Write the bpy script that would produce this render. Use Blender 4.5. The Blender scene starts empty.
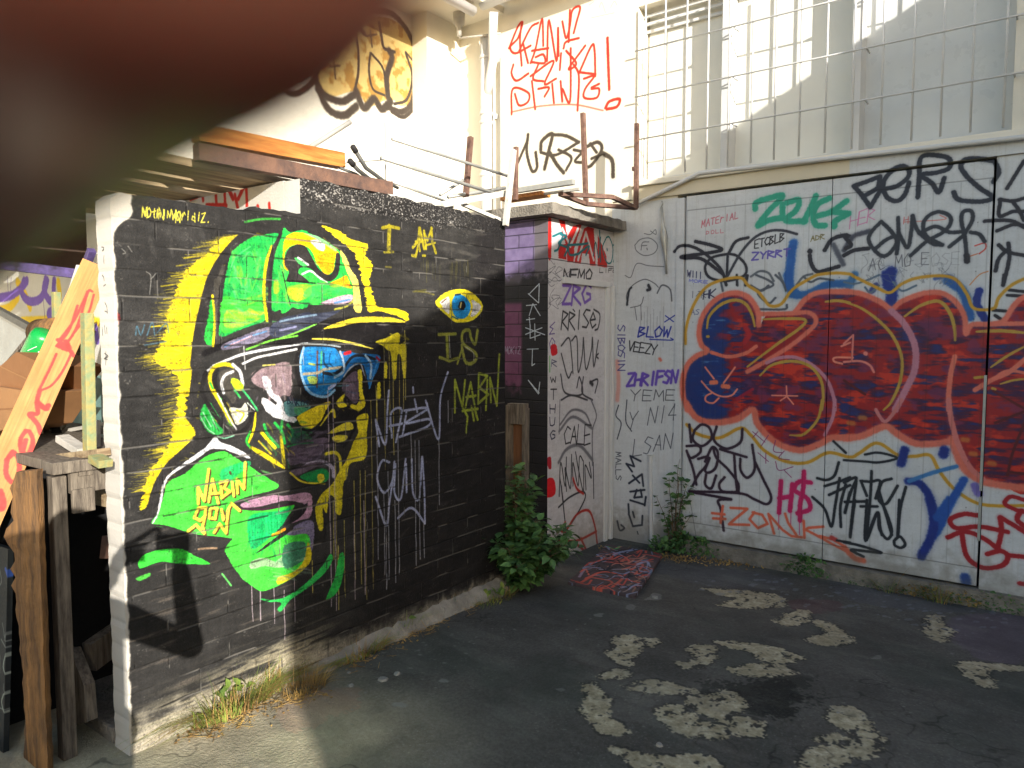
import bpy, bmesh, math, random
import numpy as np
from mathutils import Vector, Matrix

# ------------------------------------------------------------------ camera, light, exposure
F_PX, PITCH, YAW, CAM_H = 735.0, math.radians(3.8), math.radians(36.65), 1.6
_c, _s = math.cos(YAW), math.sin(YAW)
FWD = np.array([-_s * math.cos(PITCH), _c * math.cos(PITCH), -math.sin(PITCH)])
RIGHT = np.array([_c, _s, 0.0])
UP = np.cross(RIGHT, FWD)
CAM = np.array([0.0, 0.0, CAM_H])
SUN_DIR = Vector((-0.888, 0.460, -0.25)).normalized()      # the way the light travels

scene = bpy.context.scene
COL = scene.collection
cam_data = bpy.data.cameras.new('camera')
cam_data.sensor_width = 36.0
cam_data.lens = F_PX / 1024 * 36
cam_data.clip_start = 0.001
cam_data.clip_end = 300
cam_data.dof.use_dof = True
cam_data.dof.focus_distance = 5.0
cam_data.dof.aperture_fstop = cam_data.lens / 2.9          # phone lens, about 2.9 mm wide opening
cam_obj = bpy.data.objects.new('camera', cam_data)
COL.objects.link(cam_obj)
M = Matrix((RIGHT.tolist(), UP.tolist(), (-FWD).tolist())).transposed().to_4x4()
M.translation = Vector(CAM)
cam_obj.matrix_world = M
scene.camera = cam_obj

world = bpy.data.worlds.new('World')
scene.world = world
world.use_nodes = True
wn = world.node_tree
sky = wn.nodes.new('ShaderNodeTexSky')
sky.sky_type = 'NISHITA'
sky.sun_disc = False
sky.sun_elevation = math.asin(-SUN_DIR.z)
sky.sun_rotation = math.atan2(-SUN_DIR.x, -SUN_DIR.y)
sky.altitude = 20
sky.air_density = 1.0
sky.dust_density = 1.2
sky.ozone_density = 1.0
bg = wn.nodes['Background']
bg.inputs['Strength'].default_value = 0.15
wn.links.new(sky.outputs['Color'], bg.inputs['Color'])

sd = bpy.data.lights.new('sun', 'SUN')
sd.energy = 5.0
sd.angle = math.radians(0.3)
sd.color = (1.0, 0.94, 0.85)
so = bpy.data.objects.new('sun', sd)
so.rotation_euler = SUN_DIR.to_track_quat('-Z', 'Y').to_euler()
so.location = (6, -3, 8)
COL.objects.link(so)

scene.view_settings.view_transform = 'Standard'
scene.view_settings.look = 'None'
scene.view_settings.exposure = 0.88
scene.view_settings.gamma = 1.0
scene.render.engine = 'CYCLES'
scene.cycles.max_bounces = 8
scene.cycles.use_denoising = True

rnd = random.Random(7)
rs = np.random.RandomState(11)

# ------------------------------------------------------------------ picture ray <-> place
def rays(p):
    p = np.atleast_2d(np.asarray(p, float))
    return FWD + RIGHT * ((p[:, 0:1] - 512) / F_PX) - UP * ((p[:, 1:2] - 384) / F_PX)
def on_plane(p, ax, const):
    d = rays(p)
    return CAM + d * ((const - CAM[ax]) / d[:, ax:ax + 1])
def P(x, y, ax, const):
    return Vector(on_plane([(x, y)], 'XYZ'.index(ax), const)[0])
def ground_z(y):
    t = min(1.0, max(0.0, (y - 3.2) / 1.8)); t = t * t * (3 - 2 * t)
    return -0.12 * t
def G(x, y, dz=0.0):
    z = -0.05
    for _ in range(8):
        q = on_plane([(x, y)], 2, z)[0]
        z = ground_z(q[1])
    return Vector((q[0], q[1], z + dz))
def px(fr, pts):
    x0, y0, s = fr
    return [(x0 + a / s, y0 + b / s) for a, b in pts]

# ------------------------------------------------------------------ helpers
def link(o, parent=None):
    COL.objects.link(o)
    if parent is not None:
        o.parent = parent
    return o
def tag(o, label=None, cat=None, group=None, kind=None):
    if label: o['label'] = label
    if cat: o['category'] = cat
    if group: o['group'] = group
    if kind: o['kind'] = kind
    return o
def empty(name, loc=(0, 0, 0), **k):
    o = bpy.data.objects.new(name, None)
    o.empty_display_size = 0.1
    o.location = loc
    link(o)
    return tag(o, **k)

class MB:
    """collects shapes; build() links them as one mesh object"""
    def __init__(s): s.v, s.f, s.mi, s.uv = [], [], [], {}
    def add(s, vs, fs, mi=0):
        b = len(s.v); s.v += [tuple(map(float, v)) for v in vs]
        for f in fs:
            s.f.append([b + i for i in f]); s.mi.append(mi)
    def box(s, x0, x1, y0, y1, z0, z1, mi=0):
        v = [(x, y, z) for z in (z0, z1) for y in (y0, y1) for x in (x0, x1)]
        s.add(v, [(0, 2, 3, 1), (4, 5, 7, 6), (0, 1, 5, 4), (2, 6, 7, 3), (0, 4, 6, 2), (1, 3, 7, 5)], mi)
    def bar(s, a, b, w, h=None, up=(0, 0, 1), mi=0, w2=None):
        """rectangular bar from a to b"""
        a, b = Vector(a), Vector(b); h = w if h is None else h
        d = (b - a).normalized(); u = Vector(up)
        if abs(d.dot(u)) > 0.97: u = Vector((0, 1, 0))
        r = d.cross(u).normalized(); u = r.cross(d)
        w2 = w if w2 is None else w2
        v = [a + r * sx * w / 2 + u * sz * h / 2 for sx, sz in ((-1, -1), (1, -1), (1, 1), (-1, 1))]
        v += [b + r * sx * w2 / 2 + u * sz * h / 2 for sx, sz in ((-1, -1), (1, -1), (1, 1), (-1, 1))]
        s.add(v, [(0, 1, 2, 3), (7, 6, 5, 4), (0, 4, 5, 1), (1, 5, 6, 2), (2, 6, 7, 3), (3, 7, 4, 0)], mi)
    def tube(s, pts, r, n=10, mi=0, caps=True):
        pts = [Vector(p) for p in pts]
        rr = r if isinstance(r, (list, tuple)) else [r] * len(pts)
        rings = []; prev = None
        for i, p in enumerate(pts):
            d = (pts[min(i + 1, len(pts) - 1)] - pts[max(i - 1, 0)]).normalized()
            if prev is None:
                u = Vector((0, 0, 1)) if abs(d.z) < 0.9 else Vector((1, 0, 0))
            else: u = prev
            x = d.cross(u).normalized(); u = x.cross(d).normalized(); prev = u
            rings.append([p + (x * math.cos(t) + u * math.sin(t)) * rr[i] for t in [2 * math.pi * k / n for k in range(n)]])
        v = [q for ring in rings for q in ring]; f = []
        for i in range(len(rings) - 1):
            for k in range(n):
                f.append((i * n + k, i * n + (k + 1) % n, (i + 1) * n + (k + 1) % n, (i + 1) * n + k))
        if caps:
            f.append(tuple(range(n))[::-1]); f.append(tuple((len(rings) - 1) * n + k for k in range(n)))
        s.add(v, f, mi)
    def capsule(s, a, b, ra, rb, n=14, m=5):
        a, b = Vector(a), Vector(b); d = (b - a); L = d.length; d = d.normalized() if L > 1e-6 else Vector((0, 0, 1))
        pts, rad = [], []
        for k in range(m + 1):
            t = math.pi / 2 * (1 - k / m); pts.append(a - d * ra * math.sin(t)); rad.append(max(ra * math.cos(t), 1e-4))
        for k in range(m + 1):
            t = math.pi / 2 * (k / m); pts.append(b + d * rb * math.sin(t)); rad.append(max(rb * math.cos(t), 1e-4))
        s.tube(pts, rad, n)
    def build(s, name, mats, parent=None, smooth=False, uvf=None, bevel=0, angle=None):
        me = bpy.data.meshes.new(name)
        me.from_pydata(s.v, [], s.f)
        mats = mats if isinstance(mats, (list, tuple)) else [mats]
        for m in mats: me.materials.append(m)
        me.polygons.foreach_set('material_index', s.mi)
        if smooth: me.polygons.foreach_set('use_smooth', [True] * len(s.f))
        if uvf:
            uvl = me.uv_layers.new(name='UVMap')
            for l in me.loops: uvl.data[l.index].uv = uvf(me.vertices[l.vertex_index].co)
        me.update()
        o = bpy.data.objects.new(name, me); link(o, parent)
        if bevel:
            m = o.modifiers.new('bevel', 'BEVEL'); m.width = bevel; m.segments = 2; m.limit_method = 'ANGLE'
        return o

def world_part(o, root):
    """keep a part built in world coordinates in place under a root that is not at the origin"""
    o.parent = root
    o.matrix_parent_inverse = Matrix.Translation(-Vector(root.location))
    return o

# ------------------------------------------------------------------ materials
def s2l(c):
    c = c / 255.0
    return c / 12.92 if c <= 0.04045 else ((c + 0.055) / 1.055) ** 2.4
def rgb(*c): return tuple(s2l(x) for x in c) + (1.0,)
def mat(name, col, rough=0.7, metal=0.0, var=0.25, scale=6.0, bump=0.15, bscale=60.0, stretch=(1, 1, 1), col2=None, spec=0.4, thresh=(0.35, 0.65), bdist=0.01):
    """noise-varied principled material; col, col2 linear rgba"""
    m = bpy.data.materials.new(name); m.use_nodes = True
    nt = m.node_tree; N = nt.nodes; Lk = nt.links
    b = N['Principled BSDF']
    b.inputs['Metallic'].default_value = metal
    b.inputs['Specular IOR Level'].default_value = spec
    tc = N.new('ShaderNodeTexCoord'); mp = N.new('ShaderNodeMapping')
    mp.inputs['Scale'].default_value = stretch
    Lk.new(tc.outputs['Object'], mp.inputs['Vector'])
    n1 = N.new('ShaderNodeTexNoise'); n1.inputs['Scale'].default_value = scale; n1.inputs['Detail'].default_value = 8; n1.inputs['Roughness'].default_value = 0.65
    Lk.new(mp.outputs['Vector'], n1.inputs['Vector'])
    r = N.new('ShaderNodeValToRGB')
    c2 = col2 if col2 else tuple(x * (1 - var) for x in col[:3]) + (1,)
    r.color_ramp.elements[0].position = thresh[0]; r.color_ramp.elements[1].position = thresh[1]
    r.color_ramp.elements[0].color = c2; r.color_ramp.elements[1].color = col
    Lk.new(n1.outputs['Fac'], r.inputs['Fac']); Lk.new(r.outputs['Color'], b.inputs['Base Color'])
    n2 = N.new('ShaderNodeTexNoise'); n2.inputs['Scale'].default_value = bscale; n2.inputs['Detail'].default_value = 6
    Lk.new(mp.outputs['Vector'], n2.inputs['Vector'])
    bp = N.new('ShaderNodeBump'); bp.inputs['Strength'].default_value = bump; bp.inputs['Distance'].default_value = bdist
    Lk.new(n2.outputs['Fac'], bp.inputs['Height']); Lk.new(bp.outputs['Normal'], b.inputs['Normal'])
    mr = N.new('ShaderNodeMapRange'); mr.inputs['To Min'].default_value = max(0.05, rough - 0.12); mr.inputs['To Max'].default_value = min(1, rough + 0.12)
    Lk.new(n2.outputs['Fac'], mr.inputs['Value']); Lk.new(mr.outputs['Result'], b.inputs['Roughness'])
    return m
# ------------------------------------------------------------------ painted surfaces: strokes laid down in wall metres
def smoothstep(a, b, x):
    t = np.clip((x - a) / (b - a), 0, 1); return t * t * (3 - 2 * t)
def noise2(h, w, cy, cx, seed=0):
    """smooth value noise in 0..1 with cells cy by cx pixels"""
    r = np.random.RandomState(seed)
    gh, gw = int(h / cy) + 3, int(w / cx) + 3
    g = r.rand(gh, gw).astype(np.float32)
    y = np.arange(h) / cy; x = np.arange(w) / cx
    yi, xi = y.astype(int), x.astype(int)
    fy = (y - yi); fx = (x - xi)
    fy = (fy * fy * (3 - 2 * fy))[:, None].astype(np.float32); fx = (fx * fx * (3 - 2 * fx))[None, :].astype(np.float32)
    a = g[yi][:, xi]; b = g[yi][:, xi + 1]; c = g[yi + 1][:, xi]; d = g[yi + 1][:, xi + 1]
    return (a * (1 - fx) + b * fx) * (1 - fy) + (c * (1 - fx) + d * fx) * fy
def fbm(h, w, cy, cx, seed=0, oct=4):
    o = np.zeros((h, w), np.float32); a, t = 1.0, 0.0
    for k in range(oct):
        o += a * noise2(h, w, max(1.01, cy / 2 ** k), max(1.01, cx / 2 ** k), seed + k * 17); t += a; a *= 0.55
    return o / t
def catmull(pts, n=7, closed=False):
    p = [np.array(q, float) for q in pts]
    if len(p) < 3: return np.array(p)
    if closed: p = [p[-1]] + p + [p[0], p[1]]
    else: p = [2 * p[0] - p[1]] + p + [2 * p[-1] - p[-2]]
    out = []
    for i in range(1, len(p) - 2):
        a, b, c, d = p[i - 1], p[i], p[i + 1], p[i + 2]
        for k in range(n):
            t = k / n
            out.append(0.5 * ((2 * b) + (-a + c) * t + (2 * a - 5 * b + 4 * c - d) * t * t + (-a + 3 * b - 3 * c + d) * t ** 3))
    if not closed: out.append(p[-2])
    return np.array(out)

FONT = {
 'A': [[(0, 0), (.5, 1), (1, 0)], [(.2, .4), (.8, .4)]], 'B': [[(0, 0), (0, 1), (.8, .85), (.1, .55), (.95, .3), (0, 0)]],
 'C': [[(1, .85), (.5, 1), (0, .5), (.4, 0), (1, .15)]], 'D': [[(0, 0), (0, 1), (.9, .6), (.8, .2), (0, 0)]],
 'E': [[(1, 1), (0, 1), (0, 0), (1, 0)], [(0, .5), (.8, .5)]], 'F': [[(1, 1), (0, 1), (0, 0)], [(0, .55), (.8, .55)]],
 'G': [[(1, .85), (.5, 1), (0, .5), (.4, 0), (1, .2), (1, .5), (.5, .5)]], 'H': [[(0, 1), (0, 0)], [(1, 1), (1, 0)], [(0, .5), (1, .5)]],
 'I': [[(.5, 1), (.5, 0)]], 'K': [[(0, 1), (0, 0)], [(1, 1), (0, .45), (1, 0)]], 'L': [[(0, 1), (0, 0), (1, 0)]],
 'M': [[(0, 0), (.1, 1), (.5, .3), (.9, 1), (1, 0)]], 'N': [[(0, 0), (.05, 1), (.9, 0), (1, 1)]],
 'O': [[(.5, 1), (0, .6), (.2, 0), (.8, .05), (1, .6), (.5, 1)]], 'P': [[(0, 0), (0, 1), (1, .8), (0, .5)]],
 'R': [[(0, 0), (0, 1), (.9, .8), (0, .5), (1, 0)]], 'S': [[(1, .9), (.4, 1), (.05, .75), (.9, .35), (.6, 0), (0, .1)]],
 'T': [[(0, 1), (1, 1)], [(.5, 1), (.5, 0)]], 'U': [[(0, 1), (.1, .1), (.5, 0), (.9, .15), (1, 1)]],
 'V': [[(0, 1), (.5, 0), (1, 1)]], 'W': [[(0, 1), (.2, 0), (.5, .7), (.8, 0), (1, 1)]], 'X': [[(0, 0), (1, 1)], [(0, 1), (1, 0)]],
 'Y': [[(0, 1), (.5, .5), (1, 1)], [(.5, .5), (.4, 0)]], 'Z': [[(0, 1), (1, 1), (0, 0), (1, 0)]],
 '2': [[(0, .8), (.5, 1), (.9, .7), (0, 0), (1, 0)]], '.': [[(.4, 0), (.5, .06)]], '!': [[(.5, 1), (.5, .3)], [(.5, .05), (.55, .1)]],
 '4': [[(.7, 0), (.7, 1), (0, .35), (1, .35)]], ' ': [], '>': [[(0, .2), (1, .9), (.5, .95)], [(1, .9), (1, .4)]],
 'e': [[(.1, .4), (.9, .5), (.5, .85), (.05, .4), (.5, 0), (1, .15)]], 'r': [[(0, 0), (.1, .8)], [(.05, .4), (.5, .8), (.9, .7)]],
 'i': [[(.5, .7), (.5, 0)], [(.5, .95), (.55, 1)]], 't': [[(.5, 1), (.4, .1), (.8, 0)], [(.1, .7), (.9, .75)]],
 'o': [[(.5, .8), (0, .4), (.5, 0), (1, .4), (.5, .8)]], 'h': [[(0, 1), (0, 0)], [(0, .4), (.6, .6), (.8, 0)]],
 'n': [[(0, .7), (0, 0)], [(0, .4), (.6, .7), (.8, 0)]], 'w': [[(0, .7), (.2, 0), (.5, .5), (.8, 0), (1, .7)]],
 'l': [[(.3, 1), (.4, 0)]], 'd': [[(.8, 1), (.8, 0)], [(.8, .4), (.2, .6), (.1, .1), (.8, .1)]], 'z': [[(0, .7), (.9, .7), (0, 0), (.9, 0)]],
}

class Canvas:
    def __init__(s, ax, const, u0, u1, v0, v1, res, col, var=6, seed=1):
        s.ax, s.const, s.u0, s.u1, s.v0, s.v1, s.res = 'XYZ'.index(ax), const, u0, u1, v0, v1, res
        s.W, s.H = int(round((u1 - u0) / res)), int(round((v1 - v0) / res))
        s.ui, s.vi = {0: (1, 2), 1: (0, 2), 2: (0, 1)}[s.ax]
        s.rgb = np.ones((s.H, s.W, 3), np.float32) * np.array(col, np.float32)
        s.rgb += ((fbm(s.H, s.W, 90, 90, seed) - .5) * var * 3)[..., None] + (rs.rand(s.H, s.W, 1) - .5) * var
        s.hgt = np.zeros((s.H, s.W), np.float32) + 0.5
        s.n_fine = noise2(s.H, s.W, 3.1, 3.1, seed + 5); s.n_med = fbm(s.H, s.W, 22, 22, seed + 6)
        s.n_hor = fbm(s.H, s.W, 4, 50, seed + 7); s.n_ver = fbm(s.H, s.W, 50, 4, seed + 8)
    def to_uv(s, pts):
        q = on_plane(pts, s.ax, s.const)
        depth = (q - CAM) @ FWD
        return np.stack([(q[:, s.ui] - s.u0) / s.res, (q[:, s.vi] - s.v0) / s.res], 1), depth / F_PX / s.res
    def paint(s, sl, m, col, var=10, tex=None):
        c = np.array(col, np.float32)
        n = (tex if tex is not None else s.n_med)[sl]
        cc = c + ((n - .5) * var * 2)[..., None]
        s.rgb[sl] = s.rgb[sl] * (1 - m[..., None]) + cc * m[..., None]
    def stroke(s, pts, w, col, fr=None, soft=.25, a=1.0, smooth=True, ends=(1, 1), var=8, rough=.12, worn=0.0):
        if fr: pts = px(fr, pts)
        pp = catmull(pts) if smooth and len(pts) > 2 else np.array(pts, float)
        uv, k = s.to_uv(pp)
        r = np.maximum(k * w / 2, .7)
        n = len(uv)
        t = np.linspace(0, 1, n); r = r * (ends[0] + (1 - ends[0]) * np.minimum(1, t * 4)) * (ends[1] + (1 - ends[1]) * np.minimum(1, (1 - t) * 4))
        ov = getattr(s, 'over', 0.0) if w >= 1.8 else 0.0; reach = 2.3 if ov else 1 + soft
        R = r.max() * reach + 2
        x0, y0 = np.floor(uv.min(0) - R).astype(int); x1, y1 = np.ceil(uv.max(0) + R).astype(int) + 1
        x0, y0, x1, y1 = max(x0, 0), max(y0, 0), min(x1, s.W), min(y1, s.H)
        if x1 <= x0 or y1 <= y0: return
        m = np.zeros((y1 - y0, x1 - x0), np.float32)
        for i in range(max(1, n - 1)):
            p = uv[i]; q = uv[min(i + 1, n - 1)]; ra, rb = r[i], r[min(i + 1, n - 1)]; RR = max(ra, rb) * reach + 2
            a0, b0 = np.floor(np.minimum(p, q) - RR).astype(int); a1, b1 = np.ceil(np.maximum(p, q) + RR).astype(int) + 1
            a0, b0, a1, b1 = max(a0, x0), max(b0, y0), min(a1, x1), min(b1, y1)
            if a1 <= a0 or b1 <= b0: continue
            X, Y = np.meshgrid(np.arange(a0, a1) + .5, np.arange(b0, b1) + .5)
            d = q - p; L = max((d * d).sum(), 1e-9)
            tt = np.clip(((X - p[0]) * d[0] + (Y - p[1]) * d[1]) / L, 0, 1)
            dist = np.hypot(X - p[0] - tt * d[0], Y - p[1] - tt * d[1]) / (ra + (rb - ra) * tt)
            dist = dist + (s.n_fine[b0:b1, a0:a1] - .5) * rough * 2
            sf = max(soft, 0.6 / max(ra, 1))
            mm = 1 - smoothstep(1 - sf, 1 + sf, dist)
            if ov: mm = np.maximum(mm, ov * (1 - smoothstep(.8, 2.3, dist)) * (.5 + s.n_fine[b0:b1, a0:a1]))
            sub = m[b0 - y0:b1 - y0, a0 - x0:a1 - x0]; np.maximum(sub, mm, out=sub)
        sl = (slice(y0, y1), slice(x0, x1))
        if worn: m = m * np.clip(1 - worn * smoothstep(.5, .75, s.n_med[sl]), 0, 1)
        s.paint(sl, m * a, col, var)
    def poly(s, pts, col, fr=None, smooth=True, a=1.0, edge=1.5, spike=0.0, var=12, tex='med', soft=1.2, field=None):
        if fr: pts = px(fr, pts)
        pp = catmull(pts, 5, True) if smooth else np.array(pts, float)
        uv, k = s.to_uv(pp)
        R = 4 + edge * 2 + spike * 2
        x0, y0 = np.floor(uv.min(0) - R).astype(int); x1, y1 = np.ceil(uv.max(0) + R).astype(int) + 1
        x0, y0, x1, y1 = max(x0, 0), max(y0, 0), min(x1, s.W), min(y1, s.H)
        if x1 <= x0 or y1 <= y0: return
        sl = (slice(y0, y1), slice(x0, x1))
        acc = 0
        X, Y = np.meshgrid(np.arange(x0, x1) + .5, np.arange(y0, y1) + .5)
        dx = (s.n_fine[sl] - .5) * edge * 2 + (s.n_med[sl] - .5) * edge * 3
        if spike: dx = dx + (s.n_hor[sl] - .5) * spike * 4
        X = X + dx; Y = Y + (s.n_med[sl] - .5) * edge * 2
        for ox, oy in ((-.3, -.3), (.3, .3), (-.3, .3), (.3, -.3)):
            ins = np.zeros(X.shape, bool)
            j = len(uv) - 1
            for i in range(len(uv)):
                xi, yi = uv[i]; xj, yj = uv[j]
                if yi != yj:
                    c = ((yi > Y + oy) != (yj > Y + oy)) & (X + ox < (xj - xi) * (Y + oy - yi) / (yj - yi) + xi)
                    ins ^= c
                j = i
            acc = acc + ins
        m = (acc / 4.0).astype(np.float32)
        t = {'med': s.n_med, 'hor': s.n_hor, 'ver': s.n_ver}[tex]
        if field is not None:
            cc = field(X, Y, sl); s.rgb[sl] = s.rgb[sl] * (1 - (m * a)[..., None]) + cc * (m * a)[..., None]
        else: s.paint(sl, m * a, col, var, t)
    def drip(s, x, y0, y1, col, w=1.0, a=.9):
        """paint run: starts at the picture point and falls straight down the wall"""
        n = 6; uv0, k = s.to_uv([(x, y0)]); uv1, _ = s.to_uv([(x, y1)])
        r = max(.8, float(k[0]) * w / 2); u = uv0[0][0]
        ya, yb = sorted((uv0[0][1], uv1[0][1])); ya, yb = int(max(ya, 0)), int(min(yb, s.H))
        if yb <= ya: return
        a0, a1 = int(max(u - r - 3, 0)), int(min(u + r + 4, s.W))
        if a1 <= a0: return
        X = np.arange(a0, a1)[None, :] + .5; Yc = np.arange(ya, yb)[:, None]
        wob = (noise2(yb - ya, 1, 30, 1, int(u)) - .5) * 2.0
        m = 1 - smoothstep(.6, 1.4, np.abs(X - u - wob) / r)
        s.paint((slice(ya, yb), slice(a0, a1)), (m * a).astype(np.float32), col, 6)
    def text(s, t, org, adv, up, w, col, fr=None, gap=.25, soft=.25, a=1.0, smooth=False, jit=.06):
        """stroke letters; org, adv (one letter width), up in picture pixels"""
        if fr:
            o = px(fr, [org])[0]; k = fr[2]; adv = (adv[0] / k, adv[1] / k); up = (up[0] / k, up[1] / k); org = o
        r = random.Random(t)
        for i, ch in enumerate(t):
            bx, by = org[0] + adv[0] * i * (1 + gap), org[1] + adv[1] * i * (1 + gap)
            for pl in FONT.get(ch, []):
                pts = []
                for (a_, b_) in pl:
                    a_ += r.uniform(-jit, jit); b_ += r.uniform(-jit, jit)
                    pts.append((bx + adv[0] * a_ + up[0] * b_, by + adv[1] * a_ + up[1] * b_))
                s.stroke(pts, w, col, soft=soft, a=a, smooth=smooth)
    def scribble(s, box, n, w, col, seed=0, a=.7):
        r = random.Random(seed); x0, y0, x1, y1 = box
        for _ in range(n):
            x, y = r.uniform(x0, x1), r.uniform(y0, y1); pts = [(x, y)]
            for _ in range(r.randint(2, 5)):
                x += r.uniform(-6, 8); y += r.uniform(-7, 7); pts.append((x, y))
            s.stroke(pts, w, col, a=a)
    def hatch(s, box, n, L, w, cols, ang, fr=None, a=.5, seed=1, spread=.25):
        r = random.Random(seed); x0, y0, x1, y1 = box; k = 1.0 if fr is None else fr[2]
        for _ in range(n):
            x, y = r.uniform(x0, x1), r.uniform(y0, y1); t = ang + r.gauss(0, spread); l = L * r.uniform(.4, 1.2)
            s.stroke([(x, y), (x + l * .5 * math.cos(t) + r.uniform(-2, 2), y + l * .5 * math.sin(t)), (x + l * math.cos(t), y + l * math.sin(t))], w * r.uniform(.5, 1.3), r.choice(cols), fr, a=a * r.uniform(.4, 1), ends=(.6, .2), worn=.6, soft=.5)
    def weather(s, amt=1.0, pits=.25, seed=9):
        a = noise2(s.H, s.W, 2.2, 2.2, seed) - .5; b = fbm(s.H, s.W, 9, 30, seed + 1) - .5; d = fbm(s.H, s.W, 40, 6, seed + 2) - .5
        s.rgb *= (1 + amt * (a * .16 + b * .26 + d * .16))[..., None]
        sp = smoothstep(.80, .93, noise2(s.H, s.W, 2.6, 3.2, seed + 3)) * smoothstep(.42, .62, s.n_med) * pits
        s.rgb = s.rgb * (1 - sp[..., None]) + np.array((58, 56, 54)) * sp[..., None]
    def image(s, name):
        img = bpy.data.images.new(name, s.W, s.H, alpha=True)
        buf = np.ones((s.H, s.W, 4), np.float32)
        buf[..., :3] = np.clip(s.rgb / 255.0, 0, 1); buf[..., 3] = np.clip(s.hgt, 0, 1)
        img.alpha_mode = 'CHANNEL_PACKED'
        img.pixels.foreach_set(buf.ravel()); img.update(); img.pack()
        return img
    def uvf(s):
        return lambda co: ((co[s.ui] - s.u0) / (s.u1 - s.u0), (co[s.vi] - s.v0) / (s.v1 - s.v0))
    def material(s, name, rough=.7, bump=.6, dist=.006, grime=.25, spec=.35, gscale=2.2, fine=120.0, fbump=.25):
        m = bpy.data.materials.new(name); m.use_nodes = True
        nt = m.node_tree; N, Lk = nt.nodes, nt.links; b = N['Principled BSDF']
        ti = N.new('ShaderNodeTexImage'); ti.image = s.image(name); ti.extension = 'EXTEND'; ti.interpolation = 'Cubic'
        tc = N.new('ShaderNodeTexCoord'); Lk.new(tc.outputs['UV'], ti.inputs['Vector'])
        n1 = N.new('ShaderNodeTexNoise'); n1.inputs['Scale'].default_value = gscale; n1.inputs['Detail'].default_value = 9; n1.inputs['Roughness'].default_value = .7
        Lk.new(tc.outputs['Object'], n1.inputs['Vector'])
        mr = N.new('ShaderNodeMapRange'); mr.inputs['From Min'].default_value = .35; mr.inputs['From Max'].default_value = .65
        mr.inputs['To Min'].default_value = 1 - grime; mr.inputs['To Max'].default_value = 1.0
        Lk.new(n1.outputs['Fac'], mr.inputs['Value'])
        mx = N.new('ShaderNodeMix'); mx.data_type = 'RGBA'; mx.blend_type = 'MULTIPLY'; mx.inputs['Factor'].default_value = 1
        Lk.new(ti.outputs['Color'], mx.inputs['A']); Lk.new(mr.outputs['Result'], mx.inputs['B'])
        Lk.new(mx.outputs['Result'], b.inputs['Base Color'])
        n2 = N.new('ShaderNodeTexNoise'); n2.inputs['Scale'].default_value = fine; n2.inputs['Detail'].default_value = 5
        Lk.new(tc.outputs['Object'], n2.inputs['Vector'])
        ma = N.new('ShaderNodeMath'); ma.operation = 'MULTIPLY_ADD'; ma.inputs[1].default_value = fbump
        Lk.new(n2.outputs['Fac'], ma.inputs[0]); Lk.new(ti.outputs['Alpha'], ma.inputs[2])
        bp = N.new('ShaderNodeBump'); bp.inputs['Strength'].default_value = bump; bp.inputs['Distance'].default_value = dist
        Lk.new(ma.outputs['Value'], bp.inputs['Height']); Lk.new(bp.outputs['Normal'], b.inputs['Normal'])
        r2 = N.new('ShaderNodeMapRange'); r2.inputs['To Min'].default_value = rough - .15; r2.inputs['To Max'].default_value = min(1, rough + .15)
        Lk.new(n2.outputs['Fac'], r2.inputs['Value']); Lk.new(r2.outputs['Result'], b.inputs['Roughness'])
        b.inputs['Specular IOR Level'].default_value = spec
        return m

FR = lambda x, y, s: (x, y, s)
c1, c2, c3, c4, c5 = FR(90, 170, 3.938), FR(300, 170, 3.938), FR(90, 350, 3.938), FR(300, 350, 3.938), FR(90, 540, 3.368)
d1, d2, d3, d4, d5, d6, d7, d8 = [FR(x, y, 5.486) for x, y in ((170, 210), (280, 210), (180, 330), (280, 330), (130, 430), (230, 460), (120, 530), (230, 540))]
e4, e5 = FR(400, 190, 8.53), FR(400, 280, 8.53)
r1, r2, r3, r4, r5, r6, r7, r8 = [FR(x, y, 5.689) for x, y in ((670, 150), (844, 150), (670, 275), (844, 275), (670, 400), (844, 400), (670, 500), (844, 500))]
b1, b2, b3 = FR(500, 170, 5.12), FR(530, 200, 3.84), FR(530, 400, 3.84)
t0, t1 = FR(280, 0, 3.938), FR(490, 0, 3.938)
# ------------------------------------------------------------------ the painted block wall
W_X, R_Y = -2.78, 5.45
YEL, GRN, BLK, WHT = (216, 194, 26), (48, 180, 60), (44, 42, 41), (205, 205, 205)

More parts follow.
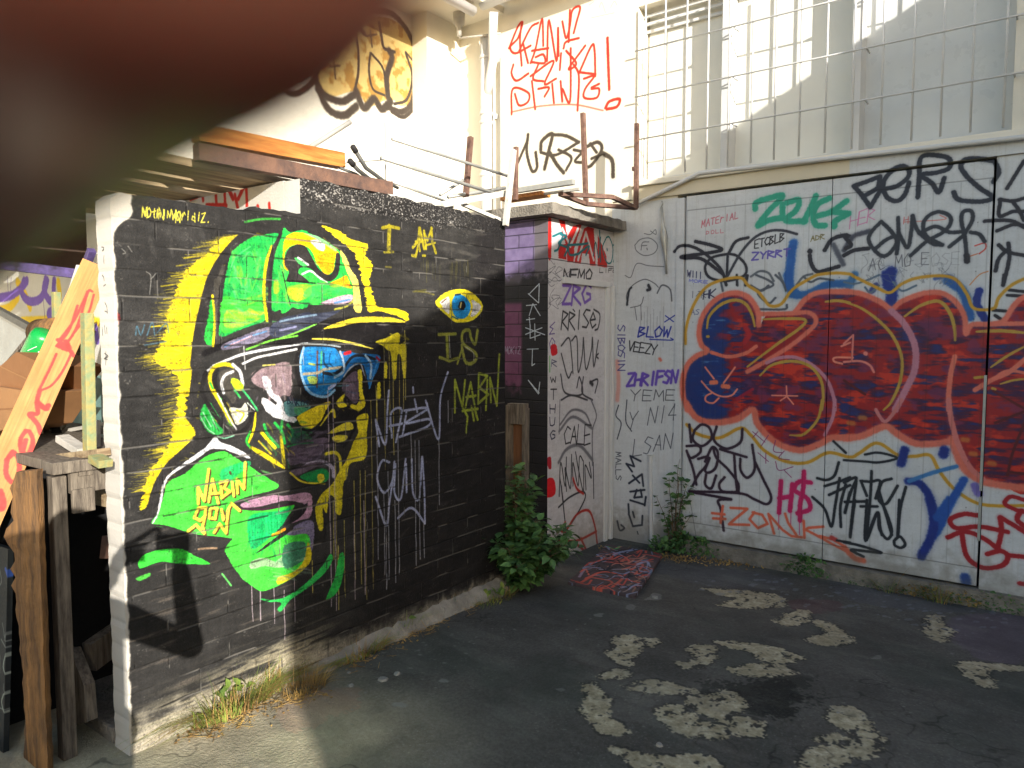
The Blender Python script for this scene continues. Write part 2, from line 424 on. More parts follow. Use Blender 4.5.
def paint_block_wall():
    c = Canvas('X', W_X, 1.27, 3.70, -0.16, 2.36, 0.002, (42, 41, 40), 5, 3); c.over = .06
    U = c.u0 + (np.arange(c.W) + .5) * c.res; V = c.v0 + (np.arange(c.H) + .5) * c.res
    UU, VV = np.meshgrid(U, V)
    # blocks: courses 94.5 mm, blocks 262 mm, half bond
    row = np.floor((VV - (2.03 - 30 * .0945)) / .0945).astype(int)
    fr = (VV - (2.03 - 30 * .0945)) / .0945 - row
    wob = (noise2(c.H, c.W, 30, 60, 91) - .5) * .05
    off = np.where(row % 2 == 1, 3.033, 3.162)
    ub = (UU - off) / .262; col = np.floor(ub).astype(int); fu = ub - col
    dh = np.minimum(fr + wob, 1 - fr - wob) * .0945; dv = np.minimum(fu, 1 - fu) * .262
    keep = noise2(c.H, c.W, 40, 90, 33); keepv = noise2(c.H, c.W, 30, 30, 34)
    mh = (1 - smoothstep(.0015, .0055, np.abs(dh))) * smoothstep(.15, .45, keep)
    mv = (1 - smoothstep(.0012, .0045, np.abs(dv))) * smoothstep(.4, .6, keepv)
    mort = np.maximum(mh, mv)
    hsh = np.sin(row * 12.9898 + col * 78.233) * 43758.5453; hsh = hsh - np.floor(hsh)
    c.rgb += ((hsh - .5) * 7)[..., None]
    # roller streaks and dusty bloom
    bloom = smoothstep(.5, .8, fbm(c.H, c.W, 60, 110, 41)) * .5
    c.rgb = c.rgb * (1 - bloom[..., None] * .35) + np.array((104, 101, 98)) * bloom[..., None] * .35
    # dark blacker zone at the far end; cast shade painted in low right
    dk = smoothstep(3.33, 3.42, UU + (c.n_med - .5) * .1) * .75
    low_shade = smoothstep(1.70, 1.60, VV + (c.n_med - .5) * .06) * smoothstep(2.35, 2.6, UU) * .6
    dk = np.maximum(dk, low_shade)
    c.rgb = c.rgb * (1 - dk[..., None]) + np.array((30, 28, 29)) * dk[..., None]
    # bottom: worn paint over pale render, in slanting streaks
    sl_ = VV + (UU - 1.9) * -.16
    st = fbm(c.H, c.W, 10, 95, 51)
    low = smoothstep(.42, .02, sl_ + (st - .5) * .5) * smoothstep(2.45, 1.95, UU)
    st2 = smoothstep(.54, .70, st + low * .20) * np.clip(low * 1.4, 0, 1)
    c.rgb = c.rgb * (1 - st2[..., None] * .9) + np.array((176, 166, 136)) * st2[..., None] * .9
    far = smoothstep(.36, .05, VV + (st - .5) * .3) * smoothstep(.62, .72, st) * .5
    c.rgb = c.rgb * (1 - far[..., None]) + np.array((120, 115, 105)) * far[..., None]
    base = smoothstep(.17, .06, VV + (c.n_med - .5) * .10 + (UU - 1.3) * .018)
    c.rgb = c.rgb * (1 - base[..., None] * .85) + np.array((168, 160, 142)) * base[..., None] * .85
    mid = smoothstep(.62, .8, st) * smoothstep(1.0, .7, VV) * smoothstep(2.3, 1.9, UU) * .45
    c.rgb = c.rgb * (1 - mid[..., None]) + np.array((120, 108, 96)) * mid[..., None]
    # --- art
    c.hatch((95, 215, 230, 330), 60, 22, 4, [(74, 72, 70), (62, 60, 58), (90, 88, 84), (44, 42, 42)], 1.5, None, .4, 11); c.hatch((390, 230, 500, 330), 50, 24, 4, [(74, 72, 68), (88, 84, 78), (50, 48, 46)], .1, None, .4, 12); c.hatch((110, 330, 180, 520), 60, 20, 4, [(74, 72, 70), (60, 58, 56), (84, 82, 78)], .2, None, .35, 13)
    c.hatch((390, 420, 500, 560), 60, 20, 2.5, [(60, 58, 56), (24, 22, 24), (84, 80, 76)], -.35, None, .4, 14)
    P_ = px
    c.poly(P_(c1, [(590, 258), (520, 272), (470, 318), (400, 375), (360, 430), (340, 470), (325, 520), (300, 580), (300, 640), (270, 700), (245, 760)])
           + P_(c3, [(240, 40), (330, 90), (352, 130), (342, 170), (345, 210), (335, 260), (320, 310), (310, 370), (270, 430), (235, 480), (210, 550), (195, 625), (222, 615), (250, 540), (290, 470), (350, 415), (410, 362), (405, 300), (378, 265), (385, 200), (400, 120), (404, 20)])
           + P_(c1, [(402, 740), (410, 650), (440, 540), (470, 420), (520, 340)]), YEL, edge=2.0, spike=5, var=14, tex='hor')
    for x, y, dx in [(455, 300, -50), (430, 340, -60), (400, 370, -60), (380, 410, -60), (350, 450, -70), (340, 500, -50), (310, 560, -40), (300, 610, -60), (290, 690, -60), (275, 730, -60)]:
        c.stroke([(x + 20, y - 4), (x + dx, y + 8)], 1.4, (200, 180, 30), c1, a=.7, worn=.5)
    c.poly([(258, 236), (232, 239), (215, 255), (202, 275), (195, 300), (205, 290), (222, 262), (240, 247)], YEL, spike=10, edge=2, a=.6)
    rr = random.Random(44); edge_ = px(c1, [(580, 262), (520, 275), (470, 320), (400, 380), (360, 432), (330, 490), (315, 560), (300, 640), (265, 720)]) + px(c3, [(250, 40), (320, 90), (345, 140), (335, 200), (330, 260), (315, 320), (300, 380), (262, 440), (225, 500), (205, 560)])
    ed = catmull(edge_, 8)
    for _ in range(420):
        i = rr.randrange(len(ed) - 1); x, y = ed[i]; x += rr.uniform(-2, 8); y += rr.uniform(-2, 2); l = rr.uniform(6, 22); hy = rr.uniform(-1, 3) if i < 70 else rr.uniform(0, 5)
        c.stroke([(x, y), (x - l, y + hy)], rr.uniform(.5, 1.5), rr.choice([(206, 186, 40), (190, 172, 34), (168, 152, 48), (150, 138, 60)]), a=rr.uniform(.25, .8), ends=(1, .2), worn=.5, soft=.5)
    for _ in range(160):
        i = rr.randrange(len(ed) - 1); x, y = ed[i]; x += rr.uniform(4, 22); y += rr.uniform(-4, 4)
        c.stroke([(x, y), (x + rr.uniform(4, 12), y + rr.uniform(-3, 3))], rr.uniform(.6, 1.6), rr.choice([(226, 206, 70), (196, 174, 20), (206, 190, 50)]), a=rr.uniform(.2, .5), worn=.5, soft=.5)
    DK = (24, 22, 23)
    c.poly([(60, 680), (200, 640), (330, 625), (560, 620), (690, 618), (640, 690), (540, 760), (420, 745), (200, 715), (40, 768)], DK, d2, edge=2)
    c.stroke(px(d3, [(130, 130), (300, 60), (420, 35)]) + px(d2, [(0, 720), (150, 660), (250, 620), (400, 600)]), 6, DK, soft=.3)
    c.stroke([(112, 90), (92, 180), (110, 290), (160, 370), (250, 395), (320, 330)], 6, DK, d4, soft=.2); c.stroke([(120, 84), (300, 86), (560, 110)], 5, DK, d4, soft=.2)
    c.poly([(340, 130), (470, 240), (560, 110), (600, 300), (520, 420), (440, 480), (330, 540), (250, 640), (120, 560), (60, 500), (250, 400)], DK, d4, a=.85, edge=3)
    c.stroke(px(c1, [(640, 240), (590, 275), (530, 340), (478, 430), (448, 540), (425, 650), (412, 768)]), 9.5, BLK, rough=.04, soft=.08)
    c.stroke(px(c3, [(425, 0), (420, 60), (412, 130), (404, 200), (398, 265), (425, 300), (428, 345), (380, 395), (310, 460), (262, 545), (235, 640)]), 8.5, BLK, rough=.05, soft=.08)
    # cap crown
    field_g = lambda base, hi, hi2=None: (lambda X, Y, sl: np.array(base, np.float32) + (np.array(hi, np.float32) - np.array(base, np.float32)) * smoothstep(.38, .66, c.n_ver[sl] * .45 + c.n_med[sl] * .55)[..., None])
    c.poly([(345, 225), (420, 165), (480, 142), (595, 130), (560, 200), (528, 260), (515, 400), (512, 500), (525, 600), (400, 650), (280, 695), (275, 620), (285, 500), (300, 400), (318, 300)], GRN, d1, field=field_g((28, 150, 66), (48, 200, 70)))
    c.poly([(290, 480), (400, 500), (515, 490), (520, 590), (400, 640), (285, 670)], (70, 205, 60), d1, a=.8, tex='hor', var=30)
    c.poly([(310, 550), (400, 560), (440, 540), (500, 590), (390, 640), (300, 640)], (160, 205, 40), d1, a=.6, tex='hor', var=30)
    c.poly([(365, 310), (395, 315), (400, 370), (370, 372)], (120, 205, 50), d1, a=.7)
    for q in [[(340, 260), (420, 250), (500, 260)], [(400, 270), (440, 230), (480, 300)], [(330, 330), (360, 260), (440, 200)]]:
        c.stroke(q, 1.3, (120, 220, 130), d1, a=.5)
    c.poly([(230, 480), (243, 600), (236, 740), (190, 722), (205, 600)], (40, 170, 60), d1, tex='ver', var=30)
    c.stroke([(233, 470), (246, 600), (236, 745)], 2.6, YEL, d1)
    c.poly([(240, 400), (262, 370), (285, 300), (300, 330), (270, 440), (262, 600), (255, 740), (246, 600)], (78, 74, 66), d1, a=.7)
    c.poly([(602, 132), (640, 130), (768, 140), (768, 510), (640, 530), (560, 552), (556, 400), (572, 240)], GRN, d1, field=field_g((30, 160, 68), (52, 200, 72)))
    c.poly([(10, 130), (60, 122), (140, 125), (230, 155), (310, 210), (345, 250), (370, 330), (395, 400), (402, 450), (395, 480), (330, 500), (220, 520), (100, 515), (0, 545)], GRN, d2, field=field_g((34, 170, 66), (60, 205, 70)))
    gs = [(110, 225, 120), (30, 140, 60), (150, 220, 60), (20, 120, 70), (90, 210, 90)]
    c.hatch((330, 200, 500, 420), 60, 90, 2.2, gs, 1.5, d1, .5, 3); c.hatch((300, 430, 500, 620), 46, 80, 2.4, gs + [(190, 210, 40)], .1, d1, .5, 4); c.hatch((575, 260, 640, 500), 24, 80, 2, gs, 1.4, d1, .5, 5)
    c.hatch((60, 400, 360, 500), 46, 80, 2.4, gs + [(210, 215, 60)], -.1, d2, .5, 6); c.hatch((120, 150, 300, 300), 16, 60, 2, [(240, 210, 80), (200, 130, 20), (220, 220, 190)], .6, d2, .5, 7)
    c.stroke([(557, 195), (527, 300), (515, 450), (532, 605)], 3.4, YEL, d1, ends=(.5, 1))
    c.stroke([(608, 128), (567, 240), (550, 380), (548, 550), (556, 710)], 4.0, BLK, d1)
    c.stroke([(618, 340), (640, 440), (660, 520)], 1.2, BLK, d1)
    c.poly([(650, 420), (768, 410), (768, 470), (700, 500), (655, 480)], (160, 205, 40), d1, a=.7, tex='hor', var=24)
    c.poly([(570, 390), (595, 390), (598, 450), (570, 455)], (190, 210, 40), d1, a=.7)
    c.poly([(22, 175), (60, 128), (130, 126), (200, 158), (260, 190), (322, 232), (306, 250), (296, 300), (285, 340), (250, 352), (200, 292), (170, 222), (110, 190), (52, 203), (25, 250), (45, 330), (18, 300)], (236, 178, 14), d2, tex='hor', var=26)
    c.poly([(210, 250), (290, 240), (290, 330), (250, 348), (215, 300)], (226, 140, 16), d2, a=.7, tex='hor')
    c.poly([(170, 165), (215, 165), (245, 190), (240, 225), (205, 215), (178, 185)], (215, 215, 200), d2)
    c.poly([(130, 130), (200, 140), (260, 175), (310, 215), (300, 225), (240, 185), (180, 150)], (150, 205, 150), d2, a=.7)
    c.poly([(270, 405), (330, 375), (365, 360), (385, 400), (392, 430), (340, 420), (290, 425)], (236, 160, 20), d2)
    c.poly([(45, 430), (120, 430), (130, 480), (100, 500), (60, 480)], (180, 205, 40), d2, a=.8)
    c.poly([(150, 430), (260, 400), (390, 430), (380, 455), (250, 460), (140, 480)], (50, 190, 80), d2, a=.6)
    c.poly([(30, 250), (50, 210), (85, 192), (115, 190), (145, 208), (180, 270), (210, 320), (260, 355), (288, 340), (303, 290), (308, 238), (330, 245), (327, 310), (312, 365), (272, 392), (225, 375), (165, 322), (112, 318), (102, 345), (130, 365), (160, 400), (90, 396), (36, 390), (50, 340), (26, 300)], BLK, d2, smooth=True, edge=.8)
    c.poly([(78, 265), (115, 268), (152, 302), (120, 308)], (70, 200, 90), d2); c.stroke([(100, 262), (155, 300)], 2, WHT, d2)
    c.stroke([(122, 352), (168, 335), (215, 370), (262, 398)], 2.0, (210, 215, 205), d2, ends=(1, .3))
    # brim band
    c.poly([(285, 742), (400, 690), (540, 640), (546, 690), (430, 738), (300, 768)], (116, 110, 130), d1, tex='hor', var=46)
    c.stroke([(300, 750), (420, 700), (530, 665)], 1.6, (96, 140, 190), d1); c.stroke([(330, 740), (450, 690)], 1.4, (190, 150, 165), d1)
    c.poly([(562, 625), (768, 560), (768, 650), (650, 672), (565, 700)], (58, 62, 80), d1, tex='hor', var=40)
    c.poly([(0, 600), (120, 575), (260, 560), (330, 552), (240, 605), (120, 660), (0, 705)], (56, 60, 76), d2, tex='hor', var=44)
    c.poly([(222, 512), (300, 480), (390, 462), (392, 500), (310, 520)], (176, 150, 165), d2, tex='hor', var=30); c.stroke([(300, 510), (385, 490)], 2, (90, 130, 190), d2)
    c.stroke([(0, 612), (100, 590), (200, 575)], 2, (140, 170, 195), d2, a=.7); c.stroke([(0, 660), (90, 640)], 2, (150, 150, 190), d2, a=.7)
    c.stroke([(300, 545), (360, 530), (400, 500)], 2, (200, 200, 60), d2, a=.7)
    c.stroke([(420, 765), (560, 715), (700, 690)], 1.8, (110, 200, 60), d1); c.stroke([(0, 705), (90, 672), (200, 625)], 1.6, (120, 200, 70), d2)
    # yellow right of the cap
    c.poly([(225, 84), (330, 118), (390, 160), (482, 190), (465, 240), (502, 290), (492, 400), (512, 480), (540, 530), (620, 540), (692, 560), (697, 612), (640, 580), (540, 553), (482, 553), (462, 420), (432, 300), (402, 232), (330, 165)], (226, 200, 28), d2, spike=5, tex='hor', edge=1.5)
    c.poly([(330, 222), (356, 248), (392, 328), (430, 400), (446, 553), (405, 545), (402, 440), (386, 380), (350, 300)], (226, 212, 96), d2)
    c.poly([(238, 652), (330, 612), (440, 587), (580, 586), (662, 602), (682, 618), (560, 614), (420, 620), (330, 642)], (208, 188, 48), d2, tex='hor')
    c.stroke([(175, 708), (300, 712), (420, 735), (500, 760)], 1.8, (206, 190, 70), d2, ends=(.5, .4))
    c.stroke([(178, 47), (290, 52), (400, 75), (510, 102)], 2.0, (206, 190, 70), d4, ends=(.5, .4))
    # white lines under the brim
    c.stroke([(180, 195), (270, 160), (350, 132), (500, 102), (700, 72)], 2.6, (200, 202, 205), d3, ends=(.6, .6))
    c.stroke([(345, 185), (420, 152), (520, 130), (640, 105)], 2.4, WHT, d3); c.stroke([(120, 75), (250, 80), (330, 92)], 1.8, (150, 160, 165), d4)
    c.stroke([(350, 90), (358, 215)], 1.2, WHT, d3, a=.7)
    # ear
    c.poly([(110, 460), (150, 390), (190, 430), (230, 500), (240, 560), (190, 575), (140, 540)], (36, 150, 60), d3, tex='ver', var=40)
    for q in [[(110, 470), (150, 540), (190, 570)], [(125, 450), (170, 530)], [(150, 420), (200, 540)]]: c.stroke(q, 1, (190, 200, 190), d3, a=.7)
    c.stroke([(172, 205), (135, 245), (125, 320)], 2.2, (180, 182, 185), d3)
    c.poly([(215, 240), (250, 215), (300, 220), (320, 270), (300, 400), (260, 370), (222, 310)], (70, 66, 60), d3)
    for q in ([(140, 235), (120, 330), (150, 400), (230, 520), (300, 570), (370, 530), (400, 440)], [(200, 215), (190, 300), (230, 380), (290, 450)]): c.stroke(q, 5, (30, 28, 28), d3)
    c.stroke([(180, 335), (163, 265), (185, 208), (240, 187), (292, 200)], 4, YEL, d3); c.stroke([(165, 290), (190, 340), (225, 380)], 1.8, (50, 190, 70), d3)
    c.stroke([(185, 335), (222, 400), (255, 460), (285, 515)], 4.2, YEL, d3); c.stroke([(205, 350), (240, 420), (280, 500), (310, 545)], 1.6, WHT, d3)
    c.stroke([(290, 190), (330, 232), (345, 300)], 3.6, WHT, d3); c.stroke([(290, 228), (245, 250), (228, 295), (240, 345)], 3, WHT, d3)
    c.poly([(290, 262), (335, 290), (345, 330), (305, 330), (278, 290)], (170, 210, 40), d3); c.stroke([(300, 330), (330, 370)], 2, (50, 180, 80), d3)
    c.poly([(275, 425), (330, 430), (360, 400), (372, 470), (345, 505), (310, 520), (285, 470)], (205, 205, 190), d3, var=40); c.stroke([(310, 440), (350, 460), (330, 500)], 1.6, YEL, d3)
    c.stroke([(345, 330), (385, 380), (425, 440)], 2, (60, 180, 100), d3); c.stroke([(370, 400), (410, 440)], 1.2, (190, 200, 190), d3)
    c.stroke([(415, 455), (405, 540), (372, 630)], 2.8, YEL, d3, ends=(.6, .6)); c.stroke([(385, 560), (365, 610), (390, 650)], 2.6, (50, 170, 60), d3)
    # cheek
    c.poly([(402, 232), (470, 205), (600, 178), (612, 300), (602, 360), (562, 360), (530, 395), (470, 330), (430, 310), (390, 280)], (132, 112, 116), d3, tex='ver', var=24)
    c.poly([(448, 260), (492, 262), (510, 340), (542, 362), (562, 400), (575, 450), (605, 470), (640, 490), (620, 512), (560, 490), (510, 478), (462, 432), (450, 372), (500, 388), (470, 330)], (205, 205, 208), d3)
    c.stroke([(385, 290), (450, 340), (525, 402)], 3.0, BLK, d3); c.stroke([(380, 270), (420, 225), (470, 190)], 2, BLK, d3)
    c.stroke([(455, 195), (520, 190)], 1.5, (190, 180, 90), d3)
    c.poly([(570, 400), (640, 390), (720, 420), (640, 470), (590, 470)], (96, 150, 150), d3, a=.8); c.poly([(85, 420), (160, 418), (110, 470), (80, 450)], (70, 140, 96), d4)
    c.text('BAKOS', (590, 405), (20, 4), (2, -38), .9, (25, 40, 60), d3, gap=.2)
    c.poly([(92, 482), (150, 442), (230, 405), (277, 394), (252, 440), (222, 500), (170, 541), (120, 530)], (206, 186, 30), d4)
    c.stroke([(390, 645), (470, 690), (572, 757)], 4.6, YEL, d3, ends=(.6, .5)); c.stroke([(448, 562), (480, 600), (522, 645)], 3.6, YEL, d3)
    c.stroke([(432, 610), (500, 680)], 1.8, (190, 170, 40), d3); c.stroke([(555, 590), (572, 740)], 4, (190, 175, 30), d3, worn=.6)
    for q in [[(520, 510), (560, 560), (575, 620)], [(462, 520), (480, 570), (540, 640)], [(560, 500), (555, 560)], [(590, 520), (620, 560), (600, 600)]]: c.stroke(q, 3, (40, 165, 66), d3, worn=.4)
    c.poly([(600, 655), (768, 600), (768, 700), (690, 722), (620, 715)], (88, 78, 96), d3, tex='hor', var=14)
    c.poly([(60, 640), (240, 590), (262, 640), (200, 690), (60, 740)], (84, 72, 86), d4, tex='hor', var=14)
    c.stroke([(40, 640), (100, 625), (180, 618)], 1.5, (30, 120, 60), d4)
    c.poly([(600, 560), (660, 540), (680, 600), (610, 620)], (50, 100, 90), d3, a=.6)
    # glasses
    c.poly([(125, 100), (200, 92), (300, 100), (332, 150), (345, 200), (330, 262), (300, 310), (262, 350), (205, 365), (150, 340), (117, 262), (112, 170)], (26, 110, 172), d4, tex='hor', var=24)
    c.stroke([(130, 98), (112, 180), (125, 272), (170, 345), (250, 366), (300, 330)], 2.6, (128, 168, 200), d4)
    c.stroke([(205, 118), (203, 312)], 1.8, (90, 48, 40), d4); c.stroke([(228, 120), (225, 210)], 2.2, (60, 150, 110), d4)
    c.stroke([(130, 242), (205, 235), (250, 215), (345, 205)], 3, (140, 130, 110), d4); c.stroke([(240, 235), (300, 240), (360, 195)], 3.4, (22, 26, 34), d4)
    c.stroke([(240, 130), (242, 180), (262, 205)], 2.2, (16, 50, 80), d4); c.stroke([(275, 130), (270, 180), (290, 200)], 1.6, (20, 70, 110), d4)
    c.poly([(150, 258), (200, 258), (202, 295), (165, 292)], (150, 170, 70), d4); c.stroke([(160, 185), (190, 190)], 2, (170, 180, 90), d4)
    c.poly([(330, 120), (440, 130), (545, 140), (535, 215), (508, 270), (490, 325), (478, 260), (455, 192), (405, 200), (355, 250), (320, 292), (345, 210)], (24, 96, 160), d4, tex='hor', var=24)
    c.stroke([(345, 215), (395, 150), (450, 140), (520, 160)], 3, (24, 28, 36), d4)
    c.stroke([(300, 260), (350, 225), (345, 160), (330, 120)], 2.6, (150, 170, 190), d4); c.stroke([(470, 140), (500, 190), (495, 262)], 2.6, (150, 180, 205), d4)
    c.stroke([(540, 150), (512, 250), (490, 320)], 1.6, (60, 130, 190), d4); c.stroke([(355, 130), (385, 122)], 3.4, (170, 30, 40), d4); c.stroke([(530, 150), (545, 165)], 2.6, (140, 30, 50), d4)
    c.stroke([(270, 320), (300, 300)], 3.5, (170, 180, 215), d4)
    c.stroke([(350, 255), (390, 205), (440, 185), (462, 250)], 1.6, (150, 155, 165), d4)
    c.hatch((80, 540, 260, 760), 60, 60, 3, [(70, 60, 76), (96, 84, 104), (44, 40, 46), (116, 104, 122)], -.25, d4, .55, 31); c.hatch((70, 500, 140, 600), 26, 40, 2.4, [(40, 110, 60), (70, 70, 76), (28, 60, 40)], .3, d4, .6, 32); c.hatch((420, 230, 620, 370), 40, 50, 2, [(176, 152, 156), (126, 104, 112), (150, 132, 150), (190, 172, 170)], 1.5, d3, .5, 33)
    # nose, lips
    c.poly([(355, 270), (425, 228), (430, 370), (412, 402), (382, 380), (345, 332)], (92, 78, 92), d4, tex='ver', var=20)
    c.poly([(430, 218), (452, 226), (452, 320), (467, 400), (455, 430), (422, 446), (387, 430), (390, 408), (418, 412), (434, 380), (432, 300), (426, 240)], (206, 190, 36), d4)
    c.poly([(308, 402), (330, 370), (357, 350), (347, 390), (368, 416), (335, 426)], (206, 190, 36), d4)
    c.stroke([(222, 518), (270, 462), (292, 440), (300, 475)], 3, (196, 180, 40), d4)
    c.poly([(260, 572), (310, 532), (368, 506), (398, 512), (398, 545), (350, 552), (300, 566)], (196, 182, 48), d4)
    c.poly([(285, 590), (330, 576), (372, 582), (355, 608), (310, 616)], (196, 182, 48), d4)
    c.stroke([(250, 680), (300, 672), (328, 700), (334, 768)], 3.4, (196, 182, 40), d4)
    c.hatch((350, 240, 430, 400), 24, 40, 2, [(120, 102, 118), (70, 58, 72), (140, 124, 136)], 1.3, d4, .6, 34); c.stroke([(255, 575), (320, 568), (392, 552)], 1.6, (26, 24, 24), d4)
    c.stroke([(395, 500), (415, 530), (392, 570), (380, 600), (350, 640)], 3, (24, 22, 24), d4)
    for q, w, col in (([(300, 395), (320, 360), (352, 342)], 2, (24, 22, 24)), ([(372, 420), (400, 440), (440, 450), (470, 430)], 2.4, (24, 22, 24)), ([(275, 600), (300, 622), (350, 622)], 1.6, (24, 22, 24)), ([(236, 520), (262, 482), (280, 455)], 1.6, (24, 22, 24)), ([(120, 545), (170, 552), (220, 515), (262, 440)], 2, (24, 22, 24)), ([(452, 235), (470, 300), (478, 400), (462, 440)], 2.2, (24, 22, 24))): c.stroke(q, w, col, d4)
    c.hatch((300, 400, 450, 440), 16, 26, 1.6, [(226, 206, 60), (150, 136, 30)], .4, d4, .5, 35); c.hatch((420, 480, 470, 700), 30, 60, 2, [(170, 156, 30), (210, 196, 60), (140, 128, 30)], 1.55, d4, .5, 36); c.hatch((600, 20, 690, 90), 16, 30, 2, [(210, 196, 60), (150, 140, 30)], .6, d4, .5, 37)
    # chin
    c.poly([(385, 92), (450, 60), (520, 48), (545, 90), (510, 130), (450, 126)], (22, 120, 58), d6); c.poly([(480, 82), (510, 78), (520, 105), (490, 125)], (190, 180, 40), d6)
    c.stroke([(420, 25), (500, 8), (560, 40), (568, 90)], 4, (150, 142, 160), d6); c.poly([(330, 62), (430, 20), (510, 15), (400, 72), (350, 90)], (84, 72, 86), d6)
    c.stroke([(330, 70), (400, 120), (520, 130)], 1.8, (190, 175, 40), d6)
    # yellow profile and its runs
    yl = (196, 182, 34)
    c.poly(P_(d4, [(420, 482), (482, 460), (476, 560), (470, 700)]) + P_(d6, [(660, 20), (640, 100), (622, 130), (612, 288), (580, 285), (572, 205), (545, 200), (530, 292), (508, 262), (512, 370), (492, 386), (475, 330), (468, 262), (500, 190), (560, 132), (600, 60)]) + P_(d4, [(365, 710), (400, 622), (428, 560)]), yl, tex='ver', edge=1)
    c.poly([(525, 65), (590, 40), (640, 15), (660, 30), (656, 80), (690, 74), (690, 250), (675, 255), (665, 150), (645, 140), (637, 262), (618, 262), (608, 130), (588, 110), (560, 85)], yl, d4, tex='ver', edge=1)
    c.poly([(535, 300), (548, 290), (552, 370), (530, 372)], yl, d4); c.poly([(575, 170), (590, 200), (585, 262), (572, 255)], yl, d4)
    for x, y0, y1 in [(384, 345, 470), (389, 345, 430), (393, 360, 455), (399, 345, 420), (403, 350, 410), (405, 330, 400), (371, 400, 590), (360, 470, 585), (365, 470, 600), (354, 480, 580), (376, 385, 440), (335, 430, 590), (333, 500, 560), (377, 390, 430), (344, 520, 598), (312, 560, 593), (338, 545, 610)]:
        c.drip(x, y0, y1, (180, 168, 80), rnd.uniform(.6, 1.2))
    for x, y0, y1 in [(328, 390, 608), (333, 395, 612), (354, 520, 600), (364, 500, 595), (252, 585, 622), (260, 590, 621), (274, 585, 624), (284, 590, 640), (294, 570, 622), (303, 350, 365)]:
        c.drip(x, y0, y1, (176, 160, 168), rnd.uniform(.8, 1.3), .8)
    # torso
    tors = P_(d5, [(120, 520), (160, 440), (185, 360), (210, 285), (300, 240), (380, 170), (440, 135), (520, 118), (600, 165), (690, 220), (768, 272)]) + P_(d6, [(262, 130), (250, 160), (100, 200), (20, 235), (60, 268), (200, 270), (350, 242), (300, 330), (240, 392), (330, 412), (425, 408), (447, 480), (432, 560), (380, 622), (280, 682), (180, 720), (120, 690), (60, 640), (0, 560)]) + P_(d5, [(550, 720), (520, 655), (553, 600), (480, 592), (350, 575), (230, 538)])
    c.poly(tors, (66, 196, 60), var=10, edge=1)
    c.poly([(105, 312), (280, 280), (335, 258), (290, 350), (210, 432), (120, 482)], (20, 160, 84), d6, tex='ver', var=26, edge=1.5)
    c.poly([(500, 220), (640, 170), (660, 190), (600, 240), (520, 290)], (30, 175, 100), d5, a=.8, tex='ver', var=26)
    c.poly([(55, 247), (130, 213), (230, 193), (300, 198), (430, 178), (452, 230), (442, 310), (380, 332), (330, 345), (395, 290), (410, 242), (300, 225), (180, 252), (90, 264)], (166, 128, 150), d6, tex='hor', var=18)
    c.stroke([(60, 268), (180, 272), (300, 250), (350, 240)], 2, (60, 30, 50), d6)
    c.poly([(310, 395), (380, 348), (452, 330), (462, 400), (456, 480), (440, 500), (432, 410), (330, 415)], (112, 104, 132), d6, tex='hor', var=18)
    c.poly([(400, 250), (430, 235), (400, 300), (330, 350), (290, 360), (350, 300)], (34, 30, 34), d6)
    c.poly([(145, 508), (230, 440), (330, 368), (350, 372), (320, 400), (240, 455), (170, 500)], (34, 32, 32), d6); c.stroke([(235, 412), (265, 400), (300, 380)], 3, (230, 150, 30), d6)
    c.poly([(110, 560), (160, 540), (210, 540), (250, 555), (300, 520), (310, 580), (250, 590), (190, 580), (120, 595)], (150, 172, 140), d6, a=.85)
    c.poly([(300, 470), (400, 448), (418, 480), (402, 550), (300, 592)], (58, 118, 88), d6, tex='hor', var=14)
    c.poly([(428, 450), (446, 500), (438, 560), (380, 622), (270, 682), (262, 645), (350, 612), (405, 550)], (196, 178, 30), d6)
    c.poly([(118, 520), (150, 450), (170, 345), (195, 265), (255, 210), (340, 148), (420, 90), (465, 38), (500, 66), (560, 88), (620, 118), (662, 155), (600, 138), (520, 108), (440, 108), (380, 150), (300, 200), (225, 250), (192, 305), (172, 400), (147, 480)], (205, 205, 208), d5, edge=1.2)
    c.stroke([(120, 520), (200, 530), (350, 575), (480, 590), (555, 600)], 2, BLK, d5)
    c.stroke([(480, 35), (520, 45), (570, 30)], 1.4, (120, 190, 150), d5)
    for q in ([(375, 405), (373, 315), (408, 388), (432, 215)], [(432, 392), (452, 270), (485, 405)], [(440, 350), (490, 345)], [(497, 285), (505, 372)], [(492, 288), (535, 278), (515, 318), (548, 338), (503, 372)], [(560, 285), (570, 360)], [(590, 345), (586, 270), (625, 322), (632, 178)],
              [(418, 425), (375, 428), (352, 480), (385, 498), (412, 470), (414, 435)], [(412, 470), (398, 530), (408, 566), (362, 520), (318, 555)], [(442, 428), (435, 482), (468, 486), (478, 430), (446, 425)], [(502, 436), (512, 492), (556, 402)], [(540, 440), (532, 500), (528, 565), (492, 515), (462, 562)], [(556, 402), (602, 442)]):
        c.stroke([(a + 7, b + 7) for a, b in q], 3.0, (80, 50, 30), d5, smooth=False)
        c.stroke(q, 3.1, (228, 208, 70), d5, smooth=False)
    c.stroke([(548, 232), (552, 240)], 2.4, (70, 60, 30), d5)
    c.hatch((240, 470, 262, 500), 14, 10, 1.6, [(120, 230, 110), (40, 150, 50)], .3, None, .5, 15); c.hatch((250, 515, 285, 550), 26, 14, 2, [(20, 130, 70), (60, 200, 90), (10, 110, 60)], 1.4, None, .5, 16)
    c.hatch((265, 560, 300, 580), 16, 14, 2, [(120, 150, 120), (60, 120, 90), (180, 190, 160)], .1, None, .5, 17); c.hatch((285, 440, 330, 470), 26, 16, 2, [(60, 52, 66), (104, 92, 112), (30, 28, 34)], -.2, None, .5, 18)
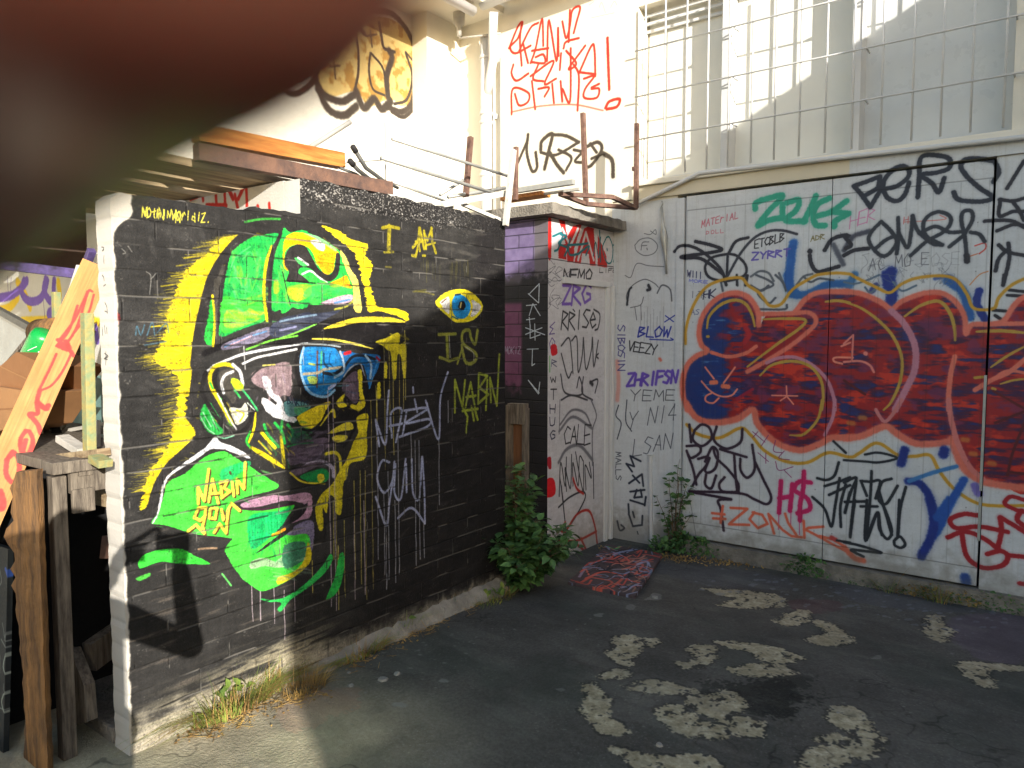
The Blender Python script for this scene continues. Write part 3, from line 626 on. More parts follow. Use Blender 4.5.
    c.hatch((210, 400, 235, 430), 18, 12, 1.6, [(190, 190, 180), (60, 160, 70), (40, 38, 38), (210, 190, 60)], 1.0, None, .6, 19); c.hatch((262, 420, 290, 460), 26, 12, 1.8, [(40, 150, 60), (200, 180, 40), (44, 42, 42), (120, 120, 40)], 1.0, None, .6, 20)
    c.hatch((300, 355, 345, 395), 18, 14, 1.4, [(20, 80, 130), (60, 140, 190), (30, 60, 90), (90, 160, 180)], .2, None, .5, 21)
    # green strokes below
    c.poly([(100, 175), (140, 132), (240, 105), (340, 105), (420, 145), (482, 178), (478, 190), (340, 185), (220, 176), (120, 210), (104, 202)], (58, 200, 60), d7, edge=1)
    c.poly([(88, 265), (162, 235), (166, 250), (108, 280)], (70, 170, 60), d7); c.stroke([(560, 240), (610, 305)], 1.6, (90, 190, 90), d7)
    c.poly([(170, 322), (280, 322), (400, 250), (500, 150), (552, 75), (562, 110), (520, 180), (430, 260), (330, 330), (282, 390), (260, 380), (280, 345), (200, 336)], (44, 176, 76), d8, edge=1)
    c.poly([(600, 82), (626, 78), (622, 180), (592, 280), (542, 325), (528, 318), (575, 200)], (44, 170, 70), d8, edge=1)
    c.poly([(10, 90), (100, 60), (200, 66), (300, 80), (200, 100), (60, 110)], (70, 68, 66), d7, a=.6)
    c.stroke([(430, 105), (480, 100), (530, 100)], 2, (160, 130, 100), d7, a=.8)
    c.stroke([(258, 42), (300, 32), (360, 40)], 1.5, (60, 200, 80), c2, a=.4)
    c.stroke([(245, 222 - 0), (262, 219), (280, 219)], 2.2, (60, 180, 60), a=.7)
    # lettering on the right
    dull = (158, 146, 34)
    for q, w in (([(562, 98), (600, 90), (652, 100)], 3.4), ([(600, 90), (596, 215)], 5), ([(572, 232), (622, 230)], 2.4), ([(745, 250), (768, 165), (768, 120)], 3)): c.stroke(q, w, dull, d2, worn=.6, smooth=False)
    for q, w in (([(165, 325), (158, 430), (110, 490)], 3.2), ([(170, 325), (205, 500)], 3), ([(135, 440), (200, 440)], 2.6), ([(205, 350), (222, 500)], 3), ([(205, 365), (235, 430), (272, 325)], 2.8), ([(268, 325), (275, 440), (305, 535)], 3.2), ([(105, 558), (135, 565)], 3.2), ([(195, 560), (215, 560)], 2.6), ([(150, 430), (170, 520)], 2.4), ([(230, 470), (300, 450)], 2)): c.stroke(q, w, dull, e4, worn=.5, smooth=False)
    c.stroke([(580, 312), (610, 314)], 2, (120, 112, 40), d2, a=.6); c.stroke([(740, 445), (800, 440)], 2, (110, 104, 40), d2, a=.5)
    c.stroke([(110, 100), (200, 100), (290, 125)], 1.8, (140, 130, 40), e5, a=.6, worn=.6)
    for k in range(26): x = rnd.uniform(420, 475); c.drip(x, 258 + rnd.uniform(0, 8), 262 + rnd.uniform(4, 26), (92, 88, 44), .9, .35)
    c.poly([(302, 190), (360, 122), (430, 90), (520, 78), (600, 98), (660, 148), (706, 225), (680, 292), (600, 352), (480, 362), (420, 322), (345, 252)], (226, 210, 40), e5, spike=1)
    c.poly([(340, 190), (380, 158), (418, 142), (425, 200), (418, 288), (385, 262), (360, 225)], (215, 212, 208), e5); c.poly([(612, 172), (650, 185), (692, 228), (660, 285), (605, 312), (620, 240)], (215, 212, 208), e5)
    c.stroke([(355, 195), (395, 160)], 1.2, (120, 80, 60), e5)
    c.poly([(470, 132), (520, 125), (575, 165), (602, 230), (582, 300), (530, 332), (472, 312), (445, 245), (445, 180)], (34, 140, 206), e5)
    c.stroke([(470, 128), (515, 122)], 1.8, (20, 60, 90), e5); c.stroke([(445, 310), (495, 335)], 1.2, (20, 90, 110), e5)
    c.poly([(512, 185), (545, 185), (558, 220), (545, 255), (520, 252), (495, 232)], (24, 24, 26), e5); c.stroke([(522, 195), (515, 232)], 2, (210, 190, 120), e5)
    og = (128, 132, 52)
    for q, w in (([(330, 465), (400, 462), (475, 460)], 3.2), ([(400, 470), (408, 680)], 4), ([(340, 660), (420, 690), (492, 668)], 3.2)): c.stroke(q, w, og, e5, smooth=False); 
    c.stroke([(662, 430), (640, 545), (605, 490), (590, 430), (540, 440), (528, 510), (560, 565), (640, 620), (652, 670), (610, 712), (560, 700), (535, 610), (528, 560)], 3.6, og, e5)
    c.stroke([(528, 590), (490, 712)], 2.6, og, e5)
    c.stroke([(560, 570), (625, 620), (630, 690)], 1, (160, 160, 150), e5); c.stroke([(420, 470), (428, 660)], 1, (160, 160, 150), e5)
    lg = (140, 152, 50)
    for q in ([(610, 245), (610, 118), (640, 225), (650, 120)], [(652, 225), (672, 128), (695, 262)], [(655, 185), (692, 180)], [(702, 212), (704, 92), (738, 102), (706, 148), (742, 175), (705, 208)], [(732, 235), (738, 118)], [(752, 205), (748, 110), (775, 218), (785, 18)], [(640, 225), (660, 262), (655, 325)], [(675, 222), (685, 280)], [(640, 240), (700, 232)], [(700, 275), (690, 240)]): c.stroke(q, 2.8, lg, c4, smooth=False, worn=.2)
    bw = (150, 156, 186)
    for q in ([(298, 275), (312, 378)], [(300, 280), (336, 372), (344, 240), (350, 160)], [(362, 345), (358, 250), (400, 236), (378, 362)], [(352, 300), (402, 290)], [(400, 240), (502, 230), (415, 288), (506, 272), (500, 302), (392, 342)], [(420, 240), (404, 338)], [(452, 195), (462, 245)], [(445, 148), (446, 168)], [(495, 200), (545, 352), (553, 190), (582, 88)], [(500, 210), (506, 242)],
              [(352, 442), (322, 438), (304, 505), (330, 562), (362, 520), (372, 440)], [(365, 520), (352, 600), (340, 692), (298, 578)], [(376, 450), (372, 560), (398, 582), (416, 430)], [(418, 450), (420, 560)], [(440, 430), (445, 560), (470, 582), (480, 422)], [(482, 422), (490, 560), (492, 682)], [(492, 682), (440, 622), (385, 662)]): c.stroke(q, 2.5, bw, c4)
    for x, y0, y1 in [(377, 440, 560), (384, 490, 575), (388, 470, 580), (386, 520, 590), (395, 500, 583), (398, 430, 575), (415, 440, 566), (419, 440, 560), (424, 520, 558), (439, 440, 505), (448, 400, 423), (411, 430, 470)]:
        c.drip(x, y0, y1, (160, 162, 172), 1.1, .8)
    c.text('NOthINWOrldIZ.', (205, 182), (15, 1.4), (2, -34), 1.0, (220, 210, 70), c1, gap=.3, jit=.12)
    c.text('NNN', (205, 188), (20, 3), (0, -48), .8, (220, 210, 70), c1, gap=2.3, jit=.1)
    for q in ([(180, 650), (185, 615), (200, 650), (215, 610)], [(225, 650), (245, 600), (255, 650)], [(265, 640), (300, 605), (310, 640)], [(215, 690), (300, 675)]): c.stroke(q, 1.2, (70, 110, 130), c1, a=.8)
    for q in ([(125, 310), (140, 325), (130, 330)], [(150, 300), (165, 322)], [(222, 400), (240, 420), (235, 490)], [(262, 405), (240, 430)]): c.stroke(q, 1, (150, 148, 142), c1, a=.7)
    c.poly([(100, 560), (118, 575), (112, 610), (100, 600)], (120, 26, 30), c1, a=.8)
    # rough-cast top course with bare flecks
    rough_top = smoothstep(2.185, 2.215, VV + (c.n_med - .5) * .05) * (UU > 2.13)
    sp = noise2(c.H, c.W, 2.6, 3.4, 71); fl = rough_top * smoothstep(.66, .8, sp) * smoothstep(3.6, 2.9, UU + (c.n_med - .5) * .6)
    c.rgb = c.rgb * (1 - fl[..., None] * .75) + np.array((185, 180, 172)) * fl[..., None] * .75
    fl2 = smoothstep(.80, .9, sp) * smoothstep(.55, .7, c.n_med) * .5
    c.rgb = c.rgb * (1 - fl2[..., None]) + np.array((120, 116, 110)) * fl2[..., None]
    c.weather(1.35, .55, 205)
    pore = smoothstep(.70, .86, noise2(c.H, c.W, 2.2, 2.8, 207)) * .30 + mort * smoothstep(.35, .6, noise2(c.H, c.W, 8, 14, 208)) * .45
    c.rgb = c.rgb * (1 - pore[..., None]) + np.array((44, 42, 40)) * pore[..., None]
    # mortar seen as lines, pale dust in places
    c.rgb = c.rgb * (1 - (mort * smoothstep(.3, .6, noise2(c.H, c.W, 12, 34, 78)))[..., None] * .34)
    pale = mort * smoothstep(.52, .66, noise2(c.H, c.W, 16, 45, 77)) * .55
    c.rgb = c.rgb * (1 - pale[..., None]) + np.array((140, 136, 128)) * pale[..., None]
    # white edge of the end face wrapping round
    wr = smoothstep(1.312, 1.304, UU + (c.n_med - .5) * .02 + smoothstep(1.97, 2.06, VV) * -.07)
    c.rgb = c.rgb * (1 - wr[..., None]) + np.array((196, 190, 178)) * wr[..., None]
    c.hgt = .55 - mort * .5 + (c.n_med - .5) * .25 + (hsh - .5) * .08 + rough_top * (noise2(c.H, c.W, 3.5, 3.5, 72) - .5) * 1.0 + st2 * .06
    return c
# ------------------------------------------------------------------ the painted doors and panels (facade plane)
def paint_facade():
    c = Canvas('Y', R_Y, -3.06, 0.70, -0.20, 2.84, 0.0025, (200, 203, 205), 3, 21)
    U = c.u0 + (np.arange(c.W) + .5) * c.res; V = c.v0 + (np.arange(c.H) + .5) * c.res
    UU, VV = np.meshgrid(U, V)
    K = (38, 38, 48)
    c.over = .13
    # under layers
    BL, BD = (34, 92, 168), (22, 44, 128)
    c.stroke([(702, 530), (690, 600), (672, 768)], 9, BL, r1, soft=.4); c.stroke([(670, 0), (685, 70), (720, 110)], 9, BL, r3, soft=.4)
    c.stroke([(690, 110), (780, 110), (900, 55), (1010, 50)], 8, (40, 96, 160), r3, soft=.4)
    c.stroke([(244, 0), (272, 90), (262, 190)], 11, BD, r4, soft=.35); c.stroke([(270, 690), (250, 768)], 10, BD, r2, soft=.35)
    c.stroke([(60, 0), (30, 60)], 8, (60, 110, 160), r4, soft=.5); c.stroke([(160, 90), (180, 60)], 6, (60, 70, 130), r4, soft=.4)
    c.stroke([(590, 30), (680, 100), (715, 240)], 9, (34, 90, 160), r4, soft=.4); c.stroke([(770, 90), (755, 160), (800, 250)], 7, BD, r4, soft=.3)
    c.stroke([(520, 730), (600, 720), (660, 768)], 4, (60, 90, 160), r2, soft=.5)
    c.text('AC MO E', (140, 95 + 590), (40, -4), (4, -70), .8, (60, 60, 70), r2, a=.7)
    gy = (98, 104, 112)
    for q in ([(460, 720), (510, 690), (560, 700), (590, 745)], [(620, 700), (650, 768)], [(720, 768), (760, 720), (810, 705)]): c.stroke(q, 2.2, gy, r1)
    for q in ([(490, 0), (560, 30), (585, 60), (500, 100), (560, 160), (600, 130)], [(600, 0), (640, 40), (660, 90)], [(460, 60), (520, 90), (560, 60)], [(510, 195), (650, 195), (665, 170)], [(290, 40), (300, 90)], [(380, 0), (385, 60)], [(430, 0), (430, 60)], [(760, 10), (800, 40), (850, 20), (930, 30)]): c.stroke(q, 2.2, (84, 90, 100), r3)
    for q in ([(0, 40), (60, 50), (130, 30), (200, 0)], [(120, 70), (150, 100), (200, 60)], [(280, 40), (330, 90), (410, 60)]): c.stroke(q, 2, (90, 110, 130), r4)
    # purple small writing, black scrawls
    c.text('ETCBLB', (480, 560), (24, -6), (4, -48), 1.1, (40, 40, 46), r1, gap=.2); c.text('ZYRRT', (465, 625), (36, -4), (4, -40), 1.6, (98, 88, 176), r1, gap=.25)
    c.text('MATErIAL', (178, 440), (20, -5), (3, -38), .8, (190, 96, 110), r1, gap=.35); c.text('DOLL', (205, 480), (18, -2), (2, -20), .7, (190, 110, 122), r1, gap=.5)
    c.text('WIlla', (98, 720), (18, 3), (2, -36), 1, (50, 54, 90), r1); c.text('MORE', (108, 750), (22, 2), (2, -16), .8, (120, 126, 200), r1)
    c.text('I>K', (115, 130), (25, 0), (2, -40), .8, (90, 96, 110), r3, a=.8); c.text('HK', (190, 135), (28, -4), (5, -45), 1.2, (50, 50, 80), r3); c.text('AS', (120, 225), (20, 0), (2, -30), .8, (110, 116, 150), r3)
    c.text('ADR', (800, 520), (22, -4), (3, -30), .8, (120, 110, 60), r1)
    c.text('HER', (30, 445), (45, -14), (10, -80), .9, (206, 110, 160), r2, gap=.1, a=.8)
    c.text('HI', (340, 420), (24, -4), (2, -40), .8, (190, 80, 80), r2, a=.8); c.stroke([(340, 410), (570, 395), (545, 370)], .9, (196, 100, 90), r2, a=.8); c.stroke([(745, 545), (800, 530), (805, 560), (770, 590)], 1.3, (196, 70, 60), r2)
    c.stroke([(700, 610), (760, 590)], 1, (200, 110, 70), r2); c.stroke([(715, 768), (770, 710), (820, 690)], 1, (200, 130, 80), r2)
    c.text('POSE', (440, 660), (45, -2), (4, -70), .7, (130, 130, 136), r2, a=.5)
    for k in range(16): c.scribble((858, 262, 955, 285), 2, .7, (110, 114, 122), k, .5)
    # left black tag over the top of the door
    T = lambda q, w=3.0, fr=r1, col=K, **k: c.stroke(q, w, col, fr, **k)
    T([(25, 578), (60, 548), (120, 548), (200, 590), (290, 680), (320, 768)]); T([(145, 520), (230, 540), (295, 565), (240, 582), (80, 605), (85, 615), (180, 620), (300, 705)], 3.4)
    T([(335, 590), (240, 612), (200, 665), (225, 725), (320, 745), (420, 715), (432, 660), (385, 605), (335, 590)], 2.6); T([(328, 605), (322, 740)], 2.6); T([(335, 585), (375, 520), (445, 498)], 3)
    T([(315, 740), (400, 590), (480, 500), (560, 462), (640, 458), (722, 478)], 2.6, col=(54, 56, 66)); T([(440, 715), (430, 768)]), T([(380, 710), (380, 768)], 2)
    # BERS
    B4 = 4.6
    for q in ([(55, 205), (115, 185), (205, 150), (195, 215), (110, 265), (58, 207)], [(108, 265), (150, 325), (205, 232), (203, 152)]): c.stroke(q, 4.6, (40, 44, 56), r2, soft=.3, smooth=False)
    for q in ([(215, 225), (300, 205), (360, 160), (370, 115), (330, 95), (260, 130), (222, 200), (245, 268), (300, 290), (345, 255), (370, 185)], [(420, 268), (428, 160), (445, 42), (560, 38), (605, 60), (595, 105), (520, 130), (440, 142), (500, 190), (540, 240), (570, 160)],
              [(850, 62), (760, 52), (690, 58), (665, 95), (700, 150), (770, 215), (845, 268), (790, 292), (690, 290), (640, 275), (625, 240)], [(855, 60), (880, 125), (850, 180)]): c.stroke(q, B4, (40, 44, 56), r2, soft=.3)
    # BOMER
    T([(795, 575), (797, 577)], 5); T([(795, 600), (805, 650), (838, 692), (900, 680), (960, 662)], 4); c.stroke([(880, 570), (920, 510), (990, 485), (1020, 490)], 4, K, r1); c.stroke([(930, 540), (985, 650)], 5, (84, 88, 100), r1, soft=.6)
    c.stroke([(0, 570), (50, 495), (100, 475), (145, 462)], 5, (70, 72, 86), r2, soft=.6); c.stroke([(0, 600), (60, 570), (140, 560)], 4, K, r2); c.stroke([(0, 490), (40, 540), (10, 560)], 4, K, r2)
    for q in ([(212, 408), (165, 455), (140, 505), (165, 560), (215, 602), (262, 585), (300, 520), (262, 455), (212, 408)], [(300, 590), (310, 500), (308, 385)], [(310, 470), (360, 555), (382, 470), (390, 375)], [(390, 375), (420, 460), (500, 530), (552, 540)],
              [(380, 600), (470, 520), (560, 470), (605, 420), (600, 375), (540, 352), (480, 375), (450, 425), (470, 490), (560, 540)], [(430, 475), (520, 435), (600, 468), (690, 470), (600, 550)], [(690, 470), (730, 400), (725, 350), (680, 350), (668, 400), (688, 500), (700, 630)], [(720, 468), (770, 480), (800, 520)], [(180, 560), (240, 510), (290, 490)]):
        c.stroke(q, 3.8, (44, 48, 58), r2, soft=.35)
    c.stroke([(698, 600), (700, 632)], 5.5, K, r2)
    # right panel scrawl
    for q in ([(928, 218), (970, 150), (1024, 62)], [(800, 405), (880, 400), (960, 405), (1024, 440)], [(890, 282), (884, 375), (960, 350), (1024, 350)], [(885, 282), (960, 290), (1024, 275)], [(965, 300), (1000, 350), (1024, 400)], [(880, 540), (930, 580), (1024, 600)], [(935, 530), (940, 620), (905, 768)], [(925, 570), (880, 620), (862, 688)], [(870, 460), (960, 425), (1024, 430)]): c.stroke(q, 3.6, K, r2, soft=.3)
    for q in ([(930, 115), (980, 118), (1024, 120)], [(940, 85), (1024, 95)], [(850, 200), (920, 205)], [(860, 230), (890, 250)], [(910, 0), (905, 60)]): c.stroke(q, 3, K, r4, soft=.3)
    # green ZRG
    gn = (44, 158, 130)
    for q in ([(485, 335), (490, 300), (560, 275), (640, 262), (560, 350), (500, 430), (560, 400), (640, 385)], [(640, 310), (640, 385)], [(665, 300), (730, 285), (720, 340), (660, 400), (770, 405)], [(760, 410), (800, 330), (830, 262)], [(905, 275), (840, 310), (815, 370), (830, 425), (880, 430)], [(840, 375), (920, 350), (1005, 290)], [(920, 350), (1015, 362)], [(1000, 370), (940, 405), (935, 435)]): c.stroke(q, 6.0, gn, r1, soft=.3)
    # ---- big piece
    ring = px(r3, [(510, 290), (500, 205), (450, 130), (375, 102), (290, 122), (222, 178), (180, 250), (165, 330), (180, 400), (212, 432), (150, 462), (100, 512), (76, 590), (76, 680), (98, 768)]) + px(r5, [(150, 92), (250, 122), (380, 102), (472, 45), (500, 130), (560, 200), (650, 260), (750, 282), (850, 245), (920, 205), (1024, 212)]) + px(r6, [(100, 198), (232, 140), (300, 180), (400, 238), (520, 240), (615, 225), (650, 330), (700, 400), (780, 452), (900, 480), (1060, 500)]) + px(r4, [(1100, 600), (1100, 120), (1010, 135), (960, 180), (905, 262), (820, 280), (720, 285), (695, 335), (688, 262), (670, 200), (620, 140), (550, 102), (450, 105), (330, 150), (272, 202), (200, 150), (100, 112), (0, 92)]) + px(r3, [(860, 98), (780, 130), (715, 200), (700, 215), (560, 220)])
    coral = (216, 112, 92)
    nA, nB = fbm(c.H, c.W, 9, 44, 301, 4) * .6 + fbm(c.H, c.W, 34, 60, 303, 3) * .4, fbm(c.H, c.W, 30, 50, 302, 4)
    def fill(X, Y, sl):
        u = UU[sl]
        red = np.array((150, 26, 32), np.float32); dk = np.array((70, 22, 58), np.float32); nv = np.array((28, 44, 112), np.float32); vi = np.array((112, 44, 84), np.float32)
        a = nA[sl][..., None]; b = nB[sl][..., None]
        col = red + (np.array((196, 50, 34), np.float32) - red) * smoothstep(.44, .34, b); col = col + (dk - col) * smoothstep(.46, .60, a); col = col + (vi - col) * smoothstep(.56, .70, b) * .7
        col = col + (nv - col) * smoothstep(.55, .68, (a * .6 + (1 - b) * .4)) * .8
        blue = smoothstep(-1.97, -2.09, u + (nB[sl] - .5) * .3)[..., None] * .95 + smoothstep(-1.75, -2.0, u)[..., None] * smoothstep(.48, .58, a) * .6
        bl = np.array((24, 50, 116), np.float32) + (np.array((70, 110, 160), np.float32) - np.array((24, 50, 116), np.float32)) * smoothstep(.62, .74, a)
        return col + (bl - col) * np.clip(blue, 0, 1)
    c.poly(ring, coral, smooth=True, field=fill, edge=1)
    # broad coral halo
    lo = px(r5, [(95, 20), (150, 100), (250, 128), (380, 108), (470, 55), (495, 130), (560, 208), (650, 265), (750, 285), (850, 250), (920, 215), (1024, 218)])
    for pts, w in ((px(r3, [(505, 285), (498, 205), (450, 132), (375, 102), (290, 122), (222, 178), (180, 250), (165, 330), (180, 400), (212, 432), (150, 462), (100, 512), (76, 590), (76, 680), (98, 768)]), 5.6), (lo, 6.6),
                   (px(r6, [(0, 215), (100, 205), (232, 150), (300, 190), (400, 245), (520, 248), (605, 235)]), 7), (px(r6, [(615, 220), (660, 350), (705, 410), (785, 460), (900, 485), (1060, 505)]), 7.6),
                   (px(r4, [(1060, 110), (1005, 135), (960, 185), (905, 262), (820, 280), (725, 285), (695, 335), (690, 262), (670, 200), (620, 140), (550, 102), (450, 105), (330, 150), (272, 202)]), 5.2),
                   (px(r4, [(272, 202), (200, 150), (100, 108), (0, 92)]), 5.4), (px(r3, [(1010, 95), (860, 98), (780, 130), (715, 205)]), 5.4), (px(r3, [(510, 222), (700, 218), (780, 212), (825, 240), (818, 290), (700, 392), (560, 482), (440, 550)]), 4.6)):
        c.stroke(pts, w, coral, soft=.42, var=10)
    pk = (188, 124, 142)
    c.stroke([(490, 405), (430, 445), (330, 465), (235, 440)], 3.6, coral, r3)
    c.stroke([(550, 500), (620, 472), (720, 470), (820, 520), (895, 600), (932, 700), (938, 768)], 3.4, pk, r3); c.stroke([(938, 0), (925, 100), (880, 200)], 3.4, pk, r5)
    c.stroke([(270, 205), (330, 262), (380, 342), (408, 430), (400, 545), (350, 655), (290, 768)], 6.2, pk, r4); c.stroke([(328, 0), (285, 70), (230, 122), (180, 55)], 3.4, (196, 118, 118), r6)
    c.stroke([(630, 465), (608, 560), (595, 680), (595, 768)], 4.6, coral, r4); c.stroke([(595, 0), (612, 120), (650, 252), (715, 380), (790, 450)], 5, (206, 118, 112), r6)
    c.stroke([(745, 655), (830, 602), (940, 552), (1040, 470)], 4.6, coral, r4); c.stroke([(835, 600), (930, 545), (1040, 560)], 3, coral, r4)
    c.stroke([(820, 280), (1040, 276)], 4.6, coral, r4)
    for q, w in (([(580, 685), (725, 688)], 1.5), ([(662, 632), (665, 690), (628, 715)], 1.5), ([(665, 690), (702, 735)], 1.5), ([(975, 405), (1024, 385)], 2), ([(1040, 470), (940, 470), (935, 492), (980, 505)], 2), ([(200, 525), (250, 590)], 1.8), ([(370, 525), (305, 615)], 1.8), ([(180, 605), (230, 660), (290, 690), (350, 685), (382, 650)], 1.8), ([(240, 670), (205, 690), (205, 718), (245, 728), (278, 700)], 1.8)): c.stroke(q, w, (226, 132, 112), r3, smooth=len(q) > 3)
    c.stroke([(235, 612), (262, 610)], 4.5, (226, 120, 90), r3); c.stroke([(300, 632), (332, 636)], 4.5, (226, 120, 90), r3)
    for q, w in (([(0, 390), (52, 342), (45, 482)], 1.9), ([(0, 495), (90, 490), (145, 512), (170, 552)], 2.2), ([(122, 446), (124, 448)], 4)): c.stroke(q, w, (222, 128, 116), r4, smooth=len(q) > 3)
    c.stroke([(430, 300), (450, 340), (425, 380)], 5.5, (170, 34, 44), r3, soft=.5); c.stroke([(380, 705), (470, 650)], 3, (150, 30, 60), r3, soft=.4)
    ye = (182, 146, 60)
    for q, w in (([(212, 350), (218, 350)], 4.5), ([(210, 302), (225, 232), (290, 168), (370, 142), (430, 165), (465, 222), (482, 292)], 3.2), ([(530, 252), (650, 248), (768, 255), (735, 305), (600, 400), (440, 522)], 3), ([(512, 572), (580, 512), (700, 490), (800, 522), (860, 602), (872, 700), (866, 768)], 3), ([(885, 152), (950, 146), (1024, 156)], 3)): c.stroke(q, w, ye, r3, ends=(.6, .6))
    c.stroke([(866, 0), (840, 110), (760, 195), (680, 200)], 2.6, ye, r5, ends=(1, .4))
    for q, w in (([(0, 152), (100, 190), (200, 262), (280, 352), (328, 470), (320, 602), (270, 720), (225, 768)], 3), ([(345, 235), (440, 172), (540, 150), (600, 212), (628, 300), (632, 372)], 3.4), ([(755, 322), (900, 318), (1040, 330)], 3.4), ([(835, 525), (930, 460), (1040, 400)], 2.6), ([(890, 620), (960, 600), (1040, 590)], 2.2), ([(745, 585), (790, 580)], 4.5), ([(845, 645), (860, 650)], 4.5)): c.stroke(q, w, ye, r4, ends=(.6, .6))
    for x, y in ((690, 225), (735, 305), (840, 360), (105, 100), (40, 130)): c.stroke([(x - 12, y), (x + 12, y + 3)], 5, (200, 130, 60), r6, soft=.6, a=.7)
    for q in ([(850, 660), (1040, 768)], [(0, 600), (120, 680)]): c.stroke(q, 2.4, (90, 18, 26), r4, soft=.4)
    for q in ([(860, 130), (1040, 60)], [(930, 430), (960, 300), (1040, 100)], [(940, 410), (1040, 420)]): c.stroke(q, 2.4, (84, 18, 26), r6, soft=.4)
    # ---- yellow outer line
    yo = (196, 148, 44)
    c.stroke(px(r3, [(88, 390), (92, 300), (130, 180), (200, 75), (290, 30), (400, 16), (445, 60), (500, 95), (530, 130), (570, 175), (632, 165), (700, 80), (800, 18)]) + px(r1, [(850, 708), (940, 700), (1024, 706)]) + px(r4, [(60, 10), (180, 68), (260, 100), (330, 50), (420, 16), (560, 5), (640, 30), (700, 110), (740, 190), (850, 190), (880, 130), (950, 60), (1040, 15)]), 3.0, yo, soft=.35)
    c.stroke(px(r5, [(95, 140), (160, 195), (280, 215), (400, 160), (460, 200), (540, 290), (660, 350), (780, 356), (900, 300), (1024, 325)]) + px(r6, [(90, 300), (190, 245), (310, 315), (400, 320), (490, 315), (540, 400), (620, 500), (740, 580), (860, 602), (1060, 600)]), 3.2, yo, soft=.35)
    # blue V and blots
    for q, w, col, fr in (([(365, 462), (430, 475), (490, 560), (512, 700), (505, 768)], 7.5, BD, r6), ([(682, 455), (600, 600), (545, 720), (510, 768)], 7.5, (30, 80, 164), r6), ([(370, 462), (500, 415), (640, 378)], 4, (60, 120, 180), r6), ([(488, 0), (512, 100), (500, 200), (440, 320)], 8.5, BD, r8), ([(600, 0), (530, 100)], 8, (30, 80, 164), r8),
                          ([(345, 285), (325, 360)], 8.5, BD, r6), ([(572, 285), (565, 310)], 9, BD, r6), ([(745, 490), (765, 530)], 8, (116, 106, 180), r6), ([(690, 440), (695, 465)], 9, (24, 60, 140), r8)):
        c.stroke(q, w, col, fr, soft=.4)
    # BESTY
    pb = (50, 32, 50)
    for q in ([(140, 172), (130, 225), (180, 262), (235, 220), (225, 160), (180, 140), (140, 172)], [(265, 152), (250, 228), (320, 277), (400, 240), (412, 165)], [(95, 262), (165, 262), (170, 300), (118, 330), (95, 290), (130, 390), (150, 480)], [(160, 335), (215, 325), (205, 375), (165, 420), (130, 485)], [(200, 350), (240, 270), (272, 300), (262, 380), (225, 412), (200, 400), (225, 330)], [(205, 425), (200, 480), (235, 502), (262, 430)],
              [(245, 270), (265, 330), (330, 395), (385, 470), (390, 525)], [(310, 440), (280, 480), (300, 520), (388, 525)], [(285, 280), (350, 300), (435, 325)], [(365, 310), (372, 420), (382, 520)], [(400, 335), (402, 400), (440, 442), (482, 390), (468, 255)], [(485, 355), (530, 450), (575, 550), (550, 592), (480, 565), (390, 530), (110, 520)], [(110, 522), (240, 545), (348, 565)], [(345, 565), (275, 572), (290, 625), (305, 742)], [(110, 140), (120, 240)]):
        c.stroke(q, 2.7, pb, r5)
    for q in ([(470, 180), (540, 240)], [(470, 215), (500, 180)], [(560, 200), (520, 260)], [(600, 230), (590, 290), (640, 300)], [(650, 290), (620, 330), (680, 340)], [(500, 300), (560, 350)], [(545, 300), (545, 360)], [(600, 350), (620, 400), (700, 380)], [(650, 400), (690, 440)]): c.stroke(q, .8, (140, 60, 110), r5)
    pnk = (196, 28, 96)
    for q in ([(632, 462), (620, 642)], [(696, 480), (682, 630)], [(622, 560), (690, 548)], [(800, 470), (735, 465), (708, 512), (780, 560), (795, 620), (725, 645)], [(762, 408), (758, 500), (740, 600), (740, 685)]): c.stroke(q, 4.6, pnk, r5, soft=.3)
    for x, y0, y1 in ((779, 512, 530), (791, 505, 528), (800, 515, 535)): c.drip(x, y0, y1, pnk, .9, .7)
    og = (222, 104, 76)
    for q in ([(240, 75), (310, 82)], [(245, 105), (315, 108)], [(300, 35), (288, 130)], [(345, 45), (440, 50), (335, 138), (450, 142)], [(480, 70), (452, 110), (500, 160), (555, 135), (525, 85), (470, 70)], [(592, 190), (560, 80), (640, 170), (690, 205), (750, 212)], [(655, 78), (672, 130), (720, 200)], [(760, 118), (765, 215)], [(872, 152), (790, 158), (770, 168), (850, 210), (940, 260), (1024, 302)], [(850, 205), (930, 225), (1000, 270)]): c.stroke(q, 2.6, og, r7, soft=.35, smooth=False)
    c.stroke([(920, 215), (940, 225)], 4.5, (200, 60, 60), r7, soft=.5)
    c.stroke([(0, 270), (60, 330), (110, 345)], 5.5, og, r8, soft=.5)
    # RATS!
    kk = (28, 34, 44)
    for q in ([(838, 445), (890, 455), (935, 430), (960, 355)], [(880, 490), (960, 465), (1024, 440)], [(905, 540), (1024, 485)], [(965, 445), (940, 600), (918, 720), (880, 620), (810, 552)], [(1000, 480), (970, 600), (972, 722)], [(1024, 525), (995, 642)]): c.stroke(q, 2.7, kk, r5)
    for q in ([(0, 470), (70, 442), (40, 520), (5, 640)], [(70, 460), (50, 620), (35, 768)], [(5, 580), (120, 577)], [(95, 460), (150, 465), (205, 462), (180, 560)], [(100, 470), (130, 545)], [(157, 405), (150, 550), (130, 768)], [(95, 605), (190, 606)], [(270, 448), (215, 470), (195, 560), (240, 590), (305, 488)], [(200, 520), (230, 620), (272, 768)], [(352, 495), (320, 620), (308, 768)], [(135, 768), (190, 640), (205, 720), (215, 768)]): c.stroke(q, 2.7, kk, r6)
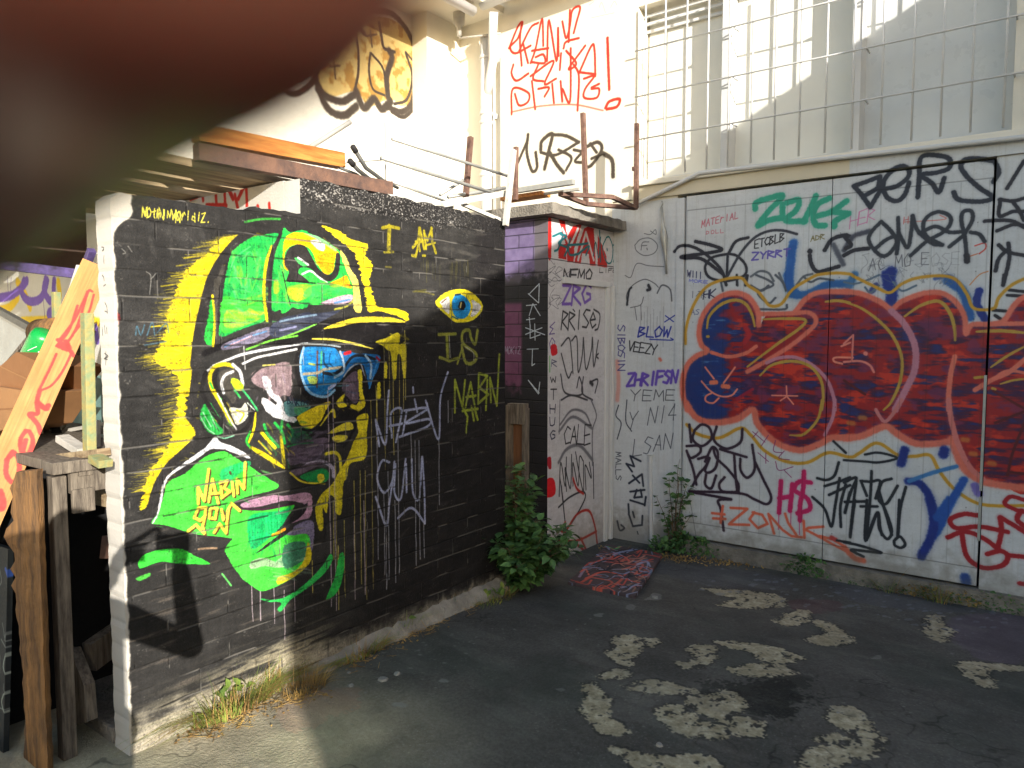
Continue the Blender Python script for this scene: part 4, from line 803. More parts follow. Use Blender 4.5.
    for q in ([(62, 0), (35, 212)], [(130, 0), (122, 232), (190, 72), (200, 160), (245, 222), (272, 175), (240, 70), (205, 0)], [(315, 0), (305, 205)], [(285, 232), (318, 208), (348, 250), (325, 272), (290, 258), (285, 232)], [(0, 240), (100, 262), (212, 300), (110, 290), (40, 285), (110, 322)]): c.stroke(q, 2.7, kk, r8)
    c.stroke([(120, 310), (200, 300), (300, 330), (200, 355), (120, 350), (0, 342)], 2.4, kk, r6); c.stroke([(930, 235), (1000, 300)], 2.4, kk, r5, soft=.5)
    c.stroke([(950, 230), (1024, 242)], 2.4, kk, r7)
    # red tag
    rd = (160, 24, 36)
    for q in ([(762, 88), (680, 80), (605, 112), (640, 160), (770, 152), (930, 182)], [(590, 212), (690, 180), (800, 222), (885, 285)], [(670, 190), (700, 322), (790, 385), (900, 372), (932, 320), (890, 290), (815, 308)], [(888, 100), (895, 180), (870, 290)], [(890, 98), (960, 140), (1040, 190)], [(935, 315), (1040, 325)], [(1010, 60), (985, 110), (1040, 160)], [(1000, 475), (1040, 480)]): c.stroke(q, 4.6, rd, r8, soft=.3)
    c.stroke([(1030, 570), (950, 550), (915, 590), (980, 625), (1040, 640)], 4, rd, r6, soft=.3)
    # ---- the fixed panel left of the doors
    g = (96, 98, 104)
    fr = b1
    for q, w in (([(690, 385), (720, 355), (770, 350), (806, 385), (790, 425), (740, 438), (700, 415), (690, 385)], .8), ([(722, 410), (730, 372), (762, 368)], .8), ([(724, 388), (752, 386)], .8), ([(752, 400), (754, 408)], 1), ([(738, 325), (770, 330), (795, 305), (798, 330), (770, 312)], .7), ([(640, 540), (670, 548), (700, 480), (760, 490), (840, 495)], .8),
                 ([(655, 690), (648, 640), (680, 590), (740, 560), (790, 580), (810, 600)], 1), ([(650, 690), (660, 620), (672, 602)], 2.2), ([(805, 630), (830, 590), (870, 610), (880, 670)], 1.6), ([(668, 705), (720, 690), (735, 650)], .9), ([(690, 700), (700, 768)], .8), ([(720, 690), (725, 768)], .7), ([(760, 590), (768, 610), (755, 615)], 3)): c.stroke(q, w, g if w < 2 else (40, 42, 50), fr)
    for x in range(8): c.drip(641 + x * 3.2, 305 + (x * 7) % 12, 330 + (x * 11) % 20, (120, 122, 130), .7, .5)
    blu = (34, 48, 150)
    c.text('BLOW', (415, 525), (27, 0), (6, -38), 1.5, blu, b2, gap=.15); c.stroke([(460, 535), (545, 538), (540, 530)], 1.2, blu, b2); c.text('X', (518, 470), (34, -2), (2, -26), 1.1, blu, b2)
    c.text('VEEZY', (375, 578), (20, 3), (6, -36), 1.2, (40, 42, 48), b2, gap=.1)
    c.text('ZHRIFSN', (372, 715), (25, -2), (6, -46), 2.6, (100, 72, 176), b2, gap=.12)
    c.stroke([(335, 620), (340, 700), (335, 768)], 4.5, (216, 126, 110), b2, soft=.6, a=.6); c.stroke([(498, 610), (502, 615)], 3, (216, 120, 100), b2, soft=.5)
    c.text('SIBOSIN', (338, 480), (0, 24), (26, 0), 1.0, (70, 66, 130), b2, gap=.05)
    c.text('YEME', (385, 770), (36, 0), (4, -40), .9, (70, 72, 80), b2)
    for t, o in (('Y NI4', (375, 110)), ('LSAN', (395, 215))): c.text(t, o, (32, -6), (8, -62), .9, (78, 82, 92), b3, gap=.2)
    for q in ([(340, 20), (330, 60), (350, 90), (335, 150)], [(310, 10), (320, 0)], [(372, 0), (368, 80), (390, 120)]): c.stroke(q, 1.2, (60, 64, 76), b3)
    c.text('MALLS', (330, 200), (0, 18), (20, 0), .8, (70, 74, 84), b3)
    dk = (30, 38, 56)
    for q in ([(425, 235), (385, 215), (400, 255), (370, 245), (392, 275)], [(380, 320), (430, 285), (435, 330)], [(395, 290), (420, 318)], [(385, 352), (440, 345)], [(410, 345), (400, 375), (430, 372), (425, 345)], [(385, 385), (440, 402)], [(445, 372), (440, 405)], [(378, 400), (380, 440), (395, 485), (430, 480), (432, 445)], [(395, 430), (400, 450)]): c.stroke(q, 2.0, dk, b3, smooth=False)
    c.stroke([(335, 465), (345, 500), (362, 492), (350, 480)], 1.8, dk, b3); c.stroke([(412, 505), (415, 515)], 1.2, dk, b3)
    for q in ([(690, 500), (700, 560)],): c.stroke(q, .5, g)
    # cladding joints, door rail grooves, wear
    h = np.zeros_like(c.hgt) + .5
    for xx in np.arange(-2.36, -.36, .152):
        if abs(xx + 1.3) < .05: continue
        m = (1 - smoothstep(.0015, .004, np.abs(UU - xx))) * (VV > .12) * (VV < 2.56)
        h -= m * .4; c.rgb *= (1 - m * .13)[..., None]
    for zz in (.12, 2.565):
        m = (1 - smoothstep(.002, .005, np.abs(VV - zz))) * (UU > -2.36) * (UU < -.36); h -= m * .4; c.rgb *= (1 - m * .3)[..., None]
    dirt = smoothstep(.22, -.05, VV + (c.n_med - .5) * .3)
    c.rgb = c.rgb * (1 - dirt[..., None] * .5) + np.array((104, 98, 86)) * dirt[..., None] * .5
    run = smoothstep(.60, .80, fbm(c.H, c.W, 160, 5, 57)) * .10
    c.rgb = c.rgb * (1 - run[..., None]) + np.array((120, 108, 88)) * run[..., None]
    rr = random.Random(5)
    for xx in (-2.30, -1.36, -1.24, -.44):          # rivets and rust spots
        for zz in np.arange(.2, 2.6, .3):
            i, j = int((zz - c.v0) / c.res), int((xx - c.u0) / c.res); c.rgb[i - 1:i + 2, j - 1:j + 2] *= .7; c.rgb[max(0, i - rr.randint(4, 14)):i, j] *= .88
    sc = smoothstep(.78, .9, fbm(c.H, c.W, 6, 3, 55)) * .3
    c.rgb = c.rgb * (1 - sc[..., None]) + np.array((150, 145, 135)) * sc[..., None]
    c.weather(.22, .10, 401)
    # the frame over the doors: cream on the left, white on the right, the big tag runs over it
    fm = (VV > 2.672) * (UU < -1.19)
    c.rgb = np.where((fm > 0)[..., None], np.array((206, 196, 172), np.float32), c.rgb)
    c.hgt = h + (c.n_med - .5) * .10 + (fbm(c.H, c.W, 130, 60, 58, 2) - .5) * 1.2
    return c

def paint_upper_tags():
    """red and black tags on the cream wall above"""
    c = Canvas('Y', R_Y, -4.75, -2.78, 2.25, 4.65, 0.003, (226, 220, 204), 3, 61)
    c.over = .10; rd = (190, 52, 36)
    rs_ = lambda q, w=2.3: c.stroke(q, w, rd, t1, soft=.3)
    for q in ([(125, 90), (118, 160), (125, 258)], [(75, 190), (110, 105), (128, 90), (110, 150), (80, 185), (100, 210), (160, 180)], [(115, 200), (160, 110), (190, 90)], [(130, 170), (150, 248)], [(160, 248), (180, 190), (205, 75), (210, 180)], [(165, 200), (230, 190)], [(165, 245), (215, 248), (210, 215), (180, 225)], [(225, 240), (232, 80), (262, 240), (268, 110), (270, 220)], [(285, 85), (300, 150), (315, 100), (325, 40), (355, 28), (340, 90), (330, 130)], [(315, 40), (310, 165)], [(350, 150), (300, 165), (290, 190)],
              [(92, 255), (85, 290), (105, 318), (150, 290), (135, 300)], [(190, 255), (170, 310), (210, 320)], [(165, 320), (178, 430)], [(160, 300), (250, 240), (215, 330), (260, 310)], [(85, 450), (90, 350), (150, 365), (150, 400), (115, 415), (98, 370)], [(190, 350), (232, 345), (215, 380)], [(245, 330), (252, 405)], [(278, 320), (285, 400), (285, 350), (315, 400), (318, 190)], [(300, 200), (340, 250), (310, 270), (375, 180)], [(330, 255), (350, 300), (345, 435)], [(350, 290), (400, 180), (412, 200), (415, 300)], [(355, 285), (415, 292)], [(370, 310), (410, 300), (375, 350), (372, 385), (420, 385), (430, 350), (400, 350)], [(430, 330), (400, 345)], [(275, 275), (280, 210)]): rs_(q)
    rs_([(463, 150), (466, 250), (470, 352)], 3); rs_([(455, 425), (470, 400), (510, 390), (500, 420), (460, 430)], 3)
    c.stroke([(90, 440), (200, 418), (330, 412), (445, 435)], 1.8, (206, 80, 60), t1, soft=.6, a=.7)
    dk = (70, 62, 52)
    for q, w in (([(150, 530), (145, 600), (165, 672), (185, 660), (180, 600)], 3.4), ([(110, 640), (145, 560)], 3), ([(200, 590), (205, 555), (245, 528), (230, 600), (215, 665)], 4), ([(200, 600), (260, 610), (350, 560)], 3), ([(245, 530), (300, 535), (350, 560)], 3.4), ([(235, 600), (265, 650), (290, 680)], 4), ([(270, 590), (320, 620), (300, 670)], 3), ([(330, 590), (360, 600), (335, 635), (375, 640)], 3), ([(375, 580), (425, 560), (440, 590), (400, 650), (370, 660)], 3.6), ([(395, 565), (420, 600)], 3), ([(440, 600), (480, 630), (485, 695)], 4.4), ([(400, 625), (445, 605)], 3)): c.stroke(q, w, dk, t1, soft=.4)
    for q in ([(430, 30), (440, 10), (455, 50)], [(400, 70), (490, 50)], [(475, 30), (490, 5), (500, 20)], [(390, 20), (410, 5)]): c.stroke(q, .6, (120, 112, 100), t1, a=.5)
    return c

def paint_throwup():
    c = Canvas('X', -4.85, 2.2, 5.05, 2.2, 4.75, 0.004, (228, 222, 206), 3, 71)
    cr = (206, 176, 106); dk = (66, 58, 50)
    c.poly([(160, 240), (280, 90), (420, 70), (500, 130), (535, 230), (530, 380), (480, 420), (430, 390), (350, 420), (300, 360), (200, 380), (150, 320)], cr, t0, field=lambda X, Y, sl: np.array((216, 188, 118), np.float32) + (np.array((178, 136, 66), np.float32) - np.array((216, 188, 118), np.float32)) * smoothstep(.5, .62, c.n_med[sl])[..., None])
    for q, w in (([(0, 345), (60, 370), (130, 320), (155, 230), (200, 150), (280, 92), (330, 130)], 5.5), ([(135, 300), (170, 370), (240, 400), (290, 375)], 7.5), ([(150, 350), (190, 430), (250, 455), (300, 420)], 8), ([(282, 90), (305, 180), (308, 280), (295, 350)], 3), ([(355, 210), (350, 280), (365, 350), (410, 375)], 2.6), ([(360, 212), (405, 270), (418, 360), (425, 390)], 2.6), ([(390, 90), (400, 150), (410, 190), (450, 205)], 3.5), ([(430, 200), (440, 230), (420, 300), (425, 380)], 7), ([(300, 360), (330, 425), (370, 390), (400, 430), (435, 400)], 8), ([(370, 40), (440, 55), (500, 120), (535, 200)], 6), ([(530, 200), (532, 300), (520, 400), (480, 440), (420, 420)], 6), ([(495, 210), (520, 300), (500, 390), (450, 410)], 3), ([(440, 440), (490, 460), (545, 400), (552, 380)], 4.5), ([(210, 230), (218, 310)], 1.8), ([(195, 262), (235, 258)], 1.8), ([(355, 120), (362, 185)], 1.8), ([(338, 142), (378, 136)], 1.8), ([(200, 160), (228, 225)], 2), ([(495, 205), (530, 250)], 2)): c.stroke(q, w, dk, t0, soft=.4)
    c.drip(418, 100, 120, dk, 1.2); c.weather(.25, .05, 402)
    return c

def paint_shed_side():
    c = Canvas('X', -3.0, 4.40, 5.50, -0.25, 2.55, 0.002, (200, 198, 200), 3, 81); c.over = .12
    rd = (186, 34, 30)
    c.poly([(248, 245), (262, 245), (262, 440), (246, 440)], rd, b1, edge=1)
    for q in ([(300, 250), (330, 260), (345, 340), (375, 285), (420, 275), (380, 400), (378, 475), (345, 470), (340, 400)], [(380, 475), (410, 360), (430, 300), (450, 290), (480, 300), (490, 490), (460, 488), (455, 430), (420, 425), (415, 480)], [(500, 330), (545, 440), (548, 500), (500, 492)], [(298, 380), (335, 380), (340, 460), (300, 450)]): c.poly(q, rd, b1, smooth=False, edge=2)
    for q in ([(320, 300), (360, 390), (400, 300)], [(400, 460), (440, 320), (480, 460)]): c.stroke(q, 3.4, (200, 198, 200), b1, smooth=False)
    tl = (22, 104, 112)
    for q, w in (([(270, 340), (320, 325), (300, 400), (280, 415)], 2.2), ([(310, 330), (340, 340), (300, 375), (345, 400), (330, 440)], 2.2), ([(360, 350), (350, 400), (360, 435), (400, 430)], 2.2), ([(345, 385), (420, 380), (450, 375)], 2.2), ([(400, 430), (455, 390), (440, 435)], 2.2), ([(478, 440), (490, 370), (505, 450), (515, 345)], 1.6), ([(510, 310), (515, 470)], 1.8), ([(545, 345), (525, 400), (545, 470), (570, 470), (578, 400), (560, 345), (545, 345)], 1.6), ([(548, 405), (549, 410)], 2), ([(580, 470), (610, 375)], 1.6), ([(580, 385), (618, 360), (620, 450)], 1.6)): c.stroke(q, w, tl, b1)
    c.stroke([(245, 452), (400, 475), (620, 500)], .8, (60, 56, 60), b1)
    k = (44, 42, 46)
    c.text('NEMO', (322, 560), (32, 0), (5, -50), 1.8, k, b1, gap=.2); c.text('LIFE', (510, 525), (18, 0), (2, -22), .8, k, b1)
    pu = (116, 84, 176)
    c.text('ZRG', (318, 690), (42, -2), (6, -100), 3.0, pu, b1, gap=.2)
    c.text('RRISe', (120, 500), (24, -2), (5, -70), 1.8, k, b2, gap=.12); c.stroke([(165, 420), (172, 428)], 1.5, k, b2)
    for q in ([(120, 560), (150, 530), (160, 600), (165, 665)], [(120, 590), (145, 680), (160, 660)], [(160, 540), (180, 530), (185, 660), (200, 600), (205, 530)], [(205, 530), (215, 650), (235, 580), (240, 530), (245, 640), (262, 540)], [(262, 590), (255, 600), (262, 608)], [(245, 420), (268, 440), (262, 490), (250, 500)], [(118, 670), (135, 740), (200, 745), (190, 680), (180, 720)], [(205, 680), (200, 740), (240, 768)], [(230, 700), (260, 690), (250, 740)], [(290, 680), (300, 710), (290, 735)], [(120, 768), (160, 750), (220, 768)]): c.stroke(q, 1.9, (58, 56, 60), b2)
    c.stroke([(232, 700), (240, 708)], 4, k, b2, soft=.6)
    for q, w in (([(115, 95), (160, 40), (210, 50), (235, 100)], 2.4), ([(112, 120), (165, 65), (240, 110)], 3), ([(110, 240), (140, 190), (190, 175), (240, 230)], 3.6), ([(235, 0), (255, 60), (240, 120), (240, 250)], 2), ([(115, 0), (112, 130)], 1.4)): c.stroke(q, w, (110, 108, 114), b3, soft=.5)
    c.text('CALE', (128, 170), (24, 0), (4, -72), 1.6, k, b3, gap=.1)
    for q in ([(112, 370), (118, 240), (135, 330), (140, 220)], [(140, 350), (135, 260), (155, 340), (160, 210)], [(165, 330), (165, 240), (185, 330), (190, 220), (205, 235)], [(175, 200), (185, 260), (205, 350), (205, 240)], [(215, 345), (212, 250), (235, 300), (228, 240)], [(243, 240), (245, 378)], [(128, 390), (115, 300)]): c.stroke(q, 1.6, k, b3)
    c.stroke([(110, 412), (150, 375), (200, 352), (212, 375), (180, 440), (140, 500)], 2, k, b3); c.stroke([(120, 330), (138, 500)], 1.8, k, b3)
    rr = (176, 40, 30)
    for q in ([(140, 500), (180, 440), (225, 425), (248, 480), (258, 550)], [(135, 470), (120, 500), (140, 512)], [(110, 540), (180, 540), (255, 505)], [(170, 545), (210, 580)], [(195, 530), (215, 575)], [(110, 570), (125, 600), (135, 560)], [(165, 300), (180, 340), (205, 360)]): c.stroke(q, 2.6, rr, b3, soft=.3)
    # narrow pilaster strip at the corner with small marks
    c.text('WG', (75, 480), (0, 42), (20, -10), 1.0, (80, 56, 130), b2); c.poly([(80, 560), (100, 555), (104, 590), (84, 596)], (196, 24, 36), b2); c.stroke([(76, 600), (76, 660)], 1.6, (90, 170, 90), b2)
    c.text('R', (82, 640), (20, 0), (2, -26), 1, (80, 84, 110), b2); c.text('W', (78, 700), (22, 0), (0, -20), 1.4, k, b2); c.text('T', (80, 765), (22, 0), (0, -40), 1.4, k, b2)
    c.text('HUG', (76, 50), (20, 0), (0, -38), 1.3, (34, 36, 60), b3, gap=-1) if False else None
    for i, ch in enumerate('HUG'): c.text(ch, (76, 50 + i * 50), (20, 0), (1, -34), 1.3, (34, 36, 60), b3)
    c.poly([(66, 225), (80, 220), (82, 262), (70, 262)], (176, 22, 40), b3); c.poly([(62, 310), (90, 302), (97, 360), (60, 372)], (214, 24, 34), b3)
    c.scribble((547, 262, 556, 320), 14, .6, (70, 70, 78), 5, .7)
    dirt = smoothstep(.3, -.1, (c.v0 + np.arange(c.H) * c.res)[:, None] + (c.n_med - .5) * .4)
    c.rgb = c.rgb * (1 - dirt[..., None] * .4) + np.array((120, 112, 100)) * dirt[..., None] * .4
    c.weather(.4, .2, 403)
    return c

def paint_shed_front():
    c = Canvas('Y', 4.47, -3.75, -2.95, -0.25, 2.55, 0.002, (34, 33, 37), 4, 91)
    U = c.u0 + (np.arange(c.W) + .5) * c.res; V = c.v0 + (np.arange(c.H) + .5) * c.res; UU, VV = np.meshgrid(U, V)
    up = smoothstep(2.0, 2.08, VV + (c.n_med - .5) * .12)
    pur = np.array((116, 102, 140)) + (c.n_med[..., None] - .5) * 30
    grey = np.array((104, 98, 104))
    cc = pur + (grey - pur) * smoothstep(-3.13, -3.11, UU)[..., None]
    c.rgb = c.rgb * (1 - up[..., None]) + cc * up[..., None]
    mg = smoothstep(1.86, 1.82, VV) * smoothstep(1.15, 1.25, VV + (c.n_med - .5) * .15) * smoothstep(-3.22, -3.25, UU)
    c.rgb = c.rgb * (1 - mg[..., None]) + (np.array((112, 66, 96)) + (c.n_med[..., None] - .5) * 20) * mg[..., None]
    m2 = smoothstep(1.95, 2.02, VV) * smoothstep(-3.22, -3.26, UU) * (1 - up)
    c.rgb = c.rgb * (1 - m2[..., None] * .6) + np.array((110, 100, 108)) * m2[..., None] * .6
    row = np.floor((VV + .02) / .0945).astype(int); fr = (VV + .02) / .0945 - row; ub = (UU + 3.0) / .262 + (row % 2) * .5; fu = ub - np.floor(ub)
    mort = np.maximum(1 - smoothstep(.002, .006, np.minimum(fr, 1 - fr) * .0945), 1 - smoothstep(.002, .005, np.minimum(fu, 1 - fu) * .262))
    c.rgb *= (1 - mort * .45)[..., None]
    w = (186, 196, 206); n1_ = FR(480, 280, 5.486)
    for q in ([(265, 75), (320, 125)], [(272, 75), (325, 20), (322, 125)], [(255, 140), (310, 135)], [(270, 195), (290, 130), (330, 195)], [(255, 218), (300, 212)], [(270, 205), (275, 250)], [(250, 262), (355, 300)], [(275, 250), (275, 320), (330, 300)], [(300, 240), (302, 330)], [(258, 380), (320, 378)], [(288, 378), (285, 470), (300, 460)], [(265, 550), (320, 625), (328, 560)], [(265, 550), (325, 620)], [(250, 298), (340, 262)]): c.stroke(q, 1.0, w, n1_, smooth=False)
    c.text('MOKIZ', (135, 405), (15, 0), (2, -40), .7, (150, 140, 160), n1_, gap=.2)
    c.hgt = .5 - mort * .4
    return c

def paint_partition():
    """white block wall at the back of the lean-to: purple and yellow tag, red run letters"""
    c = Canvas('Y', 2.13, -6.6, -2.85, 0.0, 2.34, 0.003, (200, 198, 190), 5, 95)
    f0 = FR(0, 240, 6.4)
    pu, ye = (112, 84, 176), (226, 190, 30)
    for q in ([(0, 450), (60, 430), (110, 370)], [(110, 270), (150, 330), (190, 430)], [(370, 270), (380, 350), (360, 400)], [(140, 520), (260, 515), (350, 510)], [(600, 520), (640, 530)], [(480, 260), (465, 330)]): c.stroke(q, 9, ye, f0, soft=.3)
    for q in ([(0, 370), (80, 350), (150, 290), (170, 260)], [(150, 262), (135, 330), (180, 390), (250, 380), (285, 320), (300, 260)], [(290, 250), (280, 330), (330, 390), (345, 260)], [(340, 440), (310, 470), (320, 500)], [(610, 560), (620, 640)]): c.stroke(q, 9, pu, f0, soft=.2)
    for q in ([(45, 230), (50, 330)], [(70, 240), (65, 320)], [(275, 380), (285, 500)]): c.stroke(q, .8, (70, 50, 110), f0)
    f1 = FR(180, 100, 5.689); rd = (186, 40, 30)
    for x0, x1, y0, y1 in ((310, 330, 540, 630), (375, 380, 500, 640), (440, 445, 605, 650), (505, 510, 590, 650), (250, 255, 480, 600), (200, 205, 490, 600), (120, 130, 510, 570)): c.stroke([(x0, y0), (x1, y1)], 4.4, rd, f1, soft=.3, smooth=False)
    for q in ([(270, 500), (300, 560)], [(330, 560), (370, 480), (400, 480)], [(120, 520), (200, 500)], [(60, 560), (200, 500)], [(150, 600), (260, 600)]): c.stroke(q, 5, rd, f1, soft=.3)
    return c

def paint_endface():
    c = Canvas('Y', 1.30, -3.0, -2.74, -0.1, 2.2, 0.002, (205, 200, 190), 3, 97)
    V = (c.v0 + (np.arange(c.H) + .5) * c.res)[:, None] + np.zeros((1, c.W))
    fr = (V - 2.03) / .0945; fr = fr - np.floor(fr)
    m = 1 - smoothstep(.003, .010, np.minimum(fr, 1 - fr) * .0945)
    c.hgt = .6 - m * .14 + (c.n_med - .5) * .3; c.rgb *= (1 - m * .08 * c.n_med)[..., None]
    f0 = FR(0, 240, 6.4)
    k = (40, 40, 42)
    for q in ([(650, 45), (665, 50), (655, 70)], [(658, 70), (665, 62)], [(668, 100), (668, 150)], [(655, 225), (668, 240), (672, 262)], [(668, 295), (682, 285)], [(672, 400), (685, 430), (688, 470)], [(672, 455), (690, 462)], [(658, 560), (662, 610)], [(672, 545), (678, 600)], [(685, 560), (690, 600)], [(690, 740), (672, 760), (690, 765)]): c.stroke(q, .9, k, f0, a=.85)
    f2 = FR(0, 340, 6.4)
    for q in ([(672, 85), (695, 105), (668, 120)], [(680, 75), (680, 160)]): c.stroke(q, .9, k, f2, a=.85)
    return c

def paint_mat():
    return None
# ------------------------------------------------------------------ ground
class GroundCanvas(Canvas):
    def to_uv(s, pts):
        q = np.array([list(G(x, y)) for x, y in pts])
        depth = (q - CAM) @ FWD
        return np.stack([(q[:, 0] - s.u0) / s.res, (q[:, 1] - s.v0) / s.res], 1), depth / F_PX / s.res * np.clip(.45 + .1 * depth, .5, 1)
def paint_ground():
    c = GroundCanvas('Z', 0, -3.6, 1.6, 0.3, 5.9, 0.004, (90, 88, 83), 4, 111)
    g1, g2, g3 = FR(280, 560, 3.692), FR(520, 560, 3.692), FR(764, 560, 3.692)
    UX, VY = np.meshgrid(c.u0 + (np.arange(c.W) + .5) * c.res, c.v0 + (np.arange(c.H) + .5) * c.res)
    n = fbm(c.H, c.W, 60, 60, 113); c.rgb *= (0.86 + .28 * n)[..., None]
    c.rgb += ((noise2(c.H, c.W, 2, 2, 114) - .5) * 20)[..., None]
    gr = smoothstep(.45, .7, fbm(c.H, c.W, 120, 120, 115))[..., None]
    c.rgb = c.rgb * (1 - gr * .35) + np.array((66, 76, 68)) * gr * .35
    c.poly([(130, 480), (280, 470), (310, 500), (250, 560), (60, 640), (0, 560), (60, 500)], (112, 84, 78), g1, a=.45, edge=8)
    c.poly([(680, 225), (800, 200), (960, 215), (960, 370), (830, 370), (740, 330)], (108, 94, 112), g3, a=.5, edge=6)
    c.poly([(100, 150), (270, 150), (290, 180), (140, 200)], (100, 60, 66), g3, a=.4, edge=6)
    c.poly([(240, 60), (560, 90), (900, 150), (960, 190), (600, 190), (330, 150)], (96, 98, 108), g3, a=.45, edge=10)
    c.poly([(500, 10), (960, 60), (960, 110), (600, 80)], (90, 92, 100), g2, a=.4, edge=10)
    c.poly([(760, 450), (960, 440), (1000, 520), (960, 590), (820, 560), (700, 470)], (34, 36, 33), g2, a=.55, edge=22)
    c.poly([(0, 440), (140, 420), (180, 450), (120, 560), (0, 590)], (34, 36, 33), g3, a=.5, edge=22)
    c.rgb = c.rgb + (np.array((92, 82, 60)) * (smoothstep(-1.5, -2.3, UX) * smoothstep(2.5, 1.8, VY))[..., None] * (.6 + .8 * n[..., None]))  # pale dust by the wall, brightened further to paint in the sunlit patch
    pale = (178, 168, 140)
    nn = fbm(c.H, c.W, 7, 7, 121)
    def pf(X, Y, sl):
        return np.array(pale, np.float32) + ((nn[sl] - .5) * 70 + (c.n_med[sl] - .5) * 24)[..., None] - (smoothstep(.66, .8, c.n_fine[sl]) * 30)[..., None] - (smoothstep(.60, .75, c.n_hor[sl]) * 22)[..., None]
    h0 = c.rgb.copy()
    PT = [(g2, [(360, 285), (430, 282), (447, 322), (400, 382), (362, 385), (320, 350)]), (g2, [(240, 472), (280, 450), (300, 490), (325, 530), (328, 580), (377, 612), (370, 642), (310, 642), (262, 600), (232, 560)]),
          (g2, [(395, 462), (480, 440), (560, 455), (640, 480), (700, 500), (762, 480), (838, 520), (820, 552), (782, 570), (882, 598), (882, 650), (800, 642), (740, 602), (640, 540), (600, 502), (500, 492), (430, 480)]),
          (g2, [(498, 562), (560, 535), (600, 545), (640, 590), (700, 602), (762, 620), (740, 655), (640, 652), (560, 622)]), (g2, [(340, 695), (400, 700), (460, 722), (600, 722), (700, 725), (745, 762), (700, 810), (420, 810), (410, 740)]),
          (g2, [(578, 378), (628, 370), (640, 318), (720, 320), (712, 360), (640, 402), (600, 396)]), (g2, [(460, 292), (500, 290), (505, 312), (470, 318)]), (g2, [(300, 432), (360, 402), (410, 412), (380, 432), (320, 438)]),
          (None, px(g2, [(720, 300), (830, 305), (940, 322)]) + px(g3, [(60, 330), (135, 352), (90, 380), (0, 372)]) + px(g2, [(850, 340), (760, 320)])),
          (None, px(g2, [(765, 402), (860, 385), (950, 385)]) + px(g3, [(60, 385), (104, 410), (40, 428)]) + px(g2, [(900, 430), (820, 424)])),
          (None, px(g2, [(680, 105), (800, 112), (930, 124)]) + px(g3, [(50, 135), (82, 158), (40, 172)]) + px(g2, [(820, 180), (735, 165), (800, 150), (745, 130)])),
          (g3, [(48, 232), (110, 190), (160, 185), (175, 215), (100, 240)]), (g3, [(150, 292), (232, 272), (182, 228), (240, 228), (312, 280), (316, 310), (240, 316)]),
          (g3, [(586, 250), (608, 210), (652, 204), (660, 240), (692, 256), (676, 305), (618, 290)]), (g3, [(706, 390), (760, 374), (842, 385), (830, 420), (842, 472), (790, 460), (738, 422)]), (g3, [(840, 385), (960, 392), (1000, 410), (850, 408)]),
          (g3, [(238, 572), (288, 540), (362, 560), (400, 620), (452, 676), (400, 662), (330, 640), (262, 600)]), (g3, [(125, 742), (180, 700), (260, 680), (312, 722), (282, 752), (160, 800)]), (g3, [(312, 668), (382, 658), (430, 700), (332, 732)]), (g3, [(172, 660), (272, 645), (240, 668)])]
    hold = c.rgb.copy(); c.rgb[:] = 0
    for fr, q in PT: c.poly(q, (255, 255, 255), fr, edge=5.0, field=lambda X, Y, sl: np.full((X.shape[0], X.shape[1], 3), 255, np.float32))
    pm = c.rgb[..., 0] / 255; c.rgb = hold
    near = pm.copy()
    for _ in range(2): near = np.maximum.reduce([near, np.roll(near, 2, 0), np.roll(near, -2, 0), np.roll(near, 2, 1), np.roll(near, -2, 1)])
    flake = fbm(c.H, c.W, 11, 7, 131, 4) * .8 + noise2(c.H, c.W, 2.4, 2.4, 133) * .2; pm2 = pm * smoothstep(.335, .365, flake) + (near - pm) * smoothstep(.55, .58, flake)
    pm2 = np.clip(pm2, 0, 1); rim = np.clip(near * (1 - pm2), 0, 1) * .25
    c.rgb *= (1 - rim)[..., None]
    pc_ = np.array(pale, np.float32) + ((nn - .5) * 80 + (noise2(c.H, c.W, 2.2, 2.2, 132) - .5) * 34)[..., None]
    c.rgb = c.rgb * (1 - pm2[..., None] * .95) + pc_ * pm2[..., None] * .95
    # flecks of paint and grit
    r = random.Random(5)
    def fleck(x, y, sz, col=(150, 150, 146), a=.8): c.poly([(x + sz * r.uniform(.4, 1) * math.cos(t) * 1.6, y + sz * r.uniform(.4, 1) * .6 * math.sin(t)) for t in np.arange(0, 6.28, .9)], col, edge=1.5, a=a)
    for _ in range(90): fleck(r.uniform(300, 1010), r.uniform(600, 765), r.uniform(.5, 1.6), a=.55)
    for _ in range(90): x = r.uniform(690, 1010); fleck(x, 563 + (x - 690) * .16 + r.uniform(0, 26), r.uniform(.8, 3.4), (128, 132, 142), .5)
    for _ in range(40): t = r.random(); fleck(320 + 170 * t + r.uniform(0, 30), 690 - 90 * t + r.uniform(0, 30), r.uniform(.5, 2), a=.5)
    for x, y, s_ in ((445, 681, 4), (350, 686, 4), (400, 673, 3), (630, 607, 5), (655, 598, 8), (659, 745, 5), (876, 657, 5), (600, 615, 4), (560, 690, 4), (720, 594, 4), (400, 705, 6)): fleck(x, y, s_, (140, 140, 136), .6)
    for _ in range(160): fleck(r.uniform(150, 330), r.uniform(690, 768), r.uniform(.3, 1.0), (130, 118, 96), .5)
    d = np.abs(c.rgb - h0).sum(2)
    st_ = rs.rand(c.H, c.W); st_ = (st_ > .985) * smoothstep(.35, .6, fbm(c.H, c.W, 70, 70, 141)); c.rgb += (st_ * 46)[..., None]
    ck = np.abs(fbm(c.H, c.W, 150, 150, 142, 5) - .5); crack = (1 - smoothstep(.001, .006, ck)) * smoothstep(.45, .6, noise2(c.H, c.W, 200, 200, 143)); c.rgb *= (1 - crack * .28)[..., None]
